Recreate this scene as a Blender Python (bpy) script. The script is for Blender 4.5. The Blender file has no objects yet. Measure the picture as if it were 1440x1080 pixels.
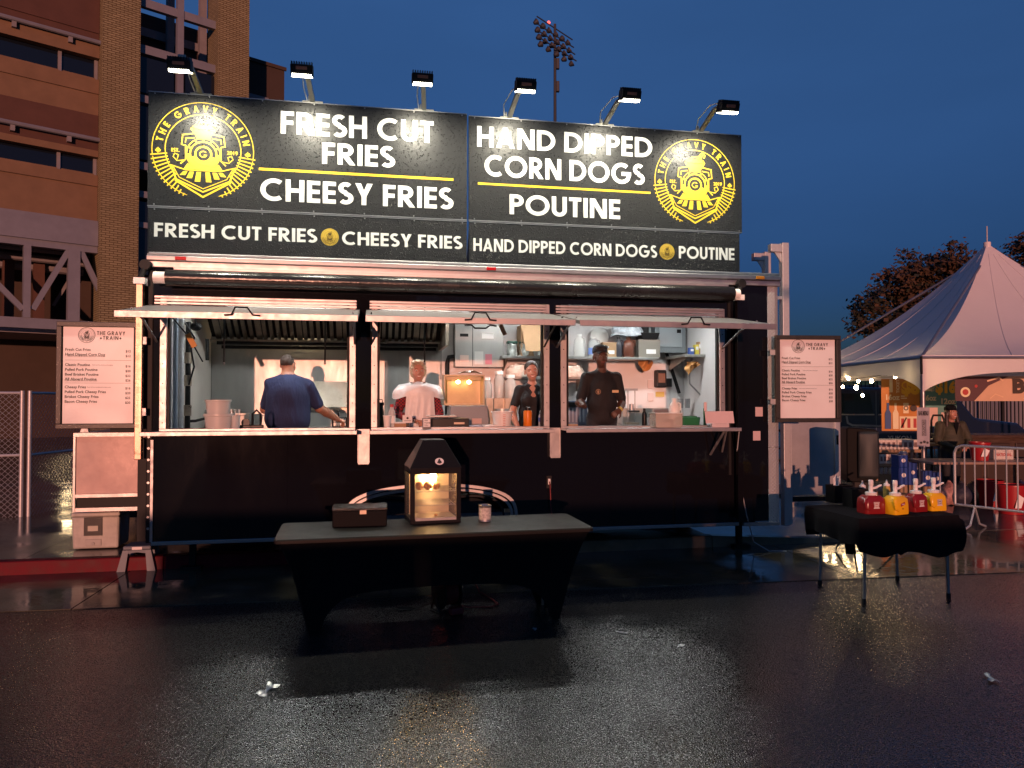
import bpy, math, random
import numpy as np
from mathutils import Vector, Matrix
random.seed(7)
R = math.radians
SC = bpy.context.scene
COL = SC.collection

# ------------------------------------------------------------ camera, sky, sun, exposure
CAM_H, CAM_F, CAM_P = 1.74, 1040.0, R(1.2)
cam_data = bpy.data.cameras.new('camera')
cam_data.sensor_width = 36.0
cam_data.lens = 36.0 * CAM_F / 1440.0
cam_data.clip_start, cam_data.clip_end = 0.05, 4000.0
cam = bpy.data.objects.new('camera', cam_data)
COL.objects.link(cam)
cam.location = (0, 0, CAM_H)
cam.rotation_euler = (R(90) + CAM_P, 0, 0)
SC.camera = cam

SUN_EL, SUN_AZ = R(2.6), R(-1.0)          # low reddish light from behind the viewer
world = bpy.data.worlds.new('World')
SC.world = world
world.use_nodes = True
wn, wl = world.node_tree.nodes, world.node_tree.links
wn.clear()
w_out = wn.new('ShaderNodeOutputWorld')
w_bg = wn.new('ShaderNodeBackground')
w_sky = wn.new('ShaderNodeTexSky')
w_sky.sky_type = 'NISHITA'
w_sky.sun_disc = False
w_sky.sun_elevation = SUN_EL
w_sky.sun_rotation = R(180) + SUN_AZ
w_sky.air_density, w_sky.dust_density, w_sky.ozone_density = 1.0, 0.2, 2.0
w_mix = wn.new('ShaderNodeMix')
w_mix.data_type, w_mix.blend_type = 'RGBA', 'MULTIPLY'
w_mix.inputs[0].default_value = 1.0
w_mix.inputs[7].default_value = (0.34, 0.60, 1.0, 1)    # dusk: the deep blue of the hour
w_cl = wn.new('ShaderNodeTexNoise')
w_tc = wn.new('ShaderNodeTexCoord')
w_mp = wn.new('ShaderNodeMapping')
w_mp.inputs[3].default_value = (1.0, 1.0, 3.5)
w_cl.inputs['Scale'].default_value = 1.6
w_cl.inputs['Detail'].default_value = 5
w_rm = wn.new('ShaderNodeMapRange')
w_rm.inputs[1].default_value, w_rm.inputs[2].default_value = 0.3, 0.7
w_rm.inputs[3].default_value, w_rm.inputs[4].default_value = 0.90, 1.08
w_m2 = wn.new('ShaderNodeVectorMath')
w_m2.operation = 'SCALE'
wl.new(w_tc.outputs['Generated'], w_mp.inputs[0])
wl.new(w_mp.outputs[0], w_cl.inputs['Vector'])
wl.new(w_cl.outputs[0], w_rm.inputs[0])
wl.new(w_sky.outputs[0], w_mix.inputs[6])
wl.new(w_mix.outputs[2], w_m2.inputs[0])
wl.new(w_rm.outputs[0], w_m2.inputs['Scale'])
w_sx = wn.new('ShaderNodeSeparateXYZ')                      # cloud bank: the sky darkens evenly towards the horizon all round
w_rp = wn.new('ShaderNodeValToRGB')
w_rp.color_ramp.elements[0].color = (.07, .13, .36, 1)
w_rp.color_ramp.elements[1].position = .55
w_rp.color_ramp.elements[1].color = (1.08, 1.0, 1.06, 1)
w_e = w_rp.color_ramp.elements.new(.16)
w_e.color = (.235, .285, .46, 1)
w_m3 = wn.new('ShaderNodeVectorMath')
w_m3.operation = 'MULTIPLY'
wl.new(w_tc.outputs['Generated'], w_sx.inputs[0])
wl.new(w_sx.outputs['Z'], w_rp.inputs[0])
wl.new(w_m2.outputs[0], w_m3.inputs[0])
wl.new(w_rp.outputs[0], w_m3.inputs[1])
wl.new(w_m3.outputs[0], w_bg.inputs[0])
w_bg.inputs[1].default_value = 0.15
wl.new(w_bg.outputs[0], w_out.inputs[0])

sun_data = bpy.data.lights.new('sun', 'SUN')
sun_data.energy = 2.4
sun_data.angle = R(0.5)
sun_data.color = (1.0, 0.42, 0.28)
sun = bpy.data.objects.new('sun', sun_data)
COL.objects.link(sun)
sd = Vector((math.sin(SUN_AZ) * math.cos(SUN_EL), math.cos(SUN_AZ) * math.cos(SUN_EL), -math.sin(SUN_EL)))
sun.rotation_euler = sd.to_track_quat('-Z', 'Y').to_euler()
sun.location = (0, -20, 6)

SC.view_settings.view_transform = 'Standard'
SC.view_settings.look = 'None'
SC.view_settings.gamma = 1.0
SC.view_settings.exposure = 0.28
SC.cycles.use_denoising = True
SC.cycles.max_bounces = 8
SC.cycles.sample_clamp_indirect = 6.0

# ------------------------------------------------------------ measuring helpers
_fw = np.array([0, math.cos(CAM_P), math.sin(CAM_P)])
_up = np.array([0, -math.sin(CAM_P), math.cos(CAM_P)])
_rt = np.array([1.0, 0, 0])
_C = np.array([0, 0, CAM_H])
def ray(x, y): return _rt * (x - 720) / CAM_F - _up * (y - 540) / CAM_F + _fw
def G(x, y, z=0.0):
    r = ray(x, y); q = _C + r * ((z - CAM_H) / r[2]); return Vector(q)
def PY(x, y, Y):
    r = ray(x, y); return Vector(_C + r * (Y / r[1]))
class Frame:                               # a vertical plane in the place: u along it, v behind it, z up
    def __init__(s, O, ang):
        s.O = np.array([O[0], O[1], 0.0]); s.a = ang
        s.u = np.array([math.cos(ang), math.sin(ang), 0]); s.v = np.array([-math.sin(ang), math.cos(ang), 0])
    def T(s, x, y, v=0.0):
        r = ray(x, y); t = (v - np.dot(_C - s.O, s.v)) / np.dot(r, s.v); q = _C + r * t - s.O
        return float(np.dot(q, s.u)), float(q[2])
    def W(s, u, v, z=0.0): return Vector(s.O + s.u * u + s.v * v + np.array([0, 0, z]))
TR = Frame(G(213, 765, .35), R(10.733))

# ------------------------------------------------------------ mesh helpers
class MB:
    def __init__(s): s.v, s.f, s.m = [], [], []
    def add(s, vs, fs, mi=0):
        b = len(s.v); s.v += [tuple(p) for p in vs]; s.f += [tuple(b + i for i in f) for f in fs]; s.m += [mi] * len(fs); return s
    def box(s, x0, x1, y0, y1, z0, z1, mi=0, top=None):
        t = top or (0, 0, 0, 0)            # insets of the upper face: x0, x1, y0, y1
        vs = [(x0, y0, z0), (x1, y0, z0), (x1, y1, z0), (x0, y1, z0), (x0 + t[0], y0 + t[2], z1), (x1 - t[1], y0 + t[2], z1), (x1 - t[1], y1 - t[3], z1), (x0 + t[0], y1 - t[3], z1)]
        return s.add(vs, [(3, 2, 1, 0), (4, 5, 6, 7), (0, 1, 5, 4), (1, 2, 6, 5), (2, 3, 7, 6), (3, 0, 4, 7)], mi)
    def obox(s, c, size, M, mi=0):
        hx, hy, hz = size[0] / 2, size[1] / 2, size[2] / 2
        vs = [Vector(c) + M @ Vector((x * hx, y * hy, z * hz)) for z in (-1, 1) for x, y in ((-1, -1), (1, -1), (1, 1), (-1, 1))]
        return s.add(vs, [(3, 2, 1, 0), (4, 5, 6, 7), (0, 1, 5, 4), (1, 2, 6, 5), (2, 3, 7, 6), (3, 0, 4, 7)], mi)
    def bar(s, p0, p1, w, d=None, up=(0, 0, 1), mi=0):
        d = w if d is None else d
        p0, p1 = Vector(p0), Vector(p1); t = (p1 - p0); L = t.length
        if L < 1e-6: return s
        t.normalize(); u = Vector(up)
        if abs(t.dot(u)) > .99: u = Vector((0, 1, 0))
        a = t.cross(u).normalized(); b = a.cross(t)
        M = Matrix((a, t, b)).transposed()
        return s.obox((p0 + p1) / 2, (w, L, d), M, mi)
    def tube(s, pts, r, n=8, mi=0, cap=True, closed=False):
        pts = [Vector(p) for p in pts]; k = len(pts)
        rs = r if isinstance(r, (list, tuple)) else [r] * k
        rings = []; pa = None
        for i, p in enumerate(pts):
            if closed: t = pts[(i + 1) % k] - pts[i - 1]
            else: t = pts[min(i + 1, k - 1)] - pts[max(i - 1, 0)]
            t = t.normalized() if t.length > 1e-9 else Vector((0, 0, 1))
            if pa is None:
                u = Vector((0, 0, 1)) if abs(t.z) < .9 else Vector((1, 0, 0)); a = t.cross(u).normalized()
            else:
                a = pa - t * pa.dot(t); a = a.normalized() if a.length > 1e-6 else t.orthogonal().normalized()
            pa = a; b = t.cross(a)
            rings.append([p + (a * math.cos(2 * math.pi * j / n) + b * math.sin(2 * math.pi * j / n)) * rs[i] for j in range(n)])
        vs = [q for g in rings for q in g]; fs = []
        for i in range(k if closed else k - 1):
            A, B = i * n, ((i + 1) % k) * n
            for j in range(n): fs.append((A + j, A + (j + 1) % n, B + (j + 1) % n, B + j))
        if cap and not closed: fs += [tuple(range(n))[::-1], tuple((k - 1) * n + j for j in range(n))]
        return s.add(vs, fs, mi)
    def cyl(s, p0, p1, r, n=16, mi=0, r1=None): return s.tube([p0, p1], [r, r if r1 is None else r1], n, mi)
    def lathe(s, prof, c=(0, 0, 0), n=20, mi=0, sx=1, sy=1):
        vs = []; fs = []
        for r, z in prof:
            for j in range(n): vs.append((c[0] + r * sx * math.cos(2 * math.pi * j / n), c[1] + r * sy * math.sin(2 * math.pi * j / n), c[2] + z))
        for i in range(len(prof) - 1):
            for j in range(n): fs.append((i * n + j, i * n + (j + 1) % n, (i + 1) * n + (j + 1) % n, (i + 1) * n + j))
        if prof[0][0] > 1e-6: fs.append(tuple(range(n))[::-1])
        if prof[-1][0] > 1e-6: fs.append(tuple((len(prof) - 1) * n + j for j in range(n)))
        return s.add(vs, fs, mi)
    def prism(s, pts, axis, a0, a1, mi=0):  # polygon pts (2d, counter-clockwise seen from -y for 'y') extruded along axis
        n = len(pts)
        def p3(p, a): return {'x': (a, p[0], p[1]), 'y': (p[0], a, p[1]), 'z': (p[0], p[1], a)}[axis]
        vs = [p3(p, a0) for p in pts] + [p3(p, a1) for p in pts]
        fs = [tuple(range(n)), tuple(range(n, 2 * n))[::-1]] + [(i, i + n, (i + 1) % n + n, (i + 1) % n) for i in range(n)]
        return s.add(vs, fs, mi)
    def grid(s, fn, nu, nv, mi=0, wrap=False):
        vs = [fn(i / nu, j / nv) for j in range(nv + 1) for i in range(nu + (0 if wrap else 1))]
        w = nu if wrap else nu + 1; fs = []
        for j in range(nv):
            for i in range(nu): fs.append((j * w + i, j * w + (i + 1) % w if wrap else j * w + i + 1, (j + 1) * w + ((i + 1) % w if wrap else i + 1), (j + 1) * w + i))
        return s.add(vs, fs, mi)
    def ell(s, c, r, nu=14, nv=8, mi=0):
        return s.grid(lambda a, b: (c[0] + r[0] * math.sin(math.pi * max(b, 1e-4)) * math.cos(2 * math.pi * a), c[1] + r[1] * math.sin(math.pi * max(b, 1e-4)) * math.sin(2 * math.pi * a), c[2] - r[2] * math.cos(math.pi * b)), nu, nv, mi, True)
    def build(s, name, mat, parent=None, loc=None, rz=0.0, smooth=False, bevel=0.0, recalc=True):
        me = bpy.data.meshes.new(name); me.from_pydata(s.v, [], s.f)
        mats = mat if isinstance(mat, (list, tuple)) else [mat]
        for m in mats: me.materials.append(m)
        if len(mats) > 1: me.polygons.foreach_set('material_index', s.m)
        if recalc:
            import bmesh
            bm = bmesh.new(); bm.from_mesh(me); bmesh.ops.recalc_face_normals(bm, faces=bm.faces); bm.to_mesh(me); bm.free()
        if smooth:
            me.polygons.foreach_set('use_smooth', [True] * len(me.polygons))
            try: me.set_sharp_from_angle(angle=R(40))
            except Exception: pass
        o = bpy.data.objects.new(name, me); COL.objects.link(o)
        if parent: o.parent = parent
        if loc is not None: o.location = loc
        if rz: o.rotation_euler = (0, 0, rz)
        if bevel:
            b = o.modifiers.new('bevel', 'BEVEL'); b.width = bevel; b.segments = 2; b.limit_method = 'ANGLE'; b.angle_limit = R(35)
        return o
def tag(o, label, cat, group=None):
    o['label'] = label; o['category'] = cat
    if group: o['group'] = group
    return o
def thing(name, label, cat, loc=(0, 0, 0), rz=0.0, group=None):
    o = bpy.data.objects.new(name, None); COL.objects.link(o); o.empty_display_size = .1
    o.location = loc; o.rotation_euler = (0, 0, rz); return tag(o, label, cat, group)
def kind(o, k): o['kind'] = k; return o
def dup(o, parent=None, loc=None, rz=None, label=None):
    c = o.copy(); COL.objects.link(c); c.parent = parent
    if loc is not None: c.location = loc
    if rz is not None: c.rotation_euler = (0, 0, rz)
    if label: c['label'] = label
    for ch in [x for x in bpy.data.objects if x.parent == o]: dup(ch, c)
    return c

# ------------------------------------------------------------ materials
_mc = {}
def mat(name, col, rough=.5, metal=0.0, var=0.0, vscale=6.0, bump=0.0, bscale=60.0, rvar=0.0, trans=0.0, emit=None, es=0.0, coat=0.0, ior=1.45, spec=None, alpha=None, stretch=None):
    if name in _mc: return _mc[name]
    m = bpy.data.materials.new(name); m.use_nodes = True; _mc[name] = m
    nt = m.node_tree; n, l = nt.nodes, nt.links; b = n['Principled BSDF']
    b.inputs['Base Color'].default_value = (*col, 1); b.inputs['Roughness'].default_value = rough; b.inputs['Metallic'].default_value = metal
    b.inputs['IOR'].default_value = ior
    if spec is not None: b.inputs['Specular IOR Level'].default_value = spec
    if trans: b.inputs['Transmission Weight'].default_value = trans
    if coat: b.inputs['Coat Weight'].default_value = coat; b.inputs['Coat Roughness'].default_value = .08
    if alpha is not None: b.inputs['Alpha'].default_value = alpha
    if emit: b.inputs['Emission Color'].default_value = (*emit, 1); b.inputs['Emission Strength'].default_value = es
    if var or bump or rvar:
        tc = n.new('ShaderNodeTexCoord'); src = tc.outputs['Object']
        if stretch:
            mp = n.new('ShaderNodeMapping'); mp.inputs[3].default_value = stretch; l.new(src, mp.inputs[0]); src = mp.outputs[0]
    if var or rvar:
        nz = n.new('ShaderNodeTexNoise'); nz.inputs['Scale'].default_value = vscale; nz.inputs['Detail'].default_value = 6; nz.inputs['Roughness'].default_value = .65
        l.new(src, nz.inputs['Vector'])
        if var:
            mr = n.new('ShaderNodeMapRange'); mr.inputs[1].default_value = .25; mr.inputs[2].default_value = .75; mr.inputs[3].default_value = 1 - var; mr.inputs[4].default_value = 1 + var
            l.new(nz.outputs[0], mr.inputs[0])
            hs = n.new('ShaderNodeVectorMath'); hs.operation = 'SCALE'; hs.inputs[0].default_value = col; l.new(mr.outputs[0], hs.inputs['Scale']); l.new(hs.outputs[0], b.inputs['Base Color'])
        if rvar:
            mr = n.new('ShaderNodeMapRange'); mr.inputs[1].default_value = .3; mr.inputs[2].default_value = .7; mr.inputs[3].default_value = max(.02, rough - rvar); mr.inputs[4].default_value = min(1, rough + rvar)
            l.new(nz.outputs[0], mr.inputs[0]); l.new(mr.outputs[0], b.inputs['Roughness'])
    if bump:
        nb = n.new('ShaderNodeTexNoise'); nb.inputs['Scale'].default_value = bscale; nb.inputs['Detail'].default_value = 4
        l.new(src, nb.inputs['Vector'])
        bp = n.new('ShaderNodeBump'); bp.inputs['Strength'].default_value = 1.0; bp.inputs['Distance'].default_value = bump
        l.new(nb.outputs[0], bp.inputs['Height']); l.new(bp.outputs[0], b.inputs['Normal'])
    return m
def nodes(m): return m.node_tree.nodes, m.node_tree.links, m.node_tree.nodes['Principled BSDF']

ALU = mat('aluminium', (.36, .355, .36), .42, .85, var=.07, vscale=14, rvar=.08, bump=.0004, bscale=30)
ALU_W = mat('aluminium_worn', (.33, .33, .34), .45, .7, var=.2, vscale=14, rvar=.15)
STEEL = mat('stainless', (.34, .335, .32), .42, .65, var=.12, vscale=3, rvar=.1, bump=.0012, bscale=5, stretch=(2, 2, .6))
STEELD = mat('stainless_greasy', (.30, .25, .20), .38, .7, var=.35, vscale=5, rvar=.12)
GALV = mat('galvanised', (.50, .51, .53), .5, .6, var=.12, vscale=30)
BLACKP = mat('black_gloss_paint', (.006, .006, .008), .055, 0, rvar=.02, vscale=2, bump=.0018, bscale=1.8, spec=.33, stretch=(1, 1, .35))
BLACKM = mat('black_matt', (.012, .012, .013), .55, var=.2, spec=.25)
BLACKR = mat('black_rubber', (.012, .012, .012), .75)
BLACKC = mat('black_cloth', (.006, .006, .008), .85, var=.25, vscale=5, bump=.0006, bscale=300, spec=.1)
BLACKPL = mat('black_plastic', (.010, .010, .011), .38, spec=.3)
WHITEPL = mat('white_plastic', (.78, .78, .76), .35)
WHITEP = mat('white_paper', (.80, .78, .76), .6)
CLEARPL = mat('clear_plastic', (.82, .84, .84), .25, trans=.55, ior=1.3)
GLASSX = mat('glass_pane', (.9, .92, .92), .03, trans=1.0, ior=1.1)
BROWNC = mat('cardboard', (.36, .22, .12), .8, var=.1)
# ------------------------------------------------------------ ground, gutter, kerb, sidewalk
def wet_asphalt():
    m = mat('wet_asphalt', (.02, .02, .021), .3)
    n, l, b = nodes(m)
    tc = n.new('ShaderNodeTexCoord'); S = tc.outputs['Object']
    big = n.new('ShaderNodeTexNoise'); big.inputs['Scale'].default_value = .55; big.inputs['Detail'].default_value = 5; l.new(S, big.inputs['Vector'])
    med = n.new('ShaderNodeTexNoise'); med.inputs['Scale'].default_value = 55; med.inputs['Detail'].default_value = 3; l.new(S, med.inputs['Vector'])
    vo = n.new('ShaderNodeTexVoronoi'); vo.inputs['Scale'].default_value = 95; l.new(S, vo.inputs['Vector'])
    cr = n.new('ShaderNodeValToRGB'); cr.color_ramp.elements[0].color = (.008, .008, .009, 1); cr.color_ramp.elements[1].color = (.030, .030, .030, 1)
    cr.color_ramp.elements[0].position = .3; cr.color_ramp.elements[1].position = .75
    l.new(med.outputs[0], cr.inputs[0]); l.new(cr.outputs[0], b.inputs['Base Color'])
    mr = n.new('ShaderNodeMapRange'); mr.inputs[1].default_value = .35; mr.inputs[2].default_value = .68; mr.inputs[3].default_value = .07; mr.inputs[4].default_value = .15
    l.new(big.outputs[0], mr.inputs[0])
    gr = n.new('ShaderNodeTexVoronoi'); gr.inputs['Scale'].default_value = 88; l.new(S, gr.inputs['Vector'])
    gm = n.new('ShaderNodeMapRange'); gm.inputs[1].default_value = .50; gm.inputs[2].default_value = .22; l.new(gr.outputs['Distance'], gm.inputs[0])      # 0 = wet film, 1 = stones standing out of it
    gx = n.new('ShaderNodeMath'); gx.operation = 'MULTIPLY_ADD'; gx.inputs[1].default_value = .42; l.new(gm.outputs[0], gx.inputs[0]); l.new(mr.outputs[0], gx.inputs[2]); l.new(gx.outputs[0], b.inputs['Roughness'])
    gs = n.new('ShaderNodeMapRange'); gs.inputs[3].default_value = .95; gs.inputs[4].default_value = .12; l.new(gm.outputs[0], gs.inputs[0]); l.new(gs.outputs[0], b.inputs['Specular IOR Level'])
    add = n.new('ShaderNodeMath'); add.operation = 'MULTIPLY_ADD'; add.inputs[1].default_value = .25
    l.new(med.outputs[0], add.inputs[0]); l.new(vo.outputs['Distance'], add.inputs[2])
    bd = n.new('ShaderNodeMapRange'); bd.inputs[1].default_value = .36; bd.inputs[2].default_value = .6; bd.inputs[3].default_value = .0012; bd.inputs[4].default_value = .0024
    l.new(big.outputs[0], bd.inputs[0])
    bp = n.new('ShaderNodeBump'); l.new(add.outputs[0], bp.inputs['Height']); l.new(bd.outputs[0], bp.inputs['Distance']); l.new(bp.outputs[0], b.inputs['Normal'])
    return m
def wet_concrete(name, c0, c1, r0, r1, sc=.7):
    m = mat(name, c0, .2)
    n, l, b = nodes(m)
    tc = n.new('ShaderNodeTexCoord'); S = tc.outputs['Object']
    big = n.new('ShaderNodeTexNoise'); big.inputs['Scale'].default_value = sc; big.inputs['Detail'].default_value = 6; l.new(S, big.inputs['Vector'])
    fine = n.new('ShaderNodeTexNoise'); fine.inputs['Scale'].default_value = 90; fine.inputs['Detail'].default_value = 3; l.new(S, fine.inputs['Vector'])
    st = n.new('ShaderNodeTexNoise'); st.inputs['Scale'].default_value = 3.1; st.inputs['Detail'].default_value = 7; l.new(S, st.inputs['Vector'])
    cr = n.new('ShaderNodeValToRGB'); cr.color_ramp.elements[0].color = (*c0, 1); cr.color_ramp.elements[1].color = (*c1, 1); cr.color_ramp.elements[0].position = .35; cr.color_ramp.elements[1].position = .7
    l.new(st.outputs[0], cr.inputs[0]); l.new(cr.outputs[0], b.inputs['Base Color'])
    mr = n.new('ShaderNodeMapRange'); mr.inputs[1].default_value = .46; mr.inputs[2].default_value = .6; mr.inputs[3].default_value = r0; mr.inputs[4].default_value = r1
    l.new(big.outputs[0], mr.inputs[0]); l.new(mr.outputs[0], b.inputs['Roughness'])
    bd = n.new('ShaderNodeMapRange'); bd.inputs[1].default_value = .46; bd.inputs[2].default_value = .62; bd.inputs[3].default_value = .0001; bd.inputs[4].default_value = .0016
    l.new(big.outputs[0], bd.inputs[0])
    bp = n.new('ShaderNodeBump'); l.new(fine.outputs[0], bp.inputs['Height']); l.new(bd.outputs[0], bp.inputs['Distance'])
    rp = n.new('ShaderNodeTexNoise'); rp.inputs['Scale'].default_value = 9; l.new(S, rp.inputs['Vector'])
    b2 = n.new('ShaderNodeBump'); b2.inputs['Distance'].default_value = .0012; l.new(rp.outputs[0], b2.inputs['Height']); l.new(bp.outputs[0], b2.inputs['Normal'])
    l.new(b2.outputs[0], b.inputs['Normal'])
    return m
ASPH = wet_asphalt()
PAN = wet_concrete('wet_gutter_concrete', (.055, .050, .032), (.12, .11, .075), .05, .22)
WALK = wet_concrete('wet_sidewalk_concrete', (.075, .068, .055), (.15, .135, .11), .07, .26)
REDK = mat('red_kerb_paint', (.12, .008, .014), .55, var=.35, vscale=7, rvar=.1, spec=.15)

kind(MB().box(-900, 900, -600, 1600, -1, 0).build('ground', ASPH), 'structure')
KERB_V, ASPH_V = .42, -1.12                                  # in the trailer's frame
ga = TR.a
PAN_A = ga - R(2.2)
pf = Frame(G(850, 828), PAN_A)
# gutter pan: concrete slabs with open joints, laid a few mm above the asphalt
u = -11.0
joints = [-11.0, -7.4, -4.55, -2.62, -.6, 2.5, 5.3, 8.4, 12, 16]
pan = kind(MB().build('gutter', PAN), 'structure'); pan.location = pf.W(0, 0); pan.rotation_euler = (0, 0, PAN_A)
for i in range(len(joints) - 1):
    w = 1.46 + .03 * (joints[i])     # the pan widens a little to the right
    w1 = 1.46 + .03 * joints[i + 1]
    a, c = joints[i] + .006, joints[i + 1] - .006
    MB().add([(a, 0, .006), (c, 0, .006), (c, w1 + .6, .016), (a, w + .6, .016), (a, 0, -.05), (c, 0, -.05), (c, w1 + .6, -.05), (a, w + .6, -.05)],
             [(0, 1, 2, 3), (4, 5, 1, 0), (5, 6, 2, 1), (6, 7, 3, 2), (7, 4, 0, 3)]).build('slab', PAN, pan)
kerb = kind(MB().build('kerb', REDK), 'structure'); kerb.location = TR.W(0, KERB_V); kerb.rotation_euler = (0, 0, ga)
ku = [-14, -11, -8, -5, -2.6, 0, 3.0, 6.0]
for i in range(len(ku) - 1):
    MB().box(ku[i] + .004, ku[i + 1] - .004, 0, .15, -.05, .145, top=(0, 0, .02, 0)).build('kerb_stone', REDK if ku[i] < 1 else WALK, kerb, bevel=.012)
kerb2 = MB()
kerb2.add([(6.0, 0, -.05), (8.2, 0, -.05), (8.2, .15, -.05), (6.0, .15, -.05), (6.0, .02, .145), (8.2, .02, .022), (8.2, .15, .022), (6.0, .15, .145)],
          [(0, 1, 5, 4), (1, 2, 6, 5), (2, 3, 7, 6), (3, 0, 4, 7), (4, 5, 6, 7)])
kerb2.build('ramp_kerb', WALK, kerb)
walk = kind(MB().build('sidewalk', WALK), 'structure'); walk.location = TR.W(0, KERB_V + .15); walk.rotation_euler = (0, 0, ga)
for a, c in [(-14, -9.2), (-9.2, -5.2), (-5.2, -1.35), (-1.35, 2.4), (2.4, 5.99)]:
    for d0, d1 in [(0, 1.9), (1.9, 3.8), (3.8, 7.5)]:
        MB().box(a + .005, c - .005, d0 + .004, d1 - .004, -.05, .14).build('slab', WALK, walk)
# apron to the right and behind: broad wet concrete drive
for a, c in [(6.0, 9.5), (9.5, 13.5), (13.5, 19)]:
    for d0, d1 in [(.0, 2.3), (2.3, 5.2), (5.2, 9.5)]:
        MB().box(a + .005, c - .005, d0 + .2, d1 + .192, -.05, .018).build('slab', WALK, walk)

# the old sealed crack that wanders across the asphalt
cp_ = [G(x_, y_, .0) for x_, y_ in ((285, 1078), (330, 1022), (382, 985), (418, 940), (470, 905), (492, 868), (540, 848))]
m = MB(); rr_ = random.Random(2); pts_ = []
for i in range(len(cp_) - 1):
    for k in range(14): pts_.append(cp_[i].lerp(cp_[i + 1], k / 14) + Vector((rr_.gauss(0, .010), rr_.gauss(0, .010), 0)))
vs = []
for i, q in enumerate(pts_):
    t_ = (pts_[min(i + 1, len(pts_) - 1)] - pts_[max(0, i - 1)]).normalized(); nn = Vector((-t_.y, t_.x, 0)) * rr_.uniform(.0015, .005); vs += [(q.x + nn.x, q.y + nn.y, .004), (q.x - nn.x, q.y - nn.y, .004)]
kind(m.add(vs, [(2 * i, 2 * i + 1, 2 * i + 3, 2 * i + 2) for i in range(len(pts_) - 1)]).build('crack', mat('crack_grit', (.05, .05, .05), .22, var=.4, vscale=40), None, recalc=False), 'structure')

# ------------------------------------------------------------ stadium-like building on the left
BF = Frame(PY(140, 560, 30), R(40.2))
def brick_mat():
    m = mat('tan_brick', (.33, .19, .09), .8)
    n, l, b = nodes(m)
    tc = n.new('ShaderNodeTexCoord'); sx = n.new('ShaderNodeSeparateXYZ'); cb = n.new('ShaderNodeCombineXYZ')
    ad = n.new('ShaderNodeMath'); ad.operation = 'ADD'
    l.new(tc.outputs['Object'], sx.inputs[0]); l.new(sx.outputs['X'], ad.inputs[0]); l.new(sx.outputs['Y'], ad.inputs[1]); l.new(ad.outputs[0], cb.inputs['X']); l.new(sx.outputs['Z'], cb.inputs['Y'])
    bk = n.new('ShaderNodeTexBrick'); bk.inputs['Scale'].default_value = 1.0
    bk.inputs['Brick Width'].default_value = .30; bk.inputs['Row Height'].default_value = .092; bk.inputs['Mortar Size'].default_value = .014; bk.inputs['Mortar Smooth'].default_value = .2
    bk.inputs['Color1'].default_value = (.30, .265, .15, 1); bk.inputs['Color2'].default_value = (.24, .21, .115, 1); bk.inputs['Mortar'].default_value = (.10, .065, .025, 1); bk.inputs['Bias'].default_value = .1
    l.new(cb.outputs[0], bk.inputs['Vector'])
    nz = n.new('ShaderNodeTexNoise'); nz.inputs['Scale'].default_value = 1.2; nz.inputs['Detail'].default_value = 6; l.new(tc.outputs['Object'], nz.inputs['Vector'])
    mr = n.new('ShaderNodeMapRange'); mr.inputs[3].default_value = .75; mr.inputs[4].default_value = 1.2; l.new(nz.outputs[0], mr.inputs[0])
    sc = n.new('ShaderNodeVectorMath'); sc.operation = 'SCALE'; l.new(bk.outputs['Color'], sc.inputs[0]); l.new(mr.outputs[0], sc.inputs['Scale']); l.new(sc.outputs[0], b.inputs['Base Color'])
    bp = n.new('ShaderNodeBump'); bp.inputs['Distance'].default_value = .02; bp.invert = True; l.new(bk.outputs['Fac'], bp.inputs['Height']); l.new(bp.outputs[0], b.inputs['Normal'])
    return m
BRICK = brick_mat()
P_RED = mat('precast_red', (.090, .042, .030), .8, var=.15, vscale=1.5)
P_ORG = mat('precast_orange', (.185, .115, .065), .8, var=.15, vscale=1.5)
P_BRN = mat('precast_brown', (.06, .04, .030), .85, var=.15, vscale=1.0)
STLP = mat('painted_steel', (.18, .19, .225), .5, var=.12, vscale=2)
STLD = mat('painted_steel_dull', (.22, .21, .22), .6, var=.15, vscale=2)
DGLASS = mat('dark_glass', (.008, .012, .02), .06, 0, coat=.2)
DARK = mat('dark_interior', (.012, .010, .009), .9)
bz = lambda px, py, v=0.0: BF.T(px, py, v)[1]
bu = lambda px, v=0.0: BF.T(px, 400, v)[0]
bld = thing('brick_building', 'large brick and red-banded stadium building with steel trusses behind the chain-link fence', 'building', BF.W(0, 0), BF.a)
uA0, uA1, uB0, uB1 = bu(140), bu(194), bu(304), bu(348)
HT = 24.0
for a, c in ((uA0, uA1), (uB0, uB1)):
    MB().box(a, c, 0, c - a, 0, HT).build('brick_pier', BRICK, bld)
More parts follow.
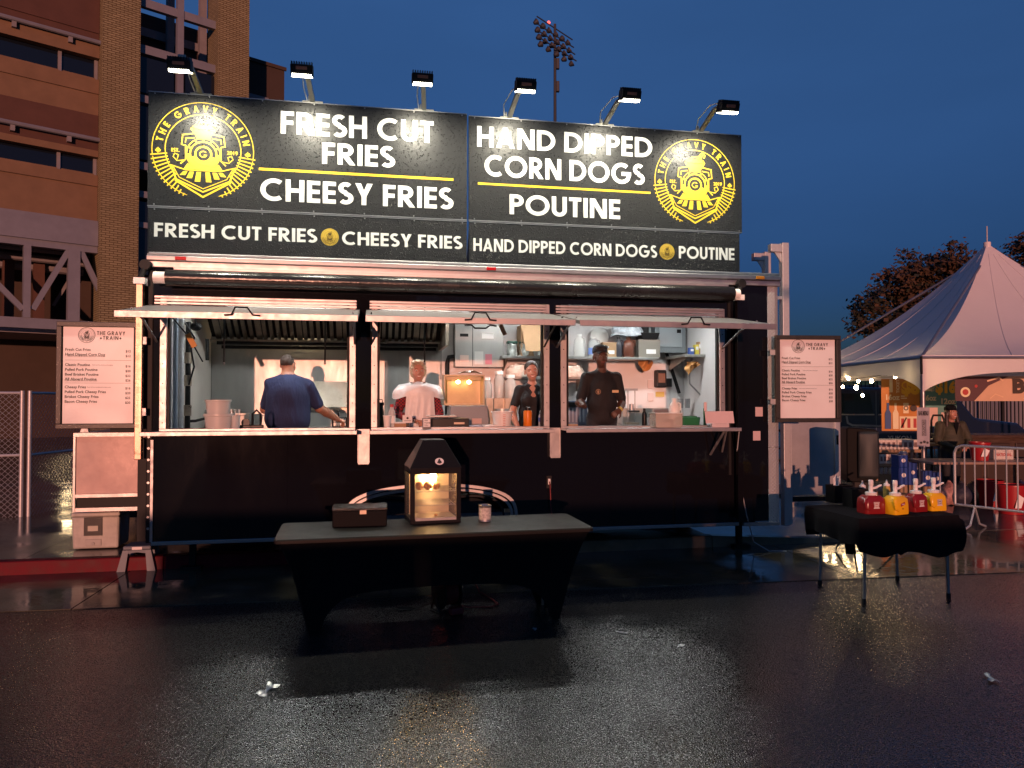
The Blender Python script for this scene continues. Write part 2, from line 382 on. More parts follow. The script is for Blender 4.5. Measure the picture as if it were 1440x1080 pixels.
# banded facade left of the first pier
bands = []   # (y at px 0 top, bottom, material, proud)
fz = lambda y: bz(0, y, .5)
UL = -16.0
def band(z0, z1, m, v0, name='panel', split=(UL, -10.4, -5.2, uA0 - .002)):
    for i in range(len(split) - 1):
        MB().box(split[i] + .008, split[i + 1] - .008, v0, v0 + .4, z0 + .004, z1 - .004).build(name, m, bld)
band(fz(8), HT, P_RED, .50)
band(fz(22), fz(8), P_RED, .54)
band(fz(46), fz(22), P_ORG, .46)
band(fz(100), fz(78), P_ORG, .50)
band(fz(132), fz(100), P_ORG, .55)
band(fz(186), fz(132), P_RED, .52)
band(fz(196), fz(186), P_ORG, .46)
band(fz(240), fz(223), P_ORG, .48)
band(fz(292), fz(240), P_ORG, .55)
band(fz(300), fz(292), P_RED, .5)
for y0, y1 in ((46, 78), (196, 223)):                      # ribbon windows
    for a, c, nm in ((UL, -6.2, 'window'), (-6.2, -1.35, 'window'), (-1.35, uA0, 'window')):
        f = MB().box(a, c - .12, .82, .88, fz(y1), fz(y0)).build(nm, DGLASS, bld)
        MB().box(c - .14, c - .02, .72, .9, fz(y1), fz(y0)).build('mullion', STLD, f)
        MB().box(a, c - .15, .56, .84, fz(y1) - .02, fz(y1) + .06).build('sill', P_ORG, f)
for y in (24, 171):                                        # gutters on little brackets
    z = fz(y)
    rl = MB().tube([(UL, .32, z), (uA0, .32, z)], .09, 8).build('rail', STLP, bld, smooth=True)
    for k in range(6): MB().box(-1.2 - k * 1.9, -1.05 - k * 1.9, .3, .56, z - .3, z - .05).build('bracket', STLD, rl)
# concrete beam, then the steel truss
MB().box(UL, uA0 - .01, .30, 1.2, bz(0, 330, .3), bz(0, 292, .3)).build('beam', STLP, bld)
zt, zb = bz(60, 335, .4), bz(60, 448, .4)
tr = MB().box(UL, uA0 - .01, .40, .75, zt - .35, zt).build('truss_chord', STLP, bld)
MB().box(UL, uA0 - .01, .40, .75, zb - .40, zb).build('truss_chord', STLP, bld)
for px in (-62, 38, 104):
    uu_ = bu(px, .4); wd = .42 if px == 104 else .24
    MB().box(uu_ - wd / 2, uu_ + wd / 2, .36, .72, zb - (3.2 if px == 104 else -.002), zt - .352).build('truss_post', STLP, bld)
for (pa, ya, pb, yb) in ((-58, 345, 32, 435), (46, 435, 98, 350), (112, 350, 150, 430)):
    a, c = BF.T(pa, ya, .5), BF.T(pb, yb, .5)
    MB().bar((a[0], .52, a[1]), (c[0], .52, c[1]), .2, .2, up=(0, 1, 0)).build('truss_brace', STLP, bld)
# dark concourse behind the truss: ceiling pipes, inner wall, columns
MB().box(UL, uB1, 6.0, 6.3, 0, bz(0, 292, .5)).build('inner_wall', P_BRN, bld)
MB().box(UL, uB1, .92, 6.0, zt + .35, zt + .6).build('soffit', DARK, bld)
MB().box(UL, uA0 - .02, 1.6, 6.0, zb - .5, zb - .2).build('mezzanine_slab', STLD, bld)
for px in (55, 12):
    q = bu(px, 3); MB().box(q - .2, q + .2, 3, 3.4, zb - .2, zt + .35).build('inner_column', P_RED, bld)
for k in range(3):
    MB().tube([(UL, 2.0 + k * .7, zt - .2 - .25 * k), (uA0, 2.0 + k * .7, zt - .2 - .25 * k)], .12 + .04 * k, 8).build('duct', STLD, bld, smooth=True)
for (pa, ya, pb, yb) in ((75, 430, 118, 360),):
    a, c = BF.T(pa, ya, 4), BF.T(pb, yb, 4)
    MB().bar((a[0], 4, a[1]), (c[0], 4, c[1]), .12, .12, up=(0, 1, 0)).build('truss_brace', STLD, bld)
# bay between the piers: open steel grid
um = bu(251, .3)
MB().box(um - .13, um + .13, .3, .6, 0, HT).build('mullion', STLP, bld)
for y, h in ((-95, .36), (18, .36), (82, .36), (150, .32), (242, .32), (281, .28), (323, .24), (400, .34)):
    z = bz(251, y, .3)
    MB().box(uA1, um - .132, .34, .58, z - h / 2, z + h / 2).build('transom', STLP, bld)
    MB().box(um + .132, uB0, .34, .58, z - h / 2, z + h / 2).build('transom', STLP, bld)
for z0y, z1y in ((150, 82), (242, 150), (400, 281)):       # the lower storeys are glazed
    for a, c in ((uA1 + .02, um - .24), (um + .24, uB0 - .02)):
        MB().box(a, c, .44, .47, bz(251, z0y, .3) + .3, bz(251, z1y, .3) - .3).build('pane', DGLASS, bld)
zr = bz(197, 17, 4.5)
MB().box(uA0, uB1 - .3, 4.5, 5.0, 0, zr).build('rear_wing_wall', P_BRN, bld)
MB().box(uA0, uB1 - .3, 4.3, 4.5, bz(251, 60, 4.4) - .2, bz(251, 60, 4.4) + .2).build('rear_rail', STLD, bld)
for px in (237, 283, 296):
    q = bu(px, 3.6); MB().box(q - .16, q + .16, 3.6, 3.9, 0, HT).build('rear_column', STLD if px != 296 else P_BRN, bld)
# lower wing right of the second pier
c0, c1 = bu(330, 2.0), bu(398, 2.0)
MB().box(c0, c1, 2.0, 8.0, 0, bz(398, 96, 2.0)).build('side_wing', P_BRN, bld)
MB().box(c0, c1 + .08, 1.92, 2.0, bz(398, 96, 2.0) - .12, bz(398, 96, 2.0) + .05).build('coping', P_BRN, bld)
MB().box(c0, bu(375, 1.9), 1.8, 2.0, bz(370, 137, 1.9) - .2, bz(370, 137, 1.9)).build('ledge', STLP, bld)
# assumed wall lamp, added unseen behind the menu board for the wet-ground glow
lp = BF.W(bu(96, .3), -.15, 3.1)
wlmp = thing('assumed_wall_lamp', 'assumed lit wall lamp on the building behind the fence, unseen, throwing a glow on wet paving', 'lamp', lp, BF.a)
MB().box(-.2, .2, 0, .3, -.1, .1).build('housing', BLACKM, wlmp)
MB().box(-.17, .17, -.03, -.001, -.08, .08).build('lens', mat('assumed_wall_lamp_lens', (1, .8, .5), .4, emit=(1, .72, .38), es=55), wlmp)

# ------------------------------------------------------------ chain-link fence
def chain_fence(p0, p1, label):
    d = p1 - p0; L = d.length; H = 1.86
    t = thing('chain_link_fence', label, 'fence', p0, math.atan2(d.y, d.x), 'chain-link fence panels on the left')
    for x in (0, L): MB().tube([(x, 0, 0), (x, 0, H)], .028, 10).build('post', GALV, t, smooth=True)
    for z in (.08, .98, H - .03): MB().tube([(0, 0, z), (L, 0, z)], .019, 8).build('rail', GALV, t, smooth=True)
    m = MB(); s = .075; H0, H1 = .09, H - .04
    k = -H1
    while k < L:
        for sg in (1, -1):
            a0, a1 = max(0, k), min(L, k + (H1 - H0))
            if a1 > a0:
                z0, z1 = H0 + (a0 - k), H0 + (a1 - k)
                if sg < 0: z0, z1 = H0 + H1 - z0, H0 + H1 - z1
                m.tube([(a0, sg * .003, z0), (a1, sg * .003, z1)], .0028, 4, cap=False)
        k += s
    kind(m.build('wire_mesh', GALV, t, recalc=False), 'stuff')
    return t
fA = Vector((-6.70, 10.12, .0)); 
chain_fence(Vector((-9.0, 9.35, .0)), fA, 'galvanised chain-link fence panel at the far left edge')
g0 = Vector((-6.62, 10.16, 0)); chain_fence(g0, Vector((-6.62, 12.6, 0)), 'galvanised chain-link gate panel running back beside the left menu board')

# ------------------------------------------------------------ stadium floodlight tower
def light_tower():
    Y = 70.0; base = PY(781, 560, Y); base.z = 0
    t = thing('floodlight_tower', 'tall dark stadium floodlight mast with rows of lamps against the sky', 'light tower', base)
    DK = mat('mast_dark', (.035, .04, .05), .6)
    ztop = PY(781, 34, Y).z
    MB().tube([(0, 0, 0), (0, 0, ztop * .6), (0, 0, ztop)], [.2, .16, .13], 10).build('mast', DK, t, smooth=True)
    for yy in (90, 122):
        z = PY(781, yy, Y).z; MB().box(.10, .42, -.2, .2, z - .5, z + .5).build('junction_box', DK, t, bevel=.05)
    ang = R(62); dx, dy = math.cos(ang), -math.sin(ang)     # the bank of lamps is seen nearly from behind, falling to the right
    rows = [(0, 6), (-.85, 6), (-1.62, 6), (-2.35, 5)]
    sx, sl = 2.15, -.0
    A = PY(755, 23, Y - 1.6) - base; B = PY(805, 56, Y + 1.6) - base
    for ri, (dz, n) in enumerate(rows):
        off = Vector((.12 * ri, -.1 * ri, dz * .95))
        a = A + off; c = B + off
        MB().tube([a, c], .06, 6).build('crossarm', DK, t)
        for k in range(n):
            q = a.lerp(c, (k + .25) / (n - .4)); m = MB()
            m.lathe([(.02, -.26), (.15, -.22), (.30, .10), (.30, .16)], n=10)
            o = m.build('lamp_head', DK, t, smooth=True); o.location = q + Vector((-.25, 0, -.45)); o.rotation_euler = (R(55), 0, R(100 + 20 * math.sin(k * 2.1 + ri)))
    MB().ell((-.6, 0, ztop + .15), (.16, .16, .16), 8, 6).build('warning_light', mat('red_beacon', (.5, .02, .02), .4, emit=(1, .1, .08), es=2.5), t)
light_tower()

# ------------------------------------------------------------ added wall and gantry behind the viewer, shading the low sun to a band
WALLM = mat('shade_wall_concrete', (.16, .15, .14), .8, var=.2, vscale=1.5)
pw = thing('added_shade_wall', 'added grey concrete wall behind the viewer, unseen, shading the low sun', 'wall', (-3.3, -10, 0), 0)
for k in range(3):
    MB().box(k * 2.9 + .01, (k + 1) * 2.9 - .01, 0, .22, 0, 1.32).build('wall_panel', WALLM, pw, bevel=.01)
    MB().box(k * 2.9, (k + 1) * 2.9, -.04, .26, 1.322, 1.40).build('coping', WALLM, pw, bevel=.01)
gy = thing('added_shade_gantry', 'added steel gantry with a dark banner behind the viewer, unseen, shading the roof signs', 'gantry', (0, -10.6, 0), 0)  # added to keep the low sun off the roof signs
for x in (-5.4, 4.7): MB().box(x - .09, x + .09, -.09, .09, 0, 5.75).build('post', STLD, gy)
for z in (3.98, 5.70): MB().box(-5.4, 4.7, -.05, .05, z - .05, z + .05).build('beam', STLD, gy)
MB().box(-4.2, 3.55, -.02, .02, 4.03, 5.65).build('banner', BLACKM, gy)
# ------------------------------------------------------------ lettering: a geometric sans drawn as strokes, cap height 1
def arc(cx, cy, rx, ry, a0, a1, n=18): return [(cx + rx * math.cos(R(a0 + (a1 - a0) * i / n)), cy + ry * math.sin(R(a0 + (a1 - a0) * i / n))) for i in range(n + 1)]
def glyph(ch, t):
    """list of ('s', points) strokes or ('p', points) polygons, and the advance width"""
    h = t / 2; S = lambda *p: ('s', list(p)); Pp = lambda *p: ('p', list(p))
    d = t * 1.06
    if ch == 'A': return [Pp((0, 0), (d, 0), (.40 + d / 2 + .0, 1), (.40 - d * .42, 1)), Pp((.80 + h * 0, 0), (.80 - d + 0, 0), (.40 - d / 2, 1), (.40 + d * .42, 1)), Pp((.19, .19), (.61, .19), (.56, .19 + t * .85), (.24, .19 + t * .85))], .80
    if ch == 'B': return [S((h, 0), (h, 1)), ('s', [(h, 1 - h)] + arc(.30, 1 - h - .195, .185, .195, 90, -90, 10) + [(h, 1 - h - .39)]), ('s', [(h, 1 - h - .40)] + arc(.33, h + .225, .205, .225, 90, -90, 10) + [(h, h)])], .62
    if ch == 'C': return [('s', arc(.50, .5, .5 - h, .5 - h + .01, 52, 308, 26))], .84
    if ch == 'D': return [S((h, 0), (h, 1)), ('s', [(h, 1 - h)] + arc(.30, .5, .50 - h, .5 - h, 90, -90, 18) + [(h, h)])], .80
    if ch == 'E': return [S((h, 0), (h, 1)), S((h, 1 - h), (.50, 1 - h)), S((h, .5), (.48, .5)), S((h, h), (.50, h))], .50
    if ch == 'F': return [S((h, 0), (h, 1)), S((h, 1 - h), (.49, 1 - h)), S((h, .5), (.46, .5))], .49
    if ch == 'G': return [('s', arc(.50, .5, .5 - h, .5 - h + .01, 50, 322, 26)), S((.50, .5 - h * .2), (.97, .5 - h * .2)), S((.87, .42), (.80, .22))], .98
    if ch == 'H': return [S((h, 0), (h, 1)), S((.70 - h, 0), (.70 - h, 1)), S((h, .51), (.70 - h, .51))], .70
    if ch == 'I': return [S((h, 0), (h, 1))], t
    if ch == 'K': return [S((h, 0), (h, 1)), Pp((t * .8, .50), (.46, 1), (.70, 1), (t * .9 + .14, .40)), Pp((t + .04, .62), (.50, 0), (.74, 0), (t + .16, .66))], .72
    if ch == 'L': return [S((h, 0), (h, 1)), S((h, h), (.46, h))], .46
    if ch == 'M': return [Pp((0, 0), (t, 0), (.13 + t, 1), (.13, 1)), Pp((.96, 0), (.96 - t, 0), (.83 - t, 1), (.83, 1)), Pp((.13, 1), (.13 + t, 1), (.53, .18), (.43, .18)), Pp((.83, 1), (.83 - t, 1), (.43, .18), (.53, .18))], .96
    if ch == 'N': return [S((h, 0), (h, 1)), S((.76 - h, 0), (.76 - h, 1)), Pp((0, 1), (t * 1.25, 1), (.76, 0), (.76 - t * 1.25, 0))], .76
    if ch == 'O': return [('c', arc(.52, .5, .52 - h, .5 - h + .015, 0, 360, 36)[:-1])], 1.04
    if ch == 'P': return [S((h, 0), (h, 1)), ('s', [(h, 1 - h)] + arc(.29, 1 - h - .21, .22, .21, 90, -90, 12) + [(h, 1 - h - .42)])], .59
    if ch == 'R': return [S((h, 0), (h, 1)), ('s', [(h, 1 - h)] + arc(.29, 1 - h - .21, .22, .21, 90, -90, 12) + [(h, 1 - h - .42)]), Pp((t * .95, .40), (t * .95 + d * 1.15, .42), (.68, 0), (.68 - d * 1.15, 0))], .66
    if ch == 'S':
        r = .25 - h * .5 + .0; pts = arc(.27, .735, .185, .185, 38, 262, 14); pts += arc(.275, .275, .205, .19, 82, -142, 14)
        return [('s', pts)], .54
    if ch == 'T': return [S((.27, 0), (.27, 1)), S((0, 1 - h), (.54, 1 - h))], .54
    if ch == 'U': return [('s', [(h, 1)] + arc(.33, .33, .33 - h, .33 - h * .9, 180, 360, 16) + [(.66 - h, 1)])], .66
    if ch == 'V': return [Pp((0, 1), (d, 1), (.36 + d * .42, 0), (.36 - d * .5, 0)), Pp((.72, 1), (.72 - d, 1), (.36 - d * .42, 0), (.36 + d * .5, 0))], .72
    if ch == 'Y': return [S((.34, 0), (.34, .46)), Pp((0, 1), (d * 1.1, 1), (.34 + h, .40), (.34 - h, .40)), Pp((.68, 1), (.68 - d * 1.1, 1), (.34 - h, .40), (.34 + h, .40))], .68
    if ch == '.': return [Pp((0, 0), (t, 0), (t, t), (0, t))], t
    return [], .26
def stroke_poly(pts, w, closed=False):
    n = len(pts); L, Q = [], []
    for i in range(n):
        a = pts[i - 1] if (i or closed) else pts[i]; c = pts[(i + 1) % n] if (i < n - 1 or closed) else pts[i]; b = pts[i]
        d1 = (b[0] - a[0], b[1] - a[1]); d2 = (c[0] - b[0], c[1] - b[1])
        l1 = math.hypot(*d1) or 1e-9; l2 = math.hypot(*d2) or 1e-9
        n1 = (-d1[1] / l1, d1[0] / l1); n2 = (-d2[1] / l2, d2[0] / l2)
        if l1 < 1e-6: n1 = n2
        if l2 < 1e-6: n2 = n1
        nx, ny = n1[0] + n2[0], n1[1] + n2[1]; q = math.hypot(nx, ny) or 1; nx /= q; ny /= q
        k = w / 2 / max(.4, nx * n1[0] + ny * n1[1])
        L.append((b[0] + nx * k, b[1] + ny * k)); Q.append((b[0] - nx * k, b[1] - ny * k))
    return L, Q
class Flat:
    """flat print standing proud of a face: drawn in (x, z), a hair of thickness, each stroke on a depth of its own"""
    def __init__(s, y=0.0, lift=.0006): s.mb = MB(); s.y = y; s.k = 0; s.lift = lift
    def dep(s): s.k = (s.k + 1) % 5; return s.y - s.lift - s.k * .00018
    def poly(s, pts):
        y = s.dep(); s.mb.add([(p[0], y, p[1]) for p in pts], [tuple(range(len(pts)))]); return s
    def strip(s, pts, w, closed=False):
        L, Q = stroke_poly(pts, w, closed); y = s.dep(); n = len(L)
        vs = [(p[0], y, p[1]) for p in L] + [(p[0], y, p[1]) for p in Q]
        s.mb.add(vs, [(i, (i + 1) % n, n + (i + 1) % n, n + i) for i in range(n if closed else n - 1)]); return s
    def disc(s, cx, cz, r, n=28, rz=None): return s.poly([(cx + r * math.cos(2 * math.pi * i / n), cz + (rz or r) * math.sin(2 * math.pi * i / n)) for i in range(n)])
    def ring(s, cx, cz, r, w, n=48): return s.strip([(cx + r * math.cos(2 * math.pi * i / n), cz + r * math.sin(2 * math.pi * i / n)) for i in range(n)], w, True)
    def glyphs(s, prims, t, fn):
        for k, pts in prims:
            if k == 'p': s.poly([fn(p) for p in pts])
            else:
                L, Q = stroke_poly(pts, t, k == 'c'); y = s.dep(); n = len(L)
                vs = [fn(p) for p in L] + [fn(p) for p in Q]
                s.mb.add([(p[0], y, p[1]) for p in vs], [(i, (i + 1) % n, n + (i + 1) % n, n + i) for i in range(n if k == 'c' else n - 1)])
    def text(s, txt, x0, z0, h, t=.2, width=None, gap=.10, space=.30, centre=False):
        adv = []; x = 0
        for ch in txt:
            pr, w = glyph(ch, t); adv.append((x, pr)); x += (w + gap) if ch != ' ' else space
        W = x - gap; sx = (width / (W * h)) if width else 1.0
        ox = x0 - (W * h * sx / 2 if centre else 0)
        for xx, pr in adv: s.glyphs(pr, t, lambda p, xx=xx: (ox + (xx + p[0]) * h * sx, z0 + p[1] * h))
        return W * h * sx
    def arctext(s, txt, cx, cz, r, h, a_mid, t=.2, span=None, gap=.16, space=.42):
        adv = []; x = 0
        for ch in txt:
            pr, w = glyph(ch, t); adv.append((x, w, pr)); x += (w + gap) if ch != ' ' else space
        if span:
            need = R(span) * (r + h * .5) / h; ex = (need - (x - gap)) / (len(txt) - 1)
            adv = [(q[0] + i * ex, q[1], q[2]) for i, q in enumerate(adv)]; x += ex * (len(txt) - 1)
        W = x - gap
        for xx, w, pr in adv:
            def fn(p, xx=xx):
                an = R(a_mid) - ((xx + p[0]) - W / 2) * h / (r + h * .5); rr = r + p[1] * h
                return (cx + rr * math.cos(an), cz + rr * math.sin(an))
            s.glyphs(pr, t, fn)
    def build(s, name, m, parent): return s.mb.build(name, m, parent, recalc=False)
_fc = {}
def bfont(txt, x, z, h, y, name, m, parent, bold=.0, width=None, align='LEFT', squeeze=1.0, rot=0.0):
    """body text with the built-in face, turned into a mesh standing on the plane y"""
    cu = bpy.data.curves.new('txt', 'FONT'); cu.body = txt; cu.size = 1.0; cu.align_x = align; cu.offset = bold; cu.resolution_u = 3; cu.fill_mode = 'FRONT'
    o = bpy.data.objects.new('txt', cu); COL.objects.link(o)
    dg = bpy.context.evaluated_depsgraph_get(); me = bpy.data.meshes.new_from_object(o.evaluated_get(dg))
    bpy.data.objects.remove(o); bpy.data.curves.remove(cu)
    sz = h / .70; n = len(me.vertices); co = np.empty(n * 3); me.vertices.foreach_get('co', co); co = co.reshape(-1, 3)
    sx = sz * squeeze
    if width is not None and n: sx = width / max(1e-6, co[:, 0].max() - min(0, co[:, 0].min()))
    X = co[:, 0] * sx; Z = co[:, 1] * sz
    c, s_ = math.cos(rot), math.sin(rot)
    new = np.stack([x + X * c - Z * s_, np.full(n, y - .0008), z + X * s_ + Z * c], 1); me.vertices.foreach_set('co', new.ravel())
    me.materials.clear(); me.materials.append(m); me.name = name
    q = bpy.data.objects.new(name, me); COL.objects.link(q); q.parent = parent; return q

def emblem(cx, cz, r, y, m, parent, bg, detail=True):
    """round crest: ring of words, railway track along the lower half, locomotive seen from the front"""
    f = Flat(y); X = lambda a: cx + a * r; Z = lambda b: cz + b * r
    A = lambda pts: [(X(a), Z(b)) for a, b in pts]
    mir = lambda pts: [(-a, b) for a, b in pts]
    tk = .018 * r
    # outer and inner rings (open at the foot)
    f.strip(A(arc(0, 0, .985, .985, -8, 188, 40)), tk); f.strip(A(arc(0, 0, .735, .735, -12, 192, 36)), tk)
    f.strip(A(arc(0, 0, .985, .985, -10, -72, 16)), tk); f.strip(A(arc(0, 0, .985, .985, 190, 252, 16)), tk)
    for a0, a1 in ((-12, -46), (192, 226)): f.strip(A(arc(0, 0, .735, .735, a0, a1, 10)), tk)
    for i in range(13):                                   # sleepers
        an = 8 + i * 5.0
        for sg in (1, -1):
            i0 = .70 if i < 7 else .70 + (i - 6) * .045
            a = R(-an) if sg > 0 else R(180 + an)
            f.strip([(X(i0 * math.cos(a)), Z(i0 * math.sin(a))), (X(1.03 * math.cos(a)), Z(1.03 * math.sin(a)))], .026 * r)
    if detail:
        f.arctext('THE GRAVY TRAIN', cx, cz, .79 * r, .14 * r, 90, t=.21, span=160)
        f.text('EST.', X(-.62), Z(-.06), .075 * r, t=.22); 
        bfont('2019', X(.46), Z(-.06), .075 * r, y - .0004, 'emblem_year', m, parent, bold=.03)
        for sg in (1, -1):                                # little maple leaves
            lx, lz = sg * .87, -.045; s_ = .062
            leaf = [(0, 1.1), (.28, .55), (.62, .70), (.52, .15), (1.0, .28), (.80, -.10), (.95, -.30), (.30, -.55), (.12, -.55), (.10, -1.0)]
            f.poly([(X(lx + a * s_), Z(lz + b * s_)) for a, b in leaf + mir(leaf)[::-1]])
    # smoke
    f.strip(A([(-.10, .50), (-.08, .56), (.02, .575), (.12, .60), (.14, .65), (.20, .675), (.25, .62), (.22, .55)]), .0333 * r)
    f.strip(A([(.02, .50), (.06, .55), (.16, .57), (.20, .64)]), .0259 * r)
    f.poly(A([(-.20, .44), (.26, .44), (.20, .52), (-.16, .52)]))
    # chimney and cab shoulders
    f.poly(A([(-.13, .22), (.13, .22), (.20, .42), (-.20, .42)]))
    for q in (lambda p: p, mir):
        f.strip(A(q([(-.14, .54), (-.24, .44), (-.18, .34), (-.40, .30), (-.42, .10), (-.34, .08), (-.34, -.20), (-.44, -.30)])), .0259 * r)
        f.strip(A(q([(-.17, .25), (-.34, .23), (-.35, .14)])), .0222 * r)
        f.strip(A(q([(-.36, -.22), (-.50, -.24), (-.58, -.16), (-.55, -.09), (-.48, -.12), (-.50, -.20)])), .0192 * r)
    # boiler front
    f.ring(X(0), Z(-.08), .325 * r, .0222 * r); f.ring(X(0), Z(-.08), .255 * r, .035 * r, 36); f.ring(X(0), Z(-.08), .155 * r, .04 * r, 30)
    f.strip(A(arc(.0, -.08, .205, .205, 195, 345, 16)), .0518 * r)
    f.strip(A(arc(.0, -.08, .29, .29, 180, 360, 22)), .0370 * r)
    f.strip(A(arc(0, -.08, .07, .06, 40, 320, 12) + [(.06, -.10), (.01, -.10)]), .0222 * r)
    for an in (25, 60, 90, 120, 155): f.disc(X(.29 * math.cos(R(an))), Z(-.08 + .29 * math.sin(R(an))), .02 * r, 8)
    # deck
    f.poly(A([(-.30, -.28), (-.20, -.36), (.20, -.36), (.30, -.28), (.38, -.40), (-.38, -.40)]))
    # cowcatcher
    f.strip(A([(-.62, -.33), (-.52, -.62), (0, -.86), (.52, -.62), (.62, -.33)]), .0333 * r)
    f.strip(A([(-.58, -.36), (-.46, -.58), (0, -.795), (.46, -.58), (.58, -.36)]), .0163 * r)
    f.strip(A([(-.54, -.64), (0, -.965), (.54, -.64)]), .0370 * r)
    f.strip(A([(-.60, -.34), (-.34, -.42), (.34, -.42), (.60, -.34)]), .0222 * r)
    for x0, x1 in ((-.34, -.40), (-.22, -.27), (-.085, -.11), (.085, .11), (.22, .27), (.34, .40)):
        zb = -.70 + abs(x1) * .42; w = .042
        f.poly(A([(x0 - w, -.45), (x0 + w, -.45), (x1 + w * 1.3, zb), (x1 - w * 1.3, zb)]))
    return f.build('emblem', m, parent)
# ------------------------------------------------------------ the concession trailer
# local axes: x along the serving side, y into the trailer, z up
T = TR.T
trl = thing('concession_trailer', 'long black concession trailer with three open serving windows and aluminium trim', 'food trailer', TR.W(0, 0), TR.a)
def chk_plate():
    m = mat('diamond_plate', (.50, .51, .50), .35, .45); n, l, b = nodes(m)
    tc = n.new('ShaderNodeTexCoord'); mp = n.new('ShaderNodeMapping'); mp.inputs[2].default_value = (0, R(45), 0); l.new(tc.outputs['Object'], mp.inputs[0])
    ck = n.new('ShaderNodeTexVoronoi'); ck.distance = 'CHEBYCHEV'; ck.inputs['Scale'].default_value = 34; ck.inputs['Randomness'].default_value = .12; l.new(mp.outputs[0], ck.inputs['Vector'])
    mr = n.new('ShaderNodeMapRange'); mr.inputs[1].default_value = .15; mr.inputs[2].default_value = .45; mr.inputs[3].default_value = 1; mr.inputs[4].default_value = 0; l.new(ck.outputs['Distance'], mr.inputs[0])
    bp = n.new('ShaderNodeBump'); bp.inputs['Distance'].default_value = .006; l.new(mr.outputs[0], bp.inputs['Height']); l.new(bp.outputs[0], b.inputs['Normal'])
    return m
DIAM = chk_plate()
FRP = mat('white_wall_board', (.62, .60, .60), .42, var=.06, vscale=2)
LINER = mat('cream_wall_board', (.58, .55, .50), .5, var=.10, vscale=2)
FLOORM = mat('grey_vinyl_floor', (.10, .10, .10), .5)
U0, U1, VD = -.06, 6.62, 2.5
ZS, ZH = 1.455, 2.70                                     # sill and head of the serving windows
WIN = [(.06, 1.915), (2.07, 3.935), (4.06, 5.945)]
# lower skin with wheel-arch notch
ax0, ax1, az = 1.83, 3.56, .84
notch = [(ax0, .375)] + [(ax0 + (ax1 - ax0) * .5 * (1 - math.cos(math.pi * t)), .375 + (az - .375) * max(0, math.sin(math.pi * t)) ** .42) for t in [i / 22 for i in range(1, 22)]] + [(ax1, .375)]
pts = [(-.0, .375)] + notch + [(6.10, .375), (6.10, 1.42), (0, 1.42)]
def face_with_notch():
    m = MB(); cut = [(-.0, .375)] + notch + [(6.10, .375)]
    for i in range(len(cut) - 1):
        a, c = cut[i], cut[i + 1]
        if abs(c[0] - a[0]) < 1e-6: continue
        N = max(1, int((c[0] - a[0]) / .35))
        for k in range(N):
            xa, xb = a[0] + (c[0] - a[0]) * k / N, a[0] + (c[0] - a[0]) * (k + 1) / N
            za, zb = a[1] + (c[1] - a[1]) * k / N, a[1] + (c[1] - a[1]) * (k + 1) / N
            m.add([(xa, 0, za), (xb, 0, zb), (xb, 0, 1.42), (xa, 0, 1.42), (xa, .03, za), (xb, .03, zb), (xb, .03, 1.42), (xa, .03, 1.42)], [(0, 1, 2, 3), (7, 6, 5, 4), (0, 4, 5, 1), (3, 2, 6, 7)])
    return m
face_with_notch().build('lower_panel', BLACKP, trl, recalc=False)
MB().box(6.105, 6.47, .0, .03, .375, 3.02).build('end_panel', BLACKP, trl)
MB().box(6.10, 6.106, -.012, .03, .36, 3.02).build('end_joint', BLACKM, trl)
MB().box(0, 6.10, .0, .03, 2.755, 3.02).build('upper_panel', BLACKP, trl)
for z in (2.76, 2.80):
    pass
MB().box(0, WIN[0][0], 0, .03, 1.42, 2.755).build('window_post', BLACKP, trl)
for i in (0, 1): MB().box(WIN[i][1], WIN[i + 1][0], .0, .03, 1.42, 2.755).build('window_post', BLACKP, trl)
MB().box(WIN[2][1], 6.10, 0, .03, 1.42, 2.755).build('window_post', BLACKP, trl)
# other skins
MB().box(-.03, .0, .0, VD, .375, 3.02).build('end_wall', BLACKP, trl)
MB().box(6.59, 6.62, .45, VD, .375, 3.02).build('end_wall', mat('white_skin', (.6, .6, .6), .35), trl)
MB().box(-.03, 6.62, VD, VD + .03, .375, 3.02).build('rear_wall', BLACKP, trl)
MB().box(-.05, 6.62, -.02, VD + .04, 3.135, 3.17).build('roof', ALU_W, trl, bevel=.01)
MB().box(-.065, 6.62, -.03, .06, 3.02, 3.08).build('roof_rail', ALU, trl, bevel=.006)
MB().box(-.065, 6.62, -.045, .06, 3.081, 3.134).build('roof_rail', ALU, trl, bevel=.010)
MB().box(.01, 6.6, .035, VD - .005, .50, .55).build('floor', FLOORM, trl)
MB().box(.03, 6.6, .035, VD - .005, 2.96, 3.0).build('ceiling', FRP, trl)
# bottom trim and corner of diamond plate
MB().box(0, 6.10, -.02, .04, .335, .372).build('bottom_trim', ALU, trl, bevel=.004)
MB().box(6.16, 6.60, -.015, .04, .325, .362).build('bottom_trim', ALU_W, trl, bevel=.004)
cp = [(6.47, -.006), (6.56, -.006), (6.605, .012), (6.632, .055), (6.632, .45)]
m = MB()
for (z0, z1) in ((.36, 1.20), (1.205, 3.02)):
    for i in range(len(cp) - 1):
        a, c = cp[i], cp[i + 1]; m.add([(a[0], a[1], z0), (c[0], c[1], z0), (c[0], c[1], z1), (a[0], a[1], z1)], [(0, 1, 2, 3)])
m.build('corner_plate', DIAM, trl, recalc=False)
MB().box(-.055, 0, -.01, .05, .36, 3.02).build('corner_plate', BLACKM, trl, bevel=.01)
for k in range(9): MB().cyl((-.03, -.02, .5 + k * .11), (-.03, -.005, .5 + k * .11), .012, 8).build('rivet', ALU, trl)
MB().box(-.012, .012, -.02, -.0005, .37, 1.35).build('edge_trim', ALU_W, trl)
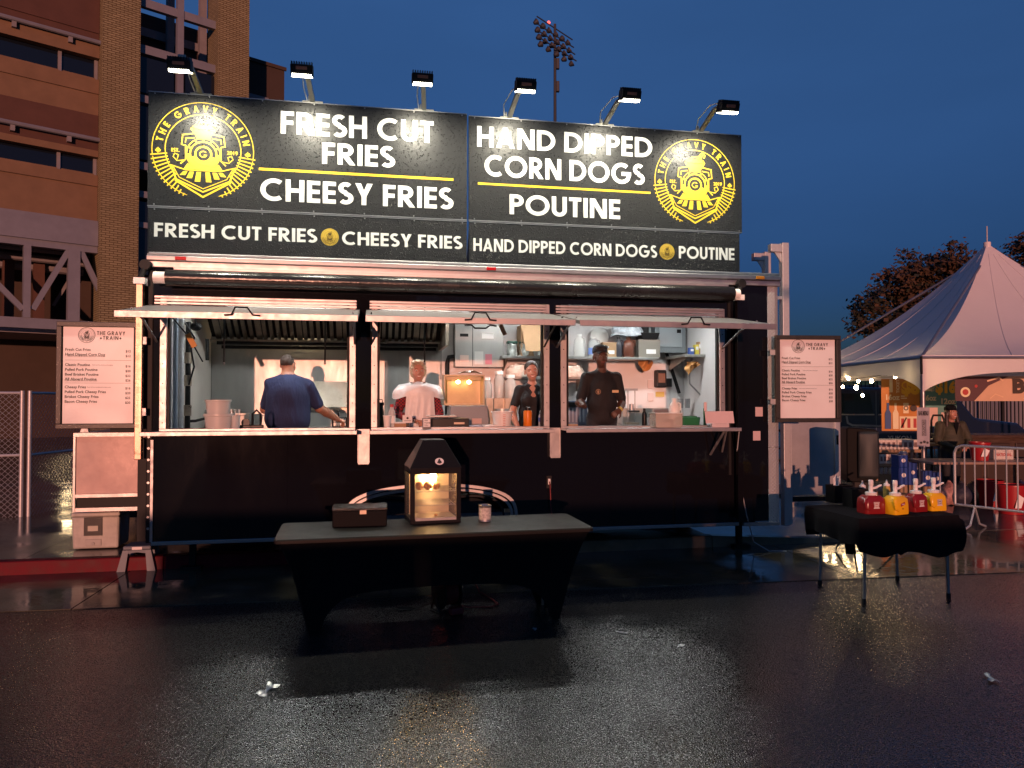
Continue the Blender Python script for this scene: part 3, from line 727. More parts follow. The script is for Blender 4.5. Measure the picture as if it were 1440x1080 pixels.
# wheel arch: fender trims, well, tyres
def arch_trim(x0, x1, zt_, w, y, name):
    p = [(x0 + (x1 - x0) * .5 * (1 - math.cos(math.pi * t)), y, .375 + (zt_ - .375) * max(0, math.sin(math.pi * t)) ** .42) for t in [i / 30 for i in range(31)]]
    mm = MB()
    for i in range(30): mm.bar(p[i], p[i + 1], .05, w, up=(0, 0, 1) if abs(p[i + 1][0] - p[i][0]) > abs(p[i + 1][2] - p[i][2]) else (1, 0, 0))
    return mm.build(name, ALU, trl)
m = MB()
def arch_strip(x0, x1, zt_, inner, y0, y1):
    mm = MB(); N = 40
    O_ = [(x0 + (x1 - x0) * .5 * (1 - math.cos(math.pi * i / N)), .375 + (zt_ - .375) * max(0, math.sin(math.pi * i / N)) ** .42) for i in range(N + 1)]
    cx_ = (x0 + x1) / 2; I_ = [(cx_ + (q[0] - cx_) * (1 - inner / (x1 - x0) * 2), .375 + (q[1] - .375) * (1 - inner / (zt_ - .375))) for q in O_]
    for i in range(N):
        mm.add([(O_[i][0], y0, O_[i][1]), (O_[i + 1][0], y0, O_[i + 1][1]), (I_[i + 1][0], y0, I_[i + 1][1]), (I_[i][0], y0, I_[i][1]),
                (O_[i][0], y1, O_[i][1]), (O_[i + 1][0], y1, O_[i + 1][1]), (I_[i + 1][0], y1, I_[i + 1][1]), (I_[i][0], y1, I_[i][1])], [(0, 1, 2, 3), (0, 4, 5, 1), (3, 2, 6, 7)])
    return mm
arch_strip(ax0 - .03, ax1 + .03, az + .035, .030, -.030, .0).build('wheel_arch_trim', ALU, trl)
arch_strip(ax0 + .015, ax1 - .015, az - .010, .026, -.018, .02).build('wheel_arch_trim', ALU, trl)
MB().box(ax0 - .05, ax1 + .05, .32, .36, .2, .92).build('wheel_well', BLACKM, trl)
for cx_ in (2.28, 3.10):
    w = thing('wheel', '', ''); w.parent = trl; w.location = (cx_, .17, .36)
    for k in ('label', 'category'): del w[k]
    prof = [(.20, -.11), (.31, -.11), (.345, -.08), (.345, .08), (.31, .11), (.20, .11)]
    t_ = MB().lathe(prof, n=28).build('tyre', BLACKR, w, smooth=True); t_.rotation_euler = (R(90), 0, 0)
    t_ = MB().lathe([(.02, .075), (.08, .085), (.10, .06), (.19, .055), (.205, .105), (.20, -.11)], n=24).build('rim', ALU_W, w, smooth=True); t_.rotation_euler = (R(90), 0, 0)
    arch_strip(cx_ - .36, cx_ + .36, .742, .02, .03, .2).build('tyre_fender', BLACKM, trl)
# chassis rails and jacks under the floor
for y in (.35, 2.1): MB().box(.05 if y < 1 else -.9, 6.5, y, y + .06, .30, .42).build('chassis_rail', BLACKM, trl)
for x, y in ((.25, .4), (6.3, .4), (.25, 2.1), (6.3, 2.1)):
    MB().box(x, x + .06, y, y + .06, .04, .40).box(x - .07, x + .13, y - .07, y + .13, .015, .045).build('stabiliser_jack', BLACKM, trl)
# serving window frames (aluminium angle with rivets), inner jambs
for a, c in WIN:
    fr = MB().box(a, a + .062, -.014, 0, ZS, 2.75).box(c - .062, c, -.014, 0, ZS, 2.75).box(a + .062, c - .062, -.0135, 0, 2.70, 2.75).box(a, c, -.0145, .0, ZS - .03, ZS).build('window_frame', ALU, trl, bevel=.003)
    for j in (a + .064, c - .086): MB().box(j, j + .022, .0, .05, ZS, 2.70).build('window_jamb', BLACKM, trl)
    rv = MB()
    for x in (a + .03, c - .03):
        for k in range(7): rv.cyl((x, -.018, ZS + .06 + k * .19), (x, -.013, ZS + .06 + k * .19), .006, 6)
    rv.build('rivets', BLACKM, fr)
# flaps propped open above the windows
FV, FZ = -1.05, 2.475
for i, (a, c) in enumerate(((-.02, 1.955), (2.02, 3.93), (3.97, 5.96))):
    fl = MB(); dx = .0
    v0, z0 = -.02, 2.655
    n_ = Vector((0, FZ - z0, FV - v0)); 
    fl.add([(a, v0, z0), (c, v0, z0), (c, FV, FZ), (a, FV, FZ), (a, v0, z0 - .035), (c, v0, z0 - .035), (c, FV, FZ - .035), (a, FV, FZ - .035)],
           [(0, 1, 2, 3), (7, 6, 5, 4), (0, 4, 5, 1), (1, 5, 6, 2), (2, 6, 7, 3), (3, 7, 4, 0)])
    o = fl.build('window_flap', ALU, trl)
    MB().box(a, c, FV - .014, FV - .0005, FZ - .052, FZ + .004).build('flap_edge', ALU, o, bevel=.003)
    for k in range(3):                                     # corrugated underside ribs
        y = v0 + (FV - v0) * (.12 + .1 * k); z = z0 - .036 + (FZ - z0) * (.12 + .1 * k)
        MB().box(a + .03, c - .03, y - .035, y + .035, z - .012, z).build('flap_rib', ALU, o)
    hx = a + (c - a) * (.50 if i == 0 else .52 if i == 1 else .56)
    for sgn, dz in ((1, .0),) if i != 1 else ((1, 0), (-1, -.05)):
        MB().tube([(hx - .12, FV - .03, FZ - .02 + dz), (hx - .06, FV - .035, FZ - .015 + dz), (hx - .03, FV - .05, FZ + .045 * sgn + dz), (hx + .07, FV - .05, FZ + .045 * sgn + dz), (hx + .11, FV - .035, FZ - .015 + dz), (hx + .17, FV - .03, FZ - .02 + dz)], .0085, 6).build('handle', BLACKM, o, smooth=True)
    for x in (a + .05, c - .05):                           # gas struts
        MB().tube([(x, -.0, 2.30), (x, -.45, 2.47), (x, -.78, 2.535)], [.011, .011, .007], 8).build('gas_strut', ALU_W if i != 1 else BLACKM, o, smooth=True)
    for q_, (zq, dq) in enumerate(((2.662, .034), (2.692, .026), (2.722, .034))): MB().box(a + .03, c - .03, -dq, -.0148, zq, zq + .024).build('head_channel', ALU, o, bevel=.004)
# fold-down shelf in three lengths, with the two folded brackets between
SHV = -.27
for a, c in ((-.04, 1.935), (2.06, 3.925), (4.05, 6.0)):
    s_ = MB().box(a, c, SHV, -.015, 1.418, 1.435).build('shelf', ALU, trl)
    MB().box(a, c, SHV - .012, SHV, 1.398, 1.4365).build('shelf_lip', ALU, s_, bevel=.003)
for a, c, z0 in ((1.945, 2.05, 1.10), (3.935, 4.04, 1.135)):
    MB().box(a, c, -.035, -.012, z0, 1.44).box(a - .006, a, -.05, -.012, z0, 1.44).box(c, c + .006, -.05, -.012, z0, 1.44).box(a, c, -.06, -.035, z0 - .012, z0 + .004).build('shelf_bracket', ALU, trl)
MB().tube([(5.82, SHV + .02, 1.41), (5.76, -.02, 1.13)], .014, 6).build('shelf_brace', ALU_W, trl)
MB().tube([(5.86, SHV + .06, 1.41), (5.90, -.02, 1.16)], .012, 6).build('shelf_brace', ALU_W, trl)
# rolled-up awning with its arms
aw = MB().tube([(.14, -.115, 2.905), (5.99, -.115, 2.905)], .078, 20).build('awning_roll', mat('wet_black_vinyl', (.012, .012, .012), .22, rvar=.1, bump=.003, bscale=30, vscale=4), trl, smooth=True)
MB().tube([(.03, -.115, 2.905), (.16, -.115, 2.905)], .058, 16).build('end_cap', WHITEPL, aw, smooth=True)
MB().tube([(5.97, -.115, 2.905), (6.06, -.115, 2.905)], .058, 16).build('end_cap', WHITEPL, aw, smooth=True)
MB().box(.2, 5.95, -.10, -.03, 2.99, 3.012).build('awning_rail', ALU, aw)
ARM_REFL = mat('arm_orange_reflection', (.30, .20, .15), .3, .75, var=.35, vscale=12, rvar=.1)  # left arm coloured orange-brown for the light it reflects
for x, z0, mt in ((-.10, 1.17, ARM_REFL), (6.075, .42, BLACKP)):
    ar = MB().box(x - .032, x + .032, -.115, -.05, z0, 2.84).build('awning_arm', mt, trl, bevel=.006)
    MB().box(x - .05, x + .05, -.13, -.04, 2.84, 2.90).build('bracket', WHITEPL, ar)
    MB().tube([(x, -.09, 2.90), (x + .05, -.06, 3.05)], .03, 8).build('knuckle', BLACKM, ar)
    MB().cyl((x + .04, -.10, 3.03), (x + .04, -.02, 3.03), .05, 12).build('pivot', BLACKM, ar)
MB().box(5.985, 6.015, -.012, 0, .9, 2.95).build('edge_trim', BLACKM, trl)
# marker lights on the rail
for x, c_ in ((.25, (.45, .01, .01)), (6.36, (.55, .20, .02)), (3.3, (.45, .01, .01))):
    MB().box(x - .05, x + .05, -.06, -.046, 3.09, 3.125).build('marker_light', mat('lens_%d' % int(x * 10), c_, .15), trl, bevel=.005)
# faint row of monograms on the upper skin
gm = mat('faint_print', (.028, .024, .024), .3)
f = Flat(-.0005)
for k in range(9):
    x = 2.45 + k * .255; f.strip([(x + .075, 2.93), (x - .02, 2.93)] + arc(x - .02, 2.895, .045, .04, 90, 270, 8) + [(x + .02, 2.855), (x + .02, 2.89), (x + .085, 2.89)], .020)
f.build('monograms', gm, trl)
for x in (2.05, 4.12): MB().box(x - .04, x + .04, -.012, 0, 2.955, 2.985).build('badge', mat('brass', (.6, .45, .2), .3, .9), trl)
# exterior outlet
ot = MB().box(3.90, 3.955, -.02, 0, .80, .93).build('outlet', BLACKPL, trl)
MB().box(3.915, 3.94, -.026, -.0205, .84, .90).build('socket', WHITEPL, ot)
# small white stickers on the end panel
for x, z in ((6.36, 1.60), (6.33, 1.33)):
    MB().box(x - .045, x + .045, -.002, -.0006, z - .05, z + .055).build('sticker', mat('pinkish_sticker', (.55, .40, .40), .5), trl)

# ---- nose cabinet on the drawbar (left)
CABM = mat('cabinet_skin', (.30, .22, .21), .45, .3, var=.2, vscale=3, rvar=.1)
x0, x1 = T(107, 640, .55)[0], -.07
cb = MB().box(x0, x1, .55, 2.0, .78, 1.36).build('nose_cabinet', CABM, trl)
MB().box(x0 - .02, x1, .53, 2.0, 1.362, 1.40).build('cabinet_trim', ALU, cb)
MB().box(x0 - .02, x1, .53, 2.0, .745, .778).build('cabinet_trim', ALU, cb)
MB().box(x0 - .02, x0 - .0005, .53, .56, .60, 1.361).build('cabinet_trim', ALU, cb)
MB().box(x0, x1, .57, 2.0, .64, .744).build('skirt', BLACKM, cb)
MB().box(x0 - .02, x1, .54, 2.0, .60, .638).build('cabinet_trim', ALU, cb)
MB().prism([(x0 + .03, 1.405), (x0 + .11, 1.405), (x0 + .085, 1.50), (x0 + .06, 1.50)], 'y', .56, .6).build('hasp', ALU_W, cb)
MB().box(x0 + .3, x1, .6, 2.0, 1.402, 2.4).build('nose_box', BLACKM, trl)
MB().box(-.16, -.062, .1, .5, .36, 1.36).build('nose_corner', BLACKM, trl)
# ---- rear porch with railing panel and the two hooked posts (right)
PV = .95
pa, pb = T(1113, 640, PV)[0], T(1173, 640, PV)[0]; pz0, pz1 = .50, 1.42
MB().box(pa, pb, PV, PV + .03, pz0 + .02, pz1 + .2).build('porch_panel', mat('grey_plate', (.42, .43, .45), .45, .6, var=.12, vscale=6, bump=.0012, bscale=120), trl)
MB().box(pa - .06, pa, PV - .02, PV + .05, .16, 1.75).build('porch_post', GALV, trl, bevel=.004)
MB().box(pb, pb + .08, PV - .02, PV + .05, .62, 1.75).build('porch_post', GALV, trl, bevel=.004)
MB().box(pa, pb + .08, PV - .02, PV + 1.3, .44, .50).build('porch_deck', BLACKM, trl)
MB().box(pb + .02, pb + .05, PV - .025, PV - .0205, 1.16, 1.28).build('latch', BLACKPL, trl)
MB().box(6.64, pa - .06, PV, PV + .03, .95, .98).box(6.64, pa - .06, PV, PV + .03, 1.33, 1.36).build('porch_rail', BLACKM, trl)
for px_, yt, v_ in ((1105, 341, .8), (1080, 354, 1.5)):
    ux, zt_ = T(px_, yt, v_); b_ = .16 if px_ == 1105 else 2.9
    h_ = MB().box(ux - .045, ux + .045, v_, v_ + .09, b_, zt_).build('hook_post', GALV, trl, bevel=.005)
    MB().box(ux - .20, ux - .046, v_ + .005, v_ + .085, zt_ - .12, zt_ - .02).build('hook_arm', GALV, h_, bevel=.005)
    MB().prism([(ux - .046, zt_ - .121), (ux - .046, zt_ - .25), (ux - .14, zt_ - .121)], 'y', v_ + .03, v_ + .05).build('gusset', GALV, h_)
MB().box(6.64, T(1104, 400, .8)[0], .82, .85, 3.0, 3.04).build('hook_tie', GALV, trl)

for x in (1.24, 4.62): MB().box(x - .014, x + .014, -.004, -.0003, .376, 1.395).build('panel_batten', BLACKP, trl, bevel=.0015)
rv = MB()
for k in range(60):
    for z in (.40, 1.385): rv.cyl((.06 + k * .1, -.004, z), (.06 + k * .1, 0, z), .005, 6)
kind(rv.build('skin_rivets', BLACKM, trl), 'stuff')
# ------------------------------------------------------------ roof signs
def sign_black():
    m = mat('wet_black_signboard', (.015, .015, .016), .34); n, l, b = nodes(m)
    tc = n.new('ShaderNodeTexCoord')
    vo = n.new('ShaderNodeTexVoronoi'); vo.inputs['Scale'].default_value = 46; l.new(tc.outputs['Object'], vo.inputs['Vector'])
    v2 = n.new('ShaderNodeTexVoronoi'); v2.inputs['Scale'].default_value = 110; l.new(tc.outputs['Object'], v2.inputs['Vector'])
    mr = n.new('ShaderNodeMapRange'); mr.inputs[1].default_value = .06; mr.inputs[2].default_value = .30; mr.inputs[3].default_value = 1; mr.inputs[4].default_value = 0; l.new(vo.outputs['Distance'], mr.inputs[0])
    m2 = n.new('ShaderNodeMapRange'); m2.inputs[1].default_value = .06; m2.inputs[2].default_value = .35; m2.inputs[3].default_value = .45; m2.inputs[4].default_value = 0; l.new(v2.outputs['Distance'], m2.inputs[0])
    ad = n.new('ShaderNodeMath'); ad.operation = 'ADD'; l.new(mr.outputs[0], ad.inputs[0]); l.new(m2.outputs[0], ad.inputs[1])
    bp = n.new('ShaderNodeBump'); bp.inputs['Distance'].default_value = .006; l.new(ad.outputs[0], bp.inputs['Height']); l.new(bp.outputs[0], b.inputs['Normal'])
    r2 = n.new('ShaderNodeMapRange'); r2.inputs[3].default_value = .37; r2.inputs[4].default_value = .12; l.new(mr.outputs[0], r2.inputs[0]); l.new(r2.outputs[0], b.inputs['Roughness'])
    return m
SBLK = sign_black()
VWHT = mat('white_vinyl', (.78, .77, .74), .35)
VYEL = mat('yellow_vinyl', (.74, .50, .03), .4)
VGOLD = mat('gold_vinyl', (.62, .42, .06), .4)
SV = -.012
def panel(name, label, u0, u1, z0, z1, group):
    t = thing(name, label, 'sign', TR.W(u0, 0, z0), TR.a, group)
    MB().box(0, u1 - u0, SV, .02, 0, z1 - z0).build('board', SBLK, t)
    ed = MB().box(0, u1 - u0, SV - .004, SV, 0, .010).build('edge_trim', ALU, t)
    MB().box(0, u1 - u0, SV - .004, SV, z1 - z0 - .008, z1 - z0).build('edge_trim', ALU, t)
    k = 0
    while .06 + k * .50 < u1 - u0 - .03:
        for z in (.022, z1 - z0 - .02): MB().cyl((.06 + k * .5, SV - .008, z), (.06 + k * .5, SV, z), .007, 8).build('screw', ALU, t)
        k += 1
    return t, u0, z0
def put(t, u0, z0, txt, xl, xr, yb, yt_, name='lettering', thick=.188):
    """text between two measured ends, base line and cap height measured at the left"""
    a, zb_ = TR.T(xl, yb, SV); c, _ = TR.T(xr, yb, SV); _, zt_ = TR.T(xl, yt_, SV)
    f = Flat(SV); f.text(txt, a - u0, zb_ - z0, zt_ - zb_, t=thick, width=c - a); return f.build(name, VWHT, t)
def rule(t, u0, z0, xl, xr, y0, y1):
    a, z1 = TR.T(xl, y0, SV); c, _ = TR.T(xr, y0, SV); _, zb_ = TR.T(xl, y1, SV)
    f = Flat(SV); f.poly([(a - u0, zb_ - z0), (c - u0, zb_ - z0), (c - u0, z1 - z0), (a - u0, z1 - z0)]); f.build('rule', VYEL, t)
GS = 'black signboards on the trailer roof'
t, a, z = panel('signboard', 'large black signboard with left train emblem and FRESH CUT FRIES, CHEESY FRIES lettering', -.065, 3.047, 3.612, 4.738, GS)
put(t, a, z, 'FRESH CUT', 394.8, 609.8, 187.5, 155.8); put(t, a, z, 'FRIES', 453, 554.5, 230, 200.0); rule(t, a, z, 364, 637.6, 235.6, 239.2); put(t, a, z, 'CHEESY FRIES', 366, 636.6, 281.5, 250.3)
e0, ez = TR.T(286, 211.5, SV); emblem(e0 - a, ez - z, .478, SV, VYEL, t, SBLK)
t, a, z = panel('signboard', 'large black signboard with right train emblem and HAND DIPPED CORN DOGS, POUTINE lettering', 3.067, 6.160, 3.612, 4.722, GS)
put(t, a, z, 'HAND DIPPED', 671, 917.2, 206, 176.9); put(t, a, z, 'CORN DOGS', 681.5, 905.7, 247.3, 217.4); rule(t, a, z, 672, 914.7, 256.4, 259.4); put(t, a, z, 'POUTINE', 716.7, 872, 301, 273)
e0, ez = TR.T(977.3, 255.5, SV); emblem(e0 - a, ez - z, .478, SV, VYEL, t, SBLK)
t, a, z = panel('signboard', 'narrow black strip sign reading FRESH CUT FRIES and CHEESY FRIES under the left board', -.060, 3.047, 3.142, 3.606, GS)
put(t, a, z, 'FRESH CUT FRIES', 216.6, 445.3, 332.6, 312.8); put(t, a, z, 'CHEESY FRIES', 481, 649.7, 344, 325.4)
def medal(t, u0, z0, px_, py_, r):
    e0, ez = TR.T(px_, py_, SV); f = Flat(SV, .0002); f.disc(e0 - u0, ez - z0, r, 32); f.build('medallion', VGOLD, t)
    emblem(e0 - u0, ez - z0, r * .9, SV - .0016, mat('medal_dark', (.10, .06, .012), .5), t, SBLK, False)
medal(t, a, z, 463.8, 333.4, .088)
t, a, z = panel('signboard', 'narrow black strip sign reading HAND DIPPED CORN DOGS and POUTINE under the right board', 3.072, 6.130, 3.142, 3.606, GS)
put(t, a, z, 'HAND DIPPED CORN DOGS', 665.6, 923.6, 352.8, 334.8); put(t, a, z, 'POUTINE', 954.6, 1032.8, 363.2, 346); medal(t, a, z, 938, 354, .088)
# frame that carries the boards, standing on the roof
fr = thing('sign_frame', 'galvanised frame behind the roof signboards', 'sign frame', TR.W(0, 0, 3.17), TR.a)
for x in (.1, 1.55, 3.0, 3.15, 4.65, 6.0):
    MB().box(x - .02, x + .02, .022, .06, .0, 1.54).build('upright', GALV, fr)
    MB().bar((x, .06, 1.35), (x, .75, .02), .03, .03).build('stay', GALV, fr)
# ------------------------------------------------------------ floodlights on arms
LENS = mat('flood_lens', (1, 1, 1), .4, emit=(1.0, .93, .72), es=14)
ARMM = mat('pale_arm', (.34, .33, .29), .5, .3)
wheres = ['over the left train emblem', 'over the word FRESH', 'over the word CUT', 'over the word HAND', 'over the word DIPPED', 'over the right train emblem']
LAMPS = [(.37, 4.655, .415), (1.43, 4.70, 1.48), (2.54, 4.71, 2.60), (3.545, 4.72, 3.50), (4.62, 4.71, 4.555), (5.685, 4.665, 5.673)]
for i, (uh, zh, ub) in enumerate(LAMPS):
    ztop = 4.738 if i < 3 else 4.722
    L_ = thing('floodlight', 'black LED floodlight on a pale arm ' + wheres[i], 'floodlight', TR.W(ub, 0, ztop), TR.a, 'six floodlights lighting the roof signs')
    dx, dz = uh - ub, zh - ztop
    MB().box(-.10, .10, -.02, .045, .001, .014).build('foot', ARMM, L_)
    MB().box(-.045, -.03, -.03, .03, .014, .06).build('foot_gusset', ARMM, L_)
    arm = MB(); arm.bar((0, 0, .01), (dx * .55, -.34, .13), .045, .03); arm.bar((dx * .55, -.335, .13), (dx, -.56, .11), .042, .028); arm.build('arm', ARMM, L_)
    MB().tube([(-.05, .02, .0), (-.08, -.12, .10), (dx * .5 - .05, -.34, .17), (dx, -.55, .13)], .006, 6).build('cable', WHITEPL, L_, smooth=True)
    MB().tube([(dx - .03, -.56, .10), (dx + .03, -.56, .10)], .038, 10).build('swivel', ARMM, L_, smooth=True)
    Mt = Matrix.Rotation(R(20), 3, 'X')                     # the head looks back and down at the board
    c = Vector((dx, -.62, dz + .07))
    hd = MB().obox(c + Mt @ Vector((0, 0, .022)), (.20, .13, .10), Mt).build('head', BLACKM, L_, bevel=.008)
    fins = MB()
    for k in range(9): fins.obox(c + Mt @ Vector((-.09 + k * .0225, .0, .084)), (.006, .11, .024), Mt)
    fins.build('cooling_fins', BLACKM, hd)
    MB().obox(c + Mt @ Vector((0, .004, -.0325)), (.18, .105, .008), Mt).build('lens', LENS, hd)
    MB().obox(c + Mt @ Vector((0, -.0668, .040)), (.10, .003, .028), Mt).build('rating_plate', mat('rating_plate', (.40, .16, .10), .5), hd)
    lt = MB()
    for k in range(9): lt.obox(c + Mt @ Vector((-.08 + k * .02, -.066, -.020)), (.012, .006, .018), Mt)
    lt.build('led_row', LENS, hd)
    ld = bpy.data.lights.new('flood', 'AREA'); ld.shape = 'RECTANGLE'; ld.size, ld.size_y = .18, .11; ld.energy = 24; ld.color = (1.0, .93, .74); ld.spread = R(150)
    lo = bpy.data.objects.new('flood', ld); COL.objects.link(lo); lo.parent = L_
    lo.location = c + Mt @ Vector((0, .004, -.038)); lo.rotation_euler = Mt.to_euler()
# ------------------------------------------------------------ menu boards
MENU = [('Fresh Cut Fries', '$12', .235), ('Hand Dipped Corn Dog', '$12', .285), (None, None, .345),
        ('Classic Poutine', '$16', .392), ('Pulled Pork Poutine', '$20', .442), ('Beef Brisket Poutine', '$22', .492), ('All Aboard Poutine', '$26', .540), (None, None, .582),
        ('Cheesy Fries', '$16', .622), ('Pulled Pork Cheesy Fries', '$20', .672), ('Brisket Cheesy Fries', '$22', .722), ('Bacon Cheesy Fries', '$20', .772)]
INK = mat('menu_ink', (.03, .028, .028), .5)
def menu_board(label, p0, rz, W, H, papm):
    t = thing('menu_board', label, 'menu board', p0, rz, 'framed menu boards at the trailer ends')
    fm = mat('chipped_black_frame', (.018, .015, .014), .4, var=.6, vscale=25)
    for x0_, x1_, z0_, z1_ in ((0, W, 0, .045), (0, W, H - .045, H), (0, .045, .0455, H - .0455), (W - .05, W, .0455, H - .0455)):
        MB().box(x0_, x1_, -.025, .03, z0_, z1_).build('frame', fm, t, bevel=.004)
    MB().box(.04, W - .045, .0, .02, .04, H - .04).build('backing', BLACKM, t)
    pw, ph = W - .115, H - .095
    pm = MB(); px0, pz0 = .052, .048
    pm.grid(lambda a, b: (px0 + a * pw, -.004 - .0012 * math.sin(b * 9 + a * 5) * (1 if b < .2 else .3), pz0 + b * ph), 12, 24)
    pm.build('poster', papm, t, smooth=True)
    y = -.0062
    zz = lambda q: pz0 + ph * (1 - q)
    emblem(px0 + pw * .33, zz(.085), .085 * W, y, INK, t, papm, False)
    f = Flat(y); f.ring(px0 + pw * .33, zz(.085), .098 * W, .004)
    f.text('THE GRAVY', px0 + pw * .475, zz(.082), .036 * H, t=.17, width=pw * .40, gap=.22)
    f.text('TRAIN', px0 + pw * .56, zz(.130), .034 * H, t=.17, width=pw * .22, gap=.22)
    for xx in (.53, .81):
        f.poly([(px0 + pw * (xx + dx_), zz(.115 + dz_)) for dx_, dz_ in ((-.018, 0), (-.006, -.006), (0, -.014), (.006, -.006), (.018, 0), (.006, .006), (0, .014), (-.006, .006))])
    f.build('heading', INK, t)
    for nm, pr, q in MENU:
        if nm is None:
            ff = Flat(y); ff.poly([(px0 + .02, zz(q) - .001), (px0 + pw - .02, zz(q) - .001), (px0 + pw - .02, zz(q) + .0012), (px0 + .02, zz(q) + .0012)]); ff.build('rule', INK, t); continue
        bfont(nm, px0 + .018, zz(q) - .012, .0245 * H, y, 'menu_line', INK, t, bold=.016, squeeze=1.0)
        bfont(pr, px0 + pw * .885, zz(q) - .022, .021 * H, y, 'price', INK, t, bold=.014)
    bfont('Nathan\'s 1/4lb all beef hot dog hand dipped in our house batter', px0 + .04, zz(.308), .0085 * H, y, 'menu_note', INK, t)
    bfont('Fresh cut fries, cheese curds & gravy', px0 + pw * .41, zz(.398), .0085 * H, y, 'menu_note', INK, t)
    bfont('Loaded with brisket, pulled pork, bacon, cheese & gravy', px0 + .02, zz(.562), .0085 * H, y, 'menu_note', INK, t)
    bfont('Fresh cut fries, smothered in cheese sauce', px0 + pw * .34, zz(.628), .0085 * H, y, 'menu_note', INK, t)
    return t
PAP = mat('menu_paper', (.72, .68, .68), .3, var=.04, vscale=3)
u0_, z0_ = T(79, 603, -.09); u1_, _ = T(197, 603, -.09); _, z1_ = T(79, 452, -.09)
mb = menu_board('framed menu poster hanging off the left end of the trailer above the cooler', TR.W(u0_, -.09, z0_), TR.a, u1_ - u0_, z1_ - z0_, PAP)
for z in (.12, .8): MB().box(u1_ - u0_ + .001, u1_ - u0_ + .05, -.01, .02, z, z + .07).build('hinge', ALU_W, mb)
A = TR.W(T(1091, 594, -.12)[0], -.12, T(1091, 594, -.12)[1]); az_ = TR.a - R(6)
fR = Frame(A, az_); ur, _ = fR.T(1182, 594, 0); _, zt_ = fR.T(1091, 471.5, 0)
mb = menu_board('framed menu poster hanging off the right end of the trailer beside the condiment table', A, az_, ur, zt_ - A.z, PAP)
for z in (.2, .75): MB().box(-.06, -.001, .0, .03, z, z + .06).build('hinge', ALU_W, mb)
# ------------------------------------------------------------ fixed kitchen inside the trailer
MB().box(.034, 3.02, VD - .03, VD - .006, .55, 2.96).build('steel_wall', STEEL, trl)
MB().box(3.021, 6.55, VD - .026, VD - .006, .55, 2.96).build('board_wall', FRP, trl)
MB().box(.002, .03, .06, VD - .031, .55, 2.96).build('inner_end_wall', LINER, trl)
MB().box(6.55, 6.58, .06, VD - .006, .55, 2.96).build('inner_end_wall', FRP, trl)
for x, w in ((.62, .012), (1.28, .012), (2.3, .02)): MB().box(x, x + w, VD - .034, VD - .0305, 1.4, 2.42).build('wall_seam', STEEL, trl)
# back counter and front counter
MB().box(.05, 3.3, 1.72, VD - .04, 1.30, 1.335).box(.06, 3.3, 1.75, VD - .04, .55, 1.30).build('back_counter', STEEL, trl)
MB().box(3.32, 6.5, 1.80, VD - .04, 1.36, 1.40).box(3.33, 6.5, 1.83, VD - .04, .55, 1.36).build('back_counter', STEEL, trl)
MB().box(.04, 6.5, .04, .50, 1.40, 1.44).build('front_counter', mat('dark_counter', (.03, .03, .03), .35), trl)
MB().box(.04, 6.5, .04, .06, 1.441, 1.455).build('counter_upstand', BLACKM, trl)
# extraction hood with baffle filters
hd = MB().box(.06, 3.0, 1.30, VD - .04, 2.86, 2.955).build('hood', STEELD, trl)
MB().box(.06, 3.0, 1.29, 1.33, 2.70, 2.955).build('hood_lip', STEELD, hd)
MB().box(2.96, 3.0, 1.331, VD - .04, 2.40, 2.859).build('hood_cheek', STEELD, hd)
fA_, fB_ = Vector((0, 2.12, 2.50)), Vector((0, 1.62, 2.86))
n_f = 34
for k in range(n_f):
    x = .16 + k * (2.78 / n_f); w_ = 2.78 / n_f * (.52 if k % 6 else .8)
    mm = MB(); mm.add([(x, fA_.y, fA_.z), (x + w_, fA_.y, fA_.z), (x + w_, fB_.y, fB_.z), (x, fB_.y, fB_.z), (x, fA_.y + .03, fA_.z + .03), (x + w_, fA_.y + .03, fA_.z + .03), (x + w_, fB_.y + .03, fB_.z), (x, fB_.y + .03, fB_.z)],
                      [(0, 1, 2, 3), (7, 6, 5, 4), (0, 4, 5, 1), (1, 5, 6, 2), (2, 6, 7, 3), (3, 7, 4, 0)])
    mm.build('filter_baffle', STEELD, hd)
MB().add([(.1, 2.16, 2.53), (2.96, 2.16, 2.53), (2.96, 1.68, 2.86), (.1, 1.68, 2.86)], [(0, 1, 2, 3)]).build('filter_back', DARK, hd)
MB().box(.1, 2.95, 2.05, 2.14, 2.46, 2.495).build('grease_trough', STEELD, hd)
for y, z in ((1.95, 2.44), (2.25, 2.41)): MB().tube([(.2, y, z), (2.92, y, z)], .022, 8).build('fire_pipe', BLACKM, hd, smooth=True)
MB().box(.1, 2.95, VD - .05, VD - .0345, 2.36, 2.40).build('wall_trim', STEEL, trl)
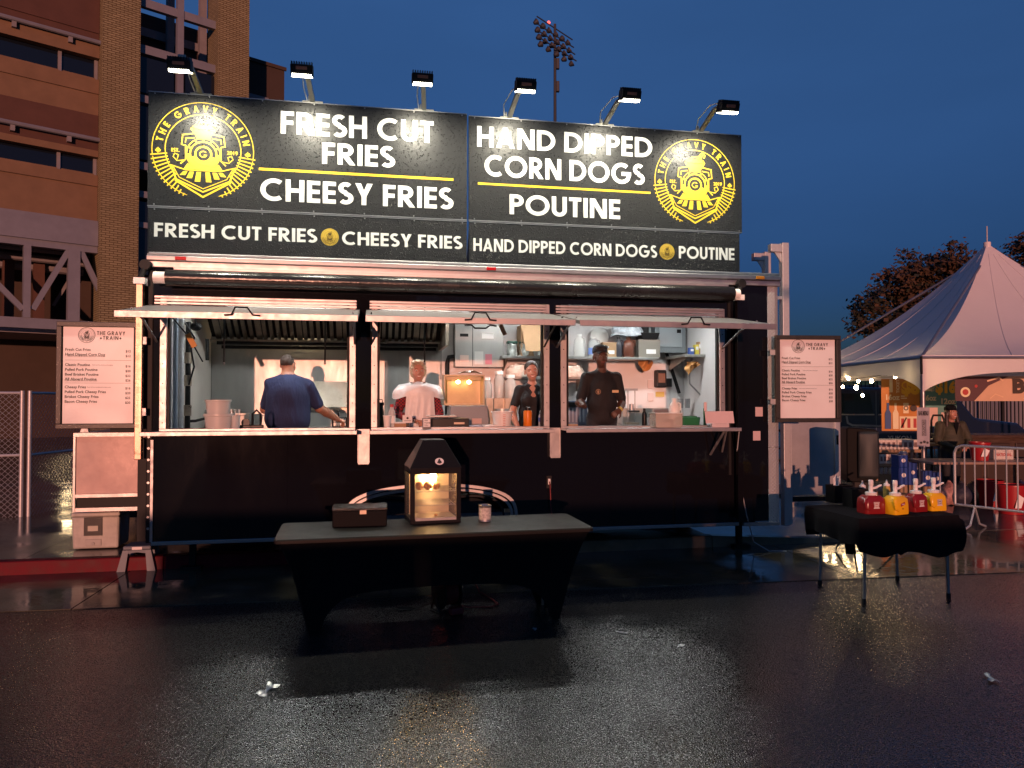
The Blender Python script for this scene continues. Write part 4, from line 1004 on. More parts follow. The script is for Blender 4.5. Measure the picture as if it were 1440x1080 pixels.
# fryer line under the hood
fr_ = MB().box(1.25, 2.05, 1.55, 2.05, .56, 1.40).build('fryer', STEEL, trl)
MB().box(1.20, 2.05, 2.055, 2.16, 1.30, 1.62).build('fryer_back', STEEL, trl)
MB().box(1.24, 2.02, 2.02, 2.054, 1.605, 1.635).build('fryer_shelf', STEELD, trl)
mm = MB().add([(1.15, 2.44, 1.66), (2.06, 2.44, 1.66), (2.06, 2.44, 1.98), (1.15, 2.44, 1.98), (1.15, 2.30, 1.64), (2.06, 2.30, 1.64), (2.06, 2.42, 1.98), (1.15, 2.42, 1.98)], [(4, 5, 6, 7), (0, 3, 2, 1), (0, 4, 7, 3), (1, 2, 6, 5), (2, 3, 7, 6), (0, 1, 5, 4)])
mm.build('fryer_hood_plate', STEELD, trl)
for k, x in enumerate((1.60, 1.82)):
    b_ = MB(); 
    for zz_ in (1.405, 1.46, 1.515): b_.tube([(x, 1.6, zz_), (x + .17, 1.6, zz_), (x + .17, 1.9, zz_), (x, 1.9, zz_)], .004, 5, closed=True)
    for j in range(8): b_.tube([(x + j * .024, 1.6, 1.40), (x + j * .024, 1.6, 1.52)], .003, 4)
    for j in range(8): b_.tube([(x, 1.6 + j * .042, 1.40), (x, 1.6 + j * .042, 1.52)], .003, 4); b_.tube([(x + .17, 1.6 + j * .042, 1.40), (x + .17, 1.6 + j * .042, 1.52)], .003, 4)
    b_.tube([(x + .085, 1.6, 1.51), (x + .085, 1.40, 1.60), (x + .085, 1.30, 1.60)], .008, 6)
    kind(b_.build('fryer_basket', BLACKM, trl), 'stuff')
# gas and power pipes at the left end
for x, y, r_, mt in ((.07, .35, .02, GALV), (.07, .52, .03, mat('blue_grey_pipe', (.22, .27, .34), .4, .4)), (.07, .75, .035, GALV), (.075, 1.05, .028, BLACKM)):
    MB().tube([(x, y, .56), (x, y, 2.6)], r_, 10).build('pipe', mt, trl, smooth=True)
MB().tube([(.08, 1.05, 1.5), (.14, 1.12, 1.5), (.16, 1.6, 1.52), (.16, 2.3, 1.52)], .016, 8).build('pipe', BLACKM, trl, smooth=True)
for z in (1.62, 1.95, 2.2): MB().tube([(.07, 1.05, z - .06), (.07, 1.05, z + .06)], .045, 10).build('valve', STEELD, trl, smooth=True)
MB().tube([(.06, .9, 2.6), (.16, .95, 2.42), (.12, .98, 2.3), (.15, 1.0, 2.1), (.09, 1.02, 1.9)], .010, 6).build('cable', BLACKM, trl, smooth=True)
MB().tube([(.06, .25, 2.62), (.20, .5, 2.40), (.28, .8, 2.15)], .008, 6).build('cable', BLACKM, trl, smooth=True)
MB().ell((.22, .75, 2.52), (.06, .05, .045)).tube([(.22, .75, 2.55), (.20, .75, 2.7)], .008, 6).build('spot_lamp', BLACKM, trl)
MB().tube([(.18, 1.5, 2.45), (.18, 1.52, 2.20)], .022, 8).build('hose', BLACKM, trl, smooth=True)
u_, z_ = T(629, 500, 2.35)
MB().tube([(u_, 2.38, 1.42), (u_, 2.38, z_ - .1), (u_ + .02, 2.36, z_ - .02), (u_ + .14, 2.36, z_), (u_ + .16, 2.36, z_ + .08), (u_ + .16, 2.36, 2.9)], .030, 10).build('gas_pipe', BLACKM, trl, smooth=True)
# hanging pull rods
for px_ in (315, 457, 597, 531):
    u_, z_ = T(px_, 512, .28); r_ = MB().tube([(u_, .28, 2.9), (u_, .28, z_ + .02)], .009, 6).build('pull_rod', BLACKM, trl)
    MB().ell((u_, .28, z_ + .01), (.012, .012, .016), 8, 6).build('hook', ALU_W, r_)
# ansul cabinet, breaker box
def ibox(name, mt, x0, x1, y0, y1, v, d, parent=trl, bev=.004, **k):
    a_, zt2 = T(x0, y0, v); c_, _ = T(x1, y0, v); _, zb2 = T((x0 + x1) / 2, y1, v)
    return MB().box(a_, c_, v, v + d, zb2, zt2).build(name, mt, parent, bevel=bev), a_, c_, zb2, zt2
cab, a_, c_, zb2, zt2 = ibox('fire_cabinet', STEEL, 640, 708, 455, 516, 2.24, .23)
MB().box(a_ + (c_ - a_) * .355, a_ + (c_ - a_) * .365, 2.234, 2.2395, zb2 + .01, zt2 - .01).build('door_gap', BLACKM, cab)
for fx0, fx1, fz0, fz1, mt in ((.10, .27, .70, .77, BLACKM), (.55, .80, .66, .78, WHITEP), (.10, .28, .12, .27, mat('pale_label', (.6, .42, .36), .5)), (.40, .58, .06, .36, mat('grey_label', (.5, .48, .46), .5)), (.62, .76, .06, .30, mat('rose_label', (.45, .14, .17), .5))):
    MB().box(a_ + (c_ - a_) * fx0, a_ + (c_ - a_) * fx1, 2.236, 2.2392, zb2 + (zt2 - zb2) * fz0, zb2 + (zt2 - zb2) * fz1).build('label_plate', mt, cab)
for fx in (.14, .5, .74, .9): MB().tube([(a_ + (c_ - a_) * fx, 2.3, zt2), (a_ + (c_ - a_) * fx, 2.3, zt2 + .3)], .012, 8).build('conduit', GALV, cab)
brk, a_, c_, zb2, zt2 = ibox('breaker_box', mat('grey_enamel', (.24, .27, .29), .4), 921, 964, 440, 496, 2.30, .17)
MB().box(a_ + .06, c_ - .06, 2.285, 2.2995, zb2 + .08, zt2 - .04).build('door', mat('pale_enamel', (.36, .40, .43), .35), brk, bevel=.005)
MB().box(c_ - .14, c_ - .08, 2.276, 2.2845, (zb2 + zt2) / 2 - .0, (zb2 + zt2) / 2 + .05).build('latch', BLACKPL, brk)
p0 = T(938, 496, 2.4); p1 = T(956, 553, 2.4)
MB().bar((p0[0], 2.42, p0[1]), (p1[0], 2.42, p1[1]), .03, .05, up=(0, 1, 0)).build('wall_conduit', BLACKM, trl)
# shelves on the back wall
def shelf(x0, x1, y, v0, d, name='wall_shelf'):
    a_, z_ = T(x0, y, v0); c_, _ = T(x1, y, v0)
    s_ = MB().box(a_, c_, v0, v0 + d, z_ - .035, z_).build(name, STEEL, trl, bevel=.003)
    for q in (a_ + .08, c_ - .08): MB().prism([(v0 + .05, z_ - .036), (v0 + d, z_ - .036), (v0 + d, z_ - .2)], 'x', q - .01, q + .01).build('shelf_bracket', STEELD, s_)
    return a_, c_, z_
shT = shelf(706, 926, 500, 2.05, .41)
shL = shelf(712, 828, 529, 2.12, .34)
shR = shelf(962, 1006, 498, 1.75, .70)
# taps and coil sprayer at the sink
MB().box(5.45, 6.3, 2.0, 2.4, 1.401, 1.62).build('sink_back', STEEL, trl)
a0_, z0__ = T(1001, 560, 1.95)
pp = [(a0_, 1.98, 1.40), (a0_, 1.98, z0__ + .35)] + [(a0_ - .17 + .17 * math.cos(q), 1.98, z0__ + .40 + .20 * math.sin(q)) for q in [math.pi * i / 12 for i in range(13)]] + [(a0_ - .32, 1.96, z0__ + .2), (a0_ - .12, 1.92, z0__ - .02)]
sp = MB().tube(pp, .012, 8).build('sprayer', ALU, trl, smooth=True)
co = MB()
for i in range(26):
    t_ = i / 25; z = z0__ - .1 + t_ * .5; co.tube([(a0_ + .024 * math.cos(q), 1.98 + .024 * math.sin(q), z) for q in [2 * math.pi * j / 10 for j in range(10)]], .004, 5, closed=True)
co.build('spring', ALU_W, sp)
MB().ell((a0_ - .12, 1.92, z0__ - .05), (.035, .035, .06)).build('spray_head', ALU, sp)
# outlets, soap dispenser, notice
for y0, y1 in ((534, 546), (552, 564)): ibox('wall_outlet', mat('almond_plate', (.62, .52, .50), .4), 911, 919, y0, y1, 2.455, .015)
sd_, a_, c_, zb2, zt2 = ibox('soap_dispenser', BLACKPL, 923, 938, 520, 545, 2.36, .10, bev=.02)
MB().box(a_ + .03, c_ - .03, 2.352, 2.3595, zb2 + .07, zt2 - .05).build('window', mat('amber_window', (.25, .12, .08), .2, .3), sd_)
ibox('notice', mat('yellow_notice', (.55, .42, .12), .5), 922, 934, 551, 558, 2.462, .006, bev=0)
ibox('switch_box', BLACKPL, 938, 945, 532, 544, 2.42, .05)
# assumed ceiling light strips of the kitchen, unseen, added to light the interior
CL = mat('assumed_kitchen_tube', (1, 1, 1), .4, emit=(.95, .97, .95), es=58)
for x0_, x1_, v_ in ((.5, 1.7, .75), (2.1, 3.2, .75), (3.5, 4.7, 1.35), (5.0, 6.2, 1.35)):
    cf = MB().box(x0_, x1_, v_, v_ + .12, 2.925, 2.955).build('assumed_ceiling_fixture', WHITEPL, trl)
    MB().box(x0_ + .03, x1_ - .03, v_ + .02, v_ + .10, 2.912, 2.9245).build('tube_lens', CL, cf)
hf = MB().box(1.0, 1.25, 1.75, 1.85, 2.80, 2.84).build('added_hood_lamp', WHITEPL, trl)  # unseen lamp added to brighten the left of the kitchen
MB().box(1.02, 1.23, 1.77, 1.83, 2.788, 2.799).build('lens', mat('added_hood_lens', (1, .8, .5), .4, emit=(1, .74, .42), es=80), hf)
# ------------------------------------------------------------ people: one continuous skin grown from smooth-blended limbs
def sd_rc(P, a, b, r0, r1):
    a = np.array(a, float); b = np.array(b, float); ba = b - a; L2 = max(1e-9, ba @ ba)
    t = np.clip(((P - a) @ ba) / L2, 0, 1)
    return np.linalg.norm(P - a - t[..., None] * ba, axis=-1) - (r0 + (r1 - r0) * t)
def sd_el(P, c, r):
    q = P - np.array(c, float); r = np.array(r, float)
    k0 = np.linalg.norm(q / r, axis=-1); k1 = np.linalg.norm(q / (r * r), axis=-1) + 1e-9
    return k0 * (k0 - 1) / k1
def prim_d(p, P): return sd_rc(P, *p[1:5]) if p[0] == 'rc' else sd_el(P, *p[1:3])
def prim_box(p):
    if p[0] == 'rc': a = np.array(p[1], float); b = np.array(p[2], float); r = max(p[3], p[4]); return np.minimum(a, b) - r, np.maximum(a, b) + r
    c = np.array(p[1], float); r = np.array(p[2], float); return c - r, c + r
def field(prims, lo, n, h, noise=None):
    F = np.full(n, .25, np.float32); ax = [lo[i] + h * np.arange(n[i]) for i in range(3)]
    for p in prims:
        k = p[-1].get('k', .02); a, b = prim_box(p); m = max(.05, k * 1.5 + 2 * h)
        i0 = [max(0, int((a[i] - m - lo[i]) / h)) for i in range(3)]; i1 = [min(n[i], int((b[i] + m - lo[i]) / h) + 2) for i in range(3)]
        if any(i1[i] <= i0[i] for i in range(3)): continue
        g = np.stack(np.meshgrid(*[ax[i][i0[i]:i1[i]] for i in range(3)], indexing='ij'), -1)
        d = prim_d(p, g); S = F[i0[0]:i1[0], i0[1]:i1[1], i0[2]:i1[2]]
        if p[-1].get('sub'):
            hh = np.maximum(k - np.abs(S + d), 0) / k; S[...] = np.maximum(S, -d) + hh * hh * k * .25
        else:
            hh = np.maximum(k - np.abs(S - d), 0) / k; S[...] = np.minimum(S, d) - hh * hh * k * .25
    if noise is not None:
        g = np.stack(np.meshgrid(*ax, indexing='ij'), -1); F += noise(g).astype(np.float32)
    return F
def surface_nets(F, lo, h):
    nx, ny, nz = F.shape; ins = F < 0
    off = [(i, j, k) for i in (0, 1) for j in (0, 1) for k in (0, 1)]
    c = np.zeros((nx - 1, ny - 1, nz - 1), np.int8)
    for i, j, k in off: c += ins[i:nx - 1 + i, j:ny - 1 + j, k:nz - 1 + k]
    act = np.argwhere((c > 0) & (c < 8)); N = len(act)
    idx = np.full(c.shape, -1, np.int64); idx[act[:, 0], act[:, 1], act[:, 2]] = np.arange(N)
    acc = np.zeros((N, 3)); cnt = np.zeros(N)
    for axis in range(3):
        for o in off:
            if o[axis]: continue
            a = act + np.array(o); b = a.copy(); b[:, axis] += 1
            fa = F[a[:, 0], a[:, 1], a[:, 2]]; fb = F[b[:, 0], b[:, 1], b[:, 2]]; cr = (fa < 0) != (fb < 0)
            t = np.where(cr, fa / np.where(cr, fa - fb, 1), 0); p = a.astype(float); p[:, axis] += t
            acc += p * cr[:, None]; cnt += cr
    V = acc / cnt[:, None] * h + np.array(lo)
    faces = []
    for axis in range(3):
        s = [slice(None)] * 3; s2 = [slice(None)] * 3; s[axis] = slice(0, -1); s2[axis] = slice(1, None)
        cr = np.argwhere(ins[tuple(s)] != ins[tuple(s2)]); u, v = [(1, 2), (2, 0), (0, 1)][axis]
        ok = (cr[:, u] > 0) & (cr[:, v] > 0) & (cr[:, u] < F.shape[u] - 1) & (cr[:, v] < F.shape[v] - 1); cr = cr[ok]
        fl = ins[cr[:, 0], cr[:, 1], cr[:, 2]]; q = []
        for du, dv in ((-1, -1), (0, -1), (0, 0), (-1, 0)):
            w = cr.copy(); w[:, u] += du; w[:, v] += dv; q.append(idx[w[:, 0], w[:, 1], w[:, 2]])
        q = np.stack(q, 1); q[~fl] = q[~fl][:, ::-1]; faces.append(q)
    return V, np.concatenate(faces)
def sdf_mesh(name, prims, h, mats, parent, paint=(), noise=None, clip=None, extra=None):
    """prims carry {'m': material index}; paint = volumes that recolour the skin they cover"""
    sets = [(prims, h, clip)] if extra is None else [(prims, h, (None, extra[0])), (prims, extra[1], (extra[0] - extra[1], None))]
    VV, FF, MM = [], [], []; base = 0
    for pr, hh, cl in sets:
        lo = np.min([prim_box(p)[0] for p in pr if not p[-1].get('sub')], 0) - 3 * hh; hi = np.max([prim_box(p)[1] for p in pr if not p[-1].get('sub')], 0) + 3 * hh
        if cl:
            if cl[0] is not None:
                lo[2] = cl[0]
                hb = [p for p in pr if prim_box(p)[1][2] > cl[0] and not p[-1].get('sub')]; 
                lo[:2] = np.min([prim_box(p)[0][:2] for p in hb if prim_box(p)[1][2] > cl[0] + .1], 0) - 3 * hh; hi[:2] = np.max([prim_box(p)[1][:2] for p in hb if prim_box(p)[1][2] > cl[0] + .1], 0) + 3 * hh
            if cl[1] is not None: hi[2] = cl[1] + hh
        n = np.ceil((hi - lo) / hh).astype(int) + 1
        V, Fc = surface_nets(field(pr, lo, n, hh, noise), lo, hh)
        C = V[Fc].mean(1); best = np.full(len(C), 9.0); mi = np.zeros(len(C), int)
        for p in pr:
            if p[-1].get('sub'): continue
            d = prim_d(p, C) + p[-1].get('bias', 0); w = d < best; best[w] = d[w]; mi[w] = p[-1].get('m', 0)
        for p in paint:
            w = prim_d(p, C) < 0
            if p[-1].get('only') is not None: w &= np.isin(mi, p[-1]['only'])
            mi[w] = p[-1]['m']
        VV.append(V); FF.append(Fc + base); MM.append(mi); base += len(V)
    V = np.concatenate(VV); Fc = np.concatenate(FF); mi = np.concatenate(MM)
    me = bpy.data.meshes.new(name); me.from_pydata(V.tolist(), [], Fc.tolist())
    for m in mats: me.materials.append(m)
    me.polygons.foreach_set('material_index', mi.tolist()); me.polygons.foreach_set('use_smooth', [True] * len(me.polygons))
    o = bpy.data.objects.new(name, me); COL.objects.link(o); o.parent = parent
    sm = o.modifiers.new('relax', 'SMOOTH'); sm.factor = .5; sm.iterations = 2
    return o
def hand_prims(w, d, nrm, s=1.0, curl=.5, flip=1, m=0):
    """palm and five unequal bent fingers; d = pointing direction, nrm = out of the back of the hand"""
    w, d, nrm = Vector(w), Vector(d).normalized(), Vector(nrm).normalized(); nrm = (nrm - d * nrm.dot(d)).normalized(); sd = d.cross(nrm) * flip
    out = []; K = {'m': m, 'k': .008}
    for q in (-.024, -.008, .008, .024): out.append(('rc', tuple(w + d * .005 * s + sd * q * .7 * s), tuple(w + d * .082 * s + sd * q * s), .014 * s, .0125 * s, {'m': m, 'k': .014}))
    for q, L in ((-.030, .062), (-.010, .076), (.010, .080), (.029, .070)):
        a = w + d * .085 * s + sd * q * s; c1 = curl
        d1 = (d * math.cos(c1 * .7) - nrm * math.sin(c1 * .7)); d2 = (d * math.cos(c1 * 1.7) - nrm * math.sin(c1 * 1.7)); d3 = (d * math.cos(c1 * 2.5) - nrm * math.sin(c1 * 2.5))
        b = a + d1 * L * .45 * s; c = b + d2 * L * .33 * s; e = c + d3 * L * .25 * s
        out += [('rc', tuple(a), tuple(b), .0098 * s, .0090 * s, K), ('rc', tuple(b), tuple(c), .0090 * s, .0082 * s, K), ('rc', tuple(c), tuple(e), .0082 * s, .0070 * s, K)]
    a = w + d * .022 * s + sd * .028 * s; b = a + (d * .6 + sd * .75 - nrm * .25).normalized() * .040 * s; c = b + (d * .9 + sd * .25 - nrm * .35).normalized() * .034 * s
    out += [('rc', tuple(a), tuple(b), .013 * s, .011 * s, K), ('rc', tuple(b), tuple(c), .0105 * s, .0085 * s, K)]
    return out
def skin_mat(name, col): 
    m = mat(name, col, .5, var=.10, vscale=18, bump=.0008, bscale=160); nodes(m)[2].inputs['Subsurface Weight'].default_value = .08; return m
EYEW = mat('eye_white', (.70, .68, .66), .25); EYED = mat('eye_dark', (.02, .015, .012), .2); TEETH = mat('teeth', (.75, .72, .66), .3)
def head_prims(c, s, m=0, smile=False, yaw=0.0, tilt=0.0):
    """c = centre of the head (between the ears), s = head height / 0.23"""
    cy, sy = math.cos(yaw), math.sin(yaw); ct, st = math.cos(tilt), math.sin(tilt)
    def X(p):
        x, y, z = p[0] * s, p[1] * s, p[2] * s
        x, z = x * ct - z * st, x * st + z * ct
        return (c[0] + x * cy - y * sy, c[1] + x * sy + y * cy, c[2] + z)
    E = lambda p, r, **k: ('el', X(p), tuple(q * s for q in r), dict({'m': m}, **k))
    Rc = lambda a, b, r0, r1, **k: ('rc', X(a), X(b), r0 * s, r1 * s, dict({'m': m}, **k))
    pr = [E((0, .012, .032), (.077, .096, .088)), E((0, -.030, -.030), (.062, .064, .080), k=.03), E((0, -.058, -.088), (.030, .026, .024), k=.03),
          E((.034, -.052, -.030), (.030, .034, .034), k=.02), E((-.034, -.052, -.030), (.030, .034, .034), k=.02),
          Rc((-.040, -.078, .022), (.040, -.078, .022), .014, .014, k=.018),
          Rc((0, -.088, .008), (0, -.106, -.030), .0085, .0135, k=.010), E((.014, -.094, -.034), (.009, .010, .008), k=.006), E((-.014, -.094, -.034), (.009, .010, .008), k=.006),
          E((.032, -.094, .004), (.017, .012, .011), sub=True, k=.010), E((-.032, -.094, .004), (.017, .012, .011), sub=True, k=.010),
          E((.032, -.076, .004), (.0125, .0125, .0105), k=.003), E((-.032, -.076, .004), (.0125, .0125, .0105), k=.003),
          Rc((-.022, -.090, -.060), (.022, -.090, -.060), .0085, .0085, k=.008), Rc((-.016, -.088, -.071), (.016, -.088, -.071), .009, .009, k=.007),
          E((.080, .012, -.004), (.012, .022, .033), k=.006), E((-.080, .012, -.004), (.012, .022, .033), k=.006)]
    pt = [E((.032, -.090, .004), (.013, .012, .0075), m=4), E((-.032, -.090, .004), (.013, .012, .0075), m=4), E((.032, -.092, .004), (.0062, .014, .0072), m=5), E((-.032, -.092, .004), (.0062, .014, .0072), m=5),
          Rc((.018, -.098, .027), (.046, -.088, .029), .0042, .0034, m=3), Rc((-.018, -.098, .027), (-.046, -.088, .029), .0042, .0034, m=3),
          Rc((-.024, -.098, -.063), (.024, -.098, -.063), .0105, .0105, m=6)]
    if smile:
        pt[-1] = Rc((-.024, -.098, -.058), (0, -.100, -.066), .0095, .0100, m=6); pt.append(Rc((.024, -.098, -.058), (0, -.100, -.066), .0095, .0100, m=6))
        pt += [Rc((-.021, -.100, -.057), (0, -.102, -.064), .0044, .0058, m=7), Rc((.021, -.100, -.057), (0, -.102, -.064), .0044, .0058, m=7)]
    return pr, pt, X
def body(H, sh_w, belly, top_m, arm_r=1.0, lean=(0, 0), neck=.055, bust=0.0, hip_w=None):
    """trunk, neck and legs in metres for a standing height H; feet at z=0, facing -y; returns prims and the joints"""
    s = H / 1.75; lx, ly = lean; hip = .93 * s; shz = 1.43 * s
    K = lambda m, k=.03: {'m': m, 'k': k}
    sw = sh_w / 2 - .05
    tp = [('el', (lx * .2, ly * .2, hip + .03), (.165 * s + belly * .4, .115 * s + belly * .6, .12 * s), K(top_m)),
          ('el', (lx * .5, ly * .5 - belly * .25, hip + .20 * s), (.145 * s + belly, .10 * s + belly, .17 * s), K(top_m, .05)),
          ('el', (lx * .85, ly * .85, hip + .38 * s), (sw * .93, .112 * s + belly * .6, .17 * s), K(top_m, .05)),
          ('rc', (lx, ly + .015, shz + .035 * s), (lx - sw, ly + .015, shz - .012), .062 * s, .056 * s, K(top_m, .05)),
          ('rc', (lx, ly + .015, shz + .035 * s), (lx + sw, ly + .015, shz - .012), .062 * s, .056 * s, K(top_m, .05)),
          ('rc', (lx, ly + .01, shz + .03), (lx, ly - .005, shz + .15 * s), neck, neck * .92, {'m': 0, 'k': .025}),
          ]
    if bust:
        for sg in (1, -1): tp.append(('el', (lx * .8 + sg * .075, ly * .8 - .10 * s, hip + .36 * s), (.075, bust, .07), K(top_m, .05)))
    for sg in (1, -1):
        tp += [('rc', (sg * .09, 0, hip), (sg * .095, -.01, .50 * s), .088 * s + belly * .2, .060 * s, K(2)), ('rc', (sg * .095, -.01, .50 * s), (sg * .10, .02, .08), .058 * s, .042 * s, K(2)), ('rc', (sg * .10, .03, .045), (sg * .11, -.14, .035), .045, .035, K(8))]
    return tp, {'sw': sw, 'shz': shz, 'hip': hip, 's': s, 'hc': (lx, ly - .012, shz + .235 * s), 'shx': (lx, ly)}
def arm_prims(sh, el, wr, hd, nrm, sleeve, top_m, r=1.0, s=1.0, curl=.5, flip=1, long=False):
    sh, el, wr = Vector(sh), Vector(el), Vector(wr); mid = sh.lerp(el, sleeve)
    m2 = top_m if long else 0
    pr = [('rc', tuple(sh), tuple(mid), .060 * r * s, .056 * r * s, {'m': top_m, 'k': .03}), ('rc', tuple(sh.lerp(el, max(0, sleeve - .1))), tuple(el), .046 * r * s, .041 * r * s, {'m': m2, 'k': .008}),
          ('rc', tuple(el), tuple(el.lerp(wr, .35)), .041 * r * s, .042 * r * s, {'m': m2, 'k': .02}), ('rc', tuple(el.lerp(wr, .35)), tuple(wr), .042 * r * s, .027 * r * s, {'m': m2, 'k': .02})]
    return pr + hand_prims(wr, hd, nrm, s, curl, flip)
def curls(amp, f):
    return lambda g: amp * (np.sin(g[..., 0] * f) * np.sin(g[..., 1] * f * 1.1 + 1) + .7 * np.sin(g[..., 2] * f * 1.3 + g[..., 0] * f * .7))
PANTS = mat('dark_trousers', (.02, .02, .025), .8); SHOES = mat('black_shoes', (.01, .01, .01), .5)
def place(px_, v, floor=.55): u_, _ = T(px_, 560, v); return TR.W(u_, v, floor), u_
# --- cook in the blue T-shirt, back to the serving window
loc, u0p = place(408, 1.02)
p = thing('person', 'cook in a navy blue T-shirt seen from behind at the fryer', 'person', loc, TR.a + math.pi, 'people working in the trailer')
bp_, J = body(1.70, .50, .095, 1, lean=(.03, -.02), neck=.072)
bp_ += [('el', (.02, .02, J['hip'] + .30), (.235, .17, .26), {'m': 1, 'k': .06}), ('el', (.03, .0, J['hip'] + .08), (.25, .19, .20), {'m': 1, 'k': .06})]
hc = (J['hc'][0] + .005, J['hc'][1] - .02, J['hc'][2] - .035)
hp, pt, X = head_prims(hc, 1.0, 0, yaw=-.45)
sw, shz = J['sw'], J['shz']
ap = arm_prims((-sw + .0, .0, shz - .05), (-sw - .12, -.08, shz - .30), (-sw - .30, -.34, shz - .43), (-.6, -.5, -.35), (0, .3, 1), .78, 1, 1.22, 1.0, .7, -1)
ap += arm_prims((sw + .0, .0, shz - .05), (sw + .09, -.12, shz - .31), (sw - .02, -.36, shz - .30), (-.1, -1, 0), (0, 0, 1), .78, 1, 1.22, 1.0, .7, 1)
sk = skin_mat('skin_cook', (.34, .17, .11)); NAVY = mat('navy_cotton', (.012, .022, .075), .85, var=.25, vscale=4, bump=.03, bscale=7, stretch=(1.5, 1, .5))
sdf_mesh('body', bp_ + hp + ap, .009, [sk, NAVY, PANTS, mat('hair_shaved', (.035, .025, .02), .8), EYEW, EYED, skin_mat('lips_cook', (.26, .09, .07)), TEETH, SHOES], p, pt + [('el', (hc[0] + .005, hc[1] + .03, hc[2] + .050), (.084, .093, .085), {'m': 3, 'only': [0]})], extra=(shz + .10, .006))
# --- woman in a white rain cape over a red plaid shirt
loc, u0p = place(588, .72)
p = thing('person', 'smiling woman with short fair hair in a white rain cape over a red plaid shirt', 'person', loc, TR.a, 'people working in the trailer')
_, ztop_ = T(590, 509, .72)
bp_, J = body(1.585, .42, .02, 1, bust=.05, neck=.05)
hc = J['hc']; hp, pt, X = head_prims(hc, .97, 0, smile=True, yaw=.05)
sw, shz = J['sw'], J['shz']
PLAID = mat('red_plaid', (.28, .03, .035), .8); n, l, b = nodes(PLAID)
tc = n.new('ShaderNodeTexCoord'); wv = n.new('ShaderNodeTexChecker'); wv.inputs['Scale'].default_value = 55; wv.inputs['Color1'].default_value = (.30, .02, .03, 1); wv.inputs['Color2'].default_value = (.035, .02, .025, 1); l.new(tc.outputs['Object'], wv.inputs['Vector']); l.new(wv.outputs['Color'], b.inputs['Base Color'])
ap = arm_prims((-sw, .0, shz), (-sw - .075, .0, shz - .27), (-.06, -.20, shz - .335), (.9, -.5, -.15), (0, 0, 1), .9, 1, 1.0, .92, .6, 1, True)
ap += arm_prims((sw, .0, shz), (sw + .085, .0, shz - .27), (.10, -.20, shz - .335), (-.9, -.5, -.15), (0, 0, 1), .9, 1, 1.0, .92, .6, -1, True)
sk = skin_mat('skin_fair', (.42, .19, .13))
LIP = skin_mat('lips_fair', (.36, .09, .08))
sdf_mesh('body', bp_ + hp + ap, .009, [sk, PLAID, PANTS, mat('brow_fair', (.16, .09, .05), .8), EYEW, EYED, LIP, TEETH, SHOES], p, pt, extra=(shz + .085, .0055))
HAIRF = mat('fair_hair', (.36, .29, .20), .6, var=.45, vscale=60)
C_ = lambda dx, dy, dz: (hc[0] + dx, hc[1] + dy, hc[2] + dz)
sdf_mesh('hair', [('el', C_(0, .022, .050), (.086, .101, .084), {'m': 0, 'k': .02}), ('el', C_(-.066, .03, .0), (.026, .055, .060), {'m': 0}), ('el', C_(.066, .03, .0), (.026, .055, .060), {'m': 0}), ('el', C_(0, .07, -.02), (.075, .050, .085), {'m': 0}),
                  ('el', C_(-.035, -.062, .098), (.050, .034, .024), {'m': 0, 'k': .02}), ('el', C_(.045, -.05, .095), (.040, .036, .026), {'m': 0, 'k': .02}), ('el', C_(0, -.095, -.005), (.064, .060, .082), {'sub': True, 'k': .010})], .005, [HAIRF], p, noise=curls(.0042, 150))
CAPE = mat('white_rain_cape', (.74, .74, .76), .35, var=.05, bump=.006, bscale=26, trans=.06)
def cape(a, b):
    an = 2 * math.pi * a; c_, s_ = math.cos(an), math.sin(an)
    t_ = b; wob = 1 + .045 * math.sin(an * 5 + t_ * 6) * t_ + .03 * math.sin(an * 9 + 2) * t_
    rx = (.085 + .20 * math.sin(min(1, t_ * 1.15) * math.pi / 2)) * wob; ry = (.075 + .095 * math.sin(min(1, t_ * 1.3) * math.pi / 2)) * wob
    drop = .055 * t_ ** .6 + .15 * max(0, t_ - .45) * (1 + .5 * abs(c_))
    return (rx * c_, .01 + ry * s_ - .012 * (s_ < 0) * t_, shz + .085 - drop + .012 * math.sin(an * 3))
MB().grid(cape, 48, 16, wrap=True).build('rain_cape', CAPE, p, smooth=True)
def apron(a, b):
    x = (a - .5) * (.33 - .07 * abs(b - .5)); fold = .010 * math.sin(a * 26 + b * 3) * b
    return (x + .01, -.165 - .02 * math.cos(x * 9) + fold - .03 * (1 - b), shz - .02 - b * .50)
MB().grid(apron, 30, 14).build('cape_front', CAPE, p, smooth=True)
# --- woman in the black polo, leaning in beside the window post
loc, u0p = place(746, .95)
p = thing('person', 'smiling woman with pulled-back dark hair in a black polo shirt', 'person', loc, TR.a, 'people working in the trailer')
bp_, J = body(1.60, .41, .025, 1, bust=.05, neck=.048, lean=(.02, 0)); hc = (J['hc'][0] - .015, J['hc'][1] - .02, J['hc'][2])
hp, pt, X = head_prims(hc, .97, 0, smile=True, yaw=-.08, tilt=.10); sw, shz = J['sw'], J['shz']
BLK = mat('black_polo', (.010, .010, .013), .8, var=.25, bump=.022, bscale=9, stretch=(1.4, 1, .5))
ap = arm_prims((-sw + .02, .0, shz), (-sw - .075, -.02, shz - .27), (-sw - .02, -.16, shz - .47), (.25, -.4, -.9), (-1, -.2, 0), .62, 1, 1.0, .92, .5, 1)
ap += arm_prims((sw + .02, .0, shz), (sw + .10, -.02, shz - .27), (sw + .02, -.18, shz - .45), (-.2, -.4, -.9), (1, 0, 0), .62, 1, 1.0, .92, .5, -1)
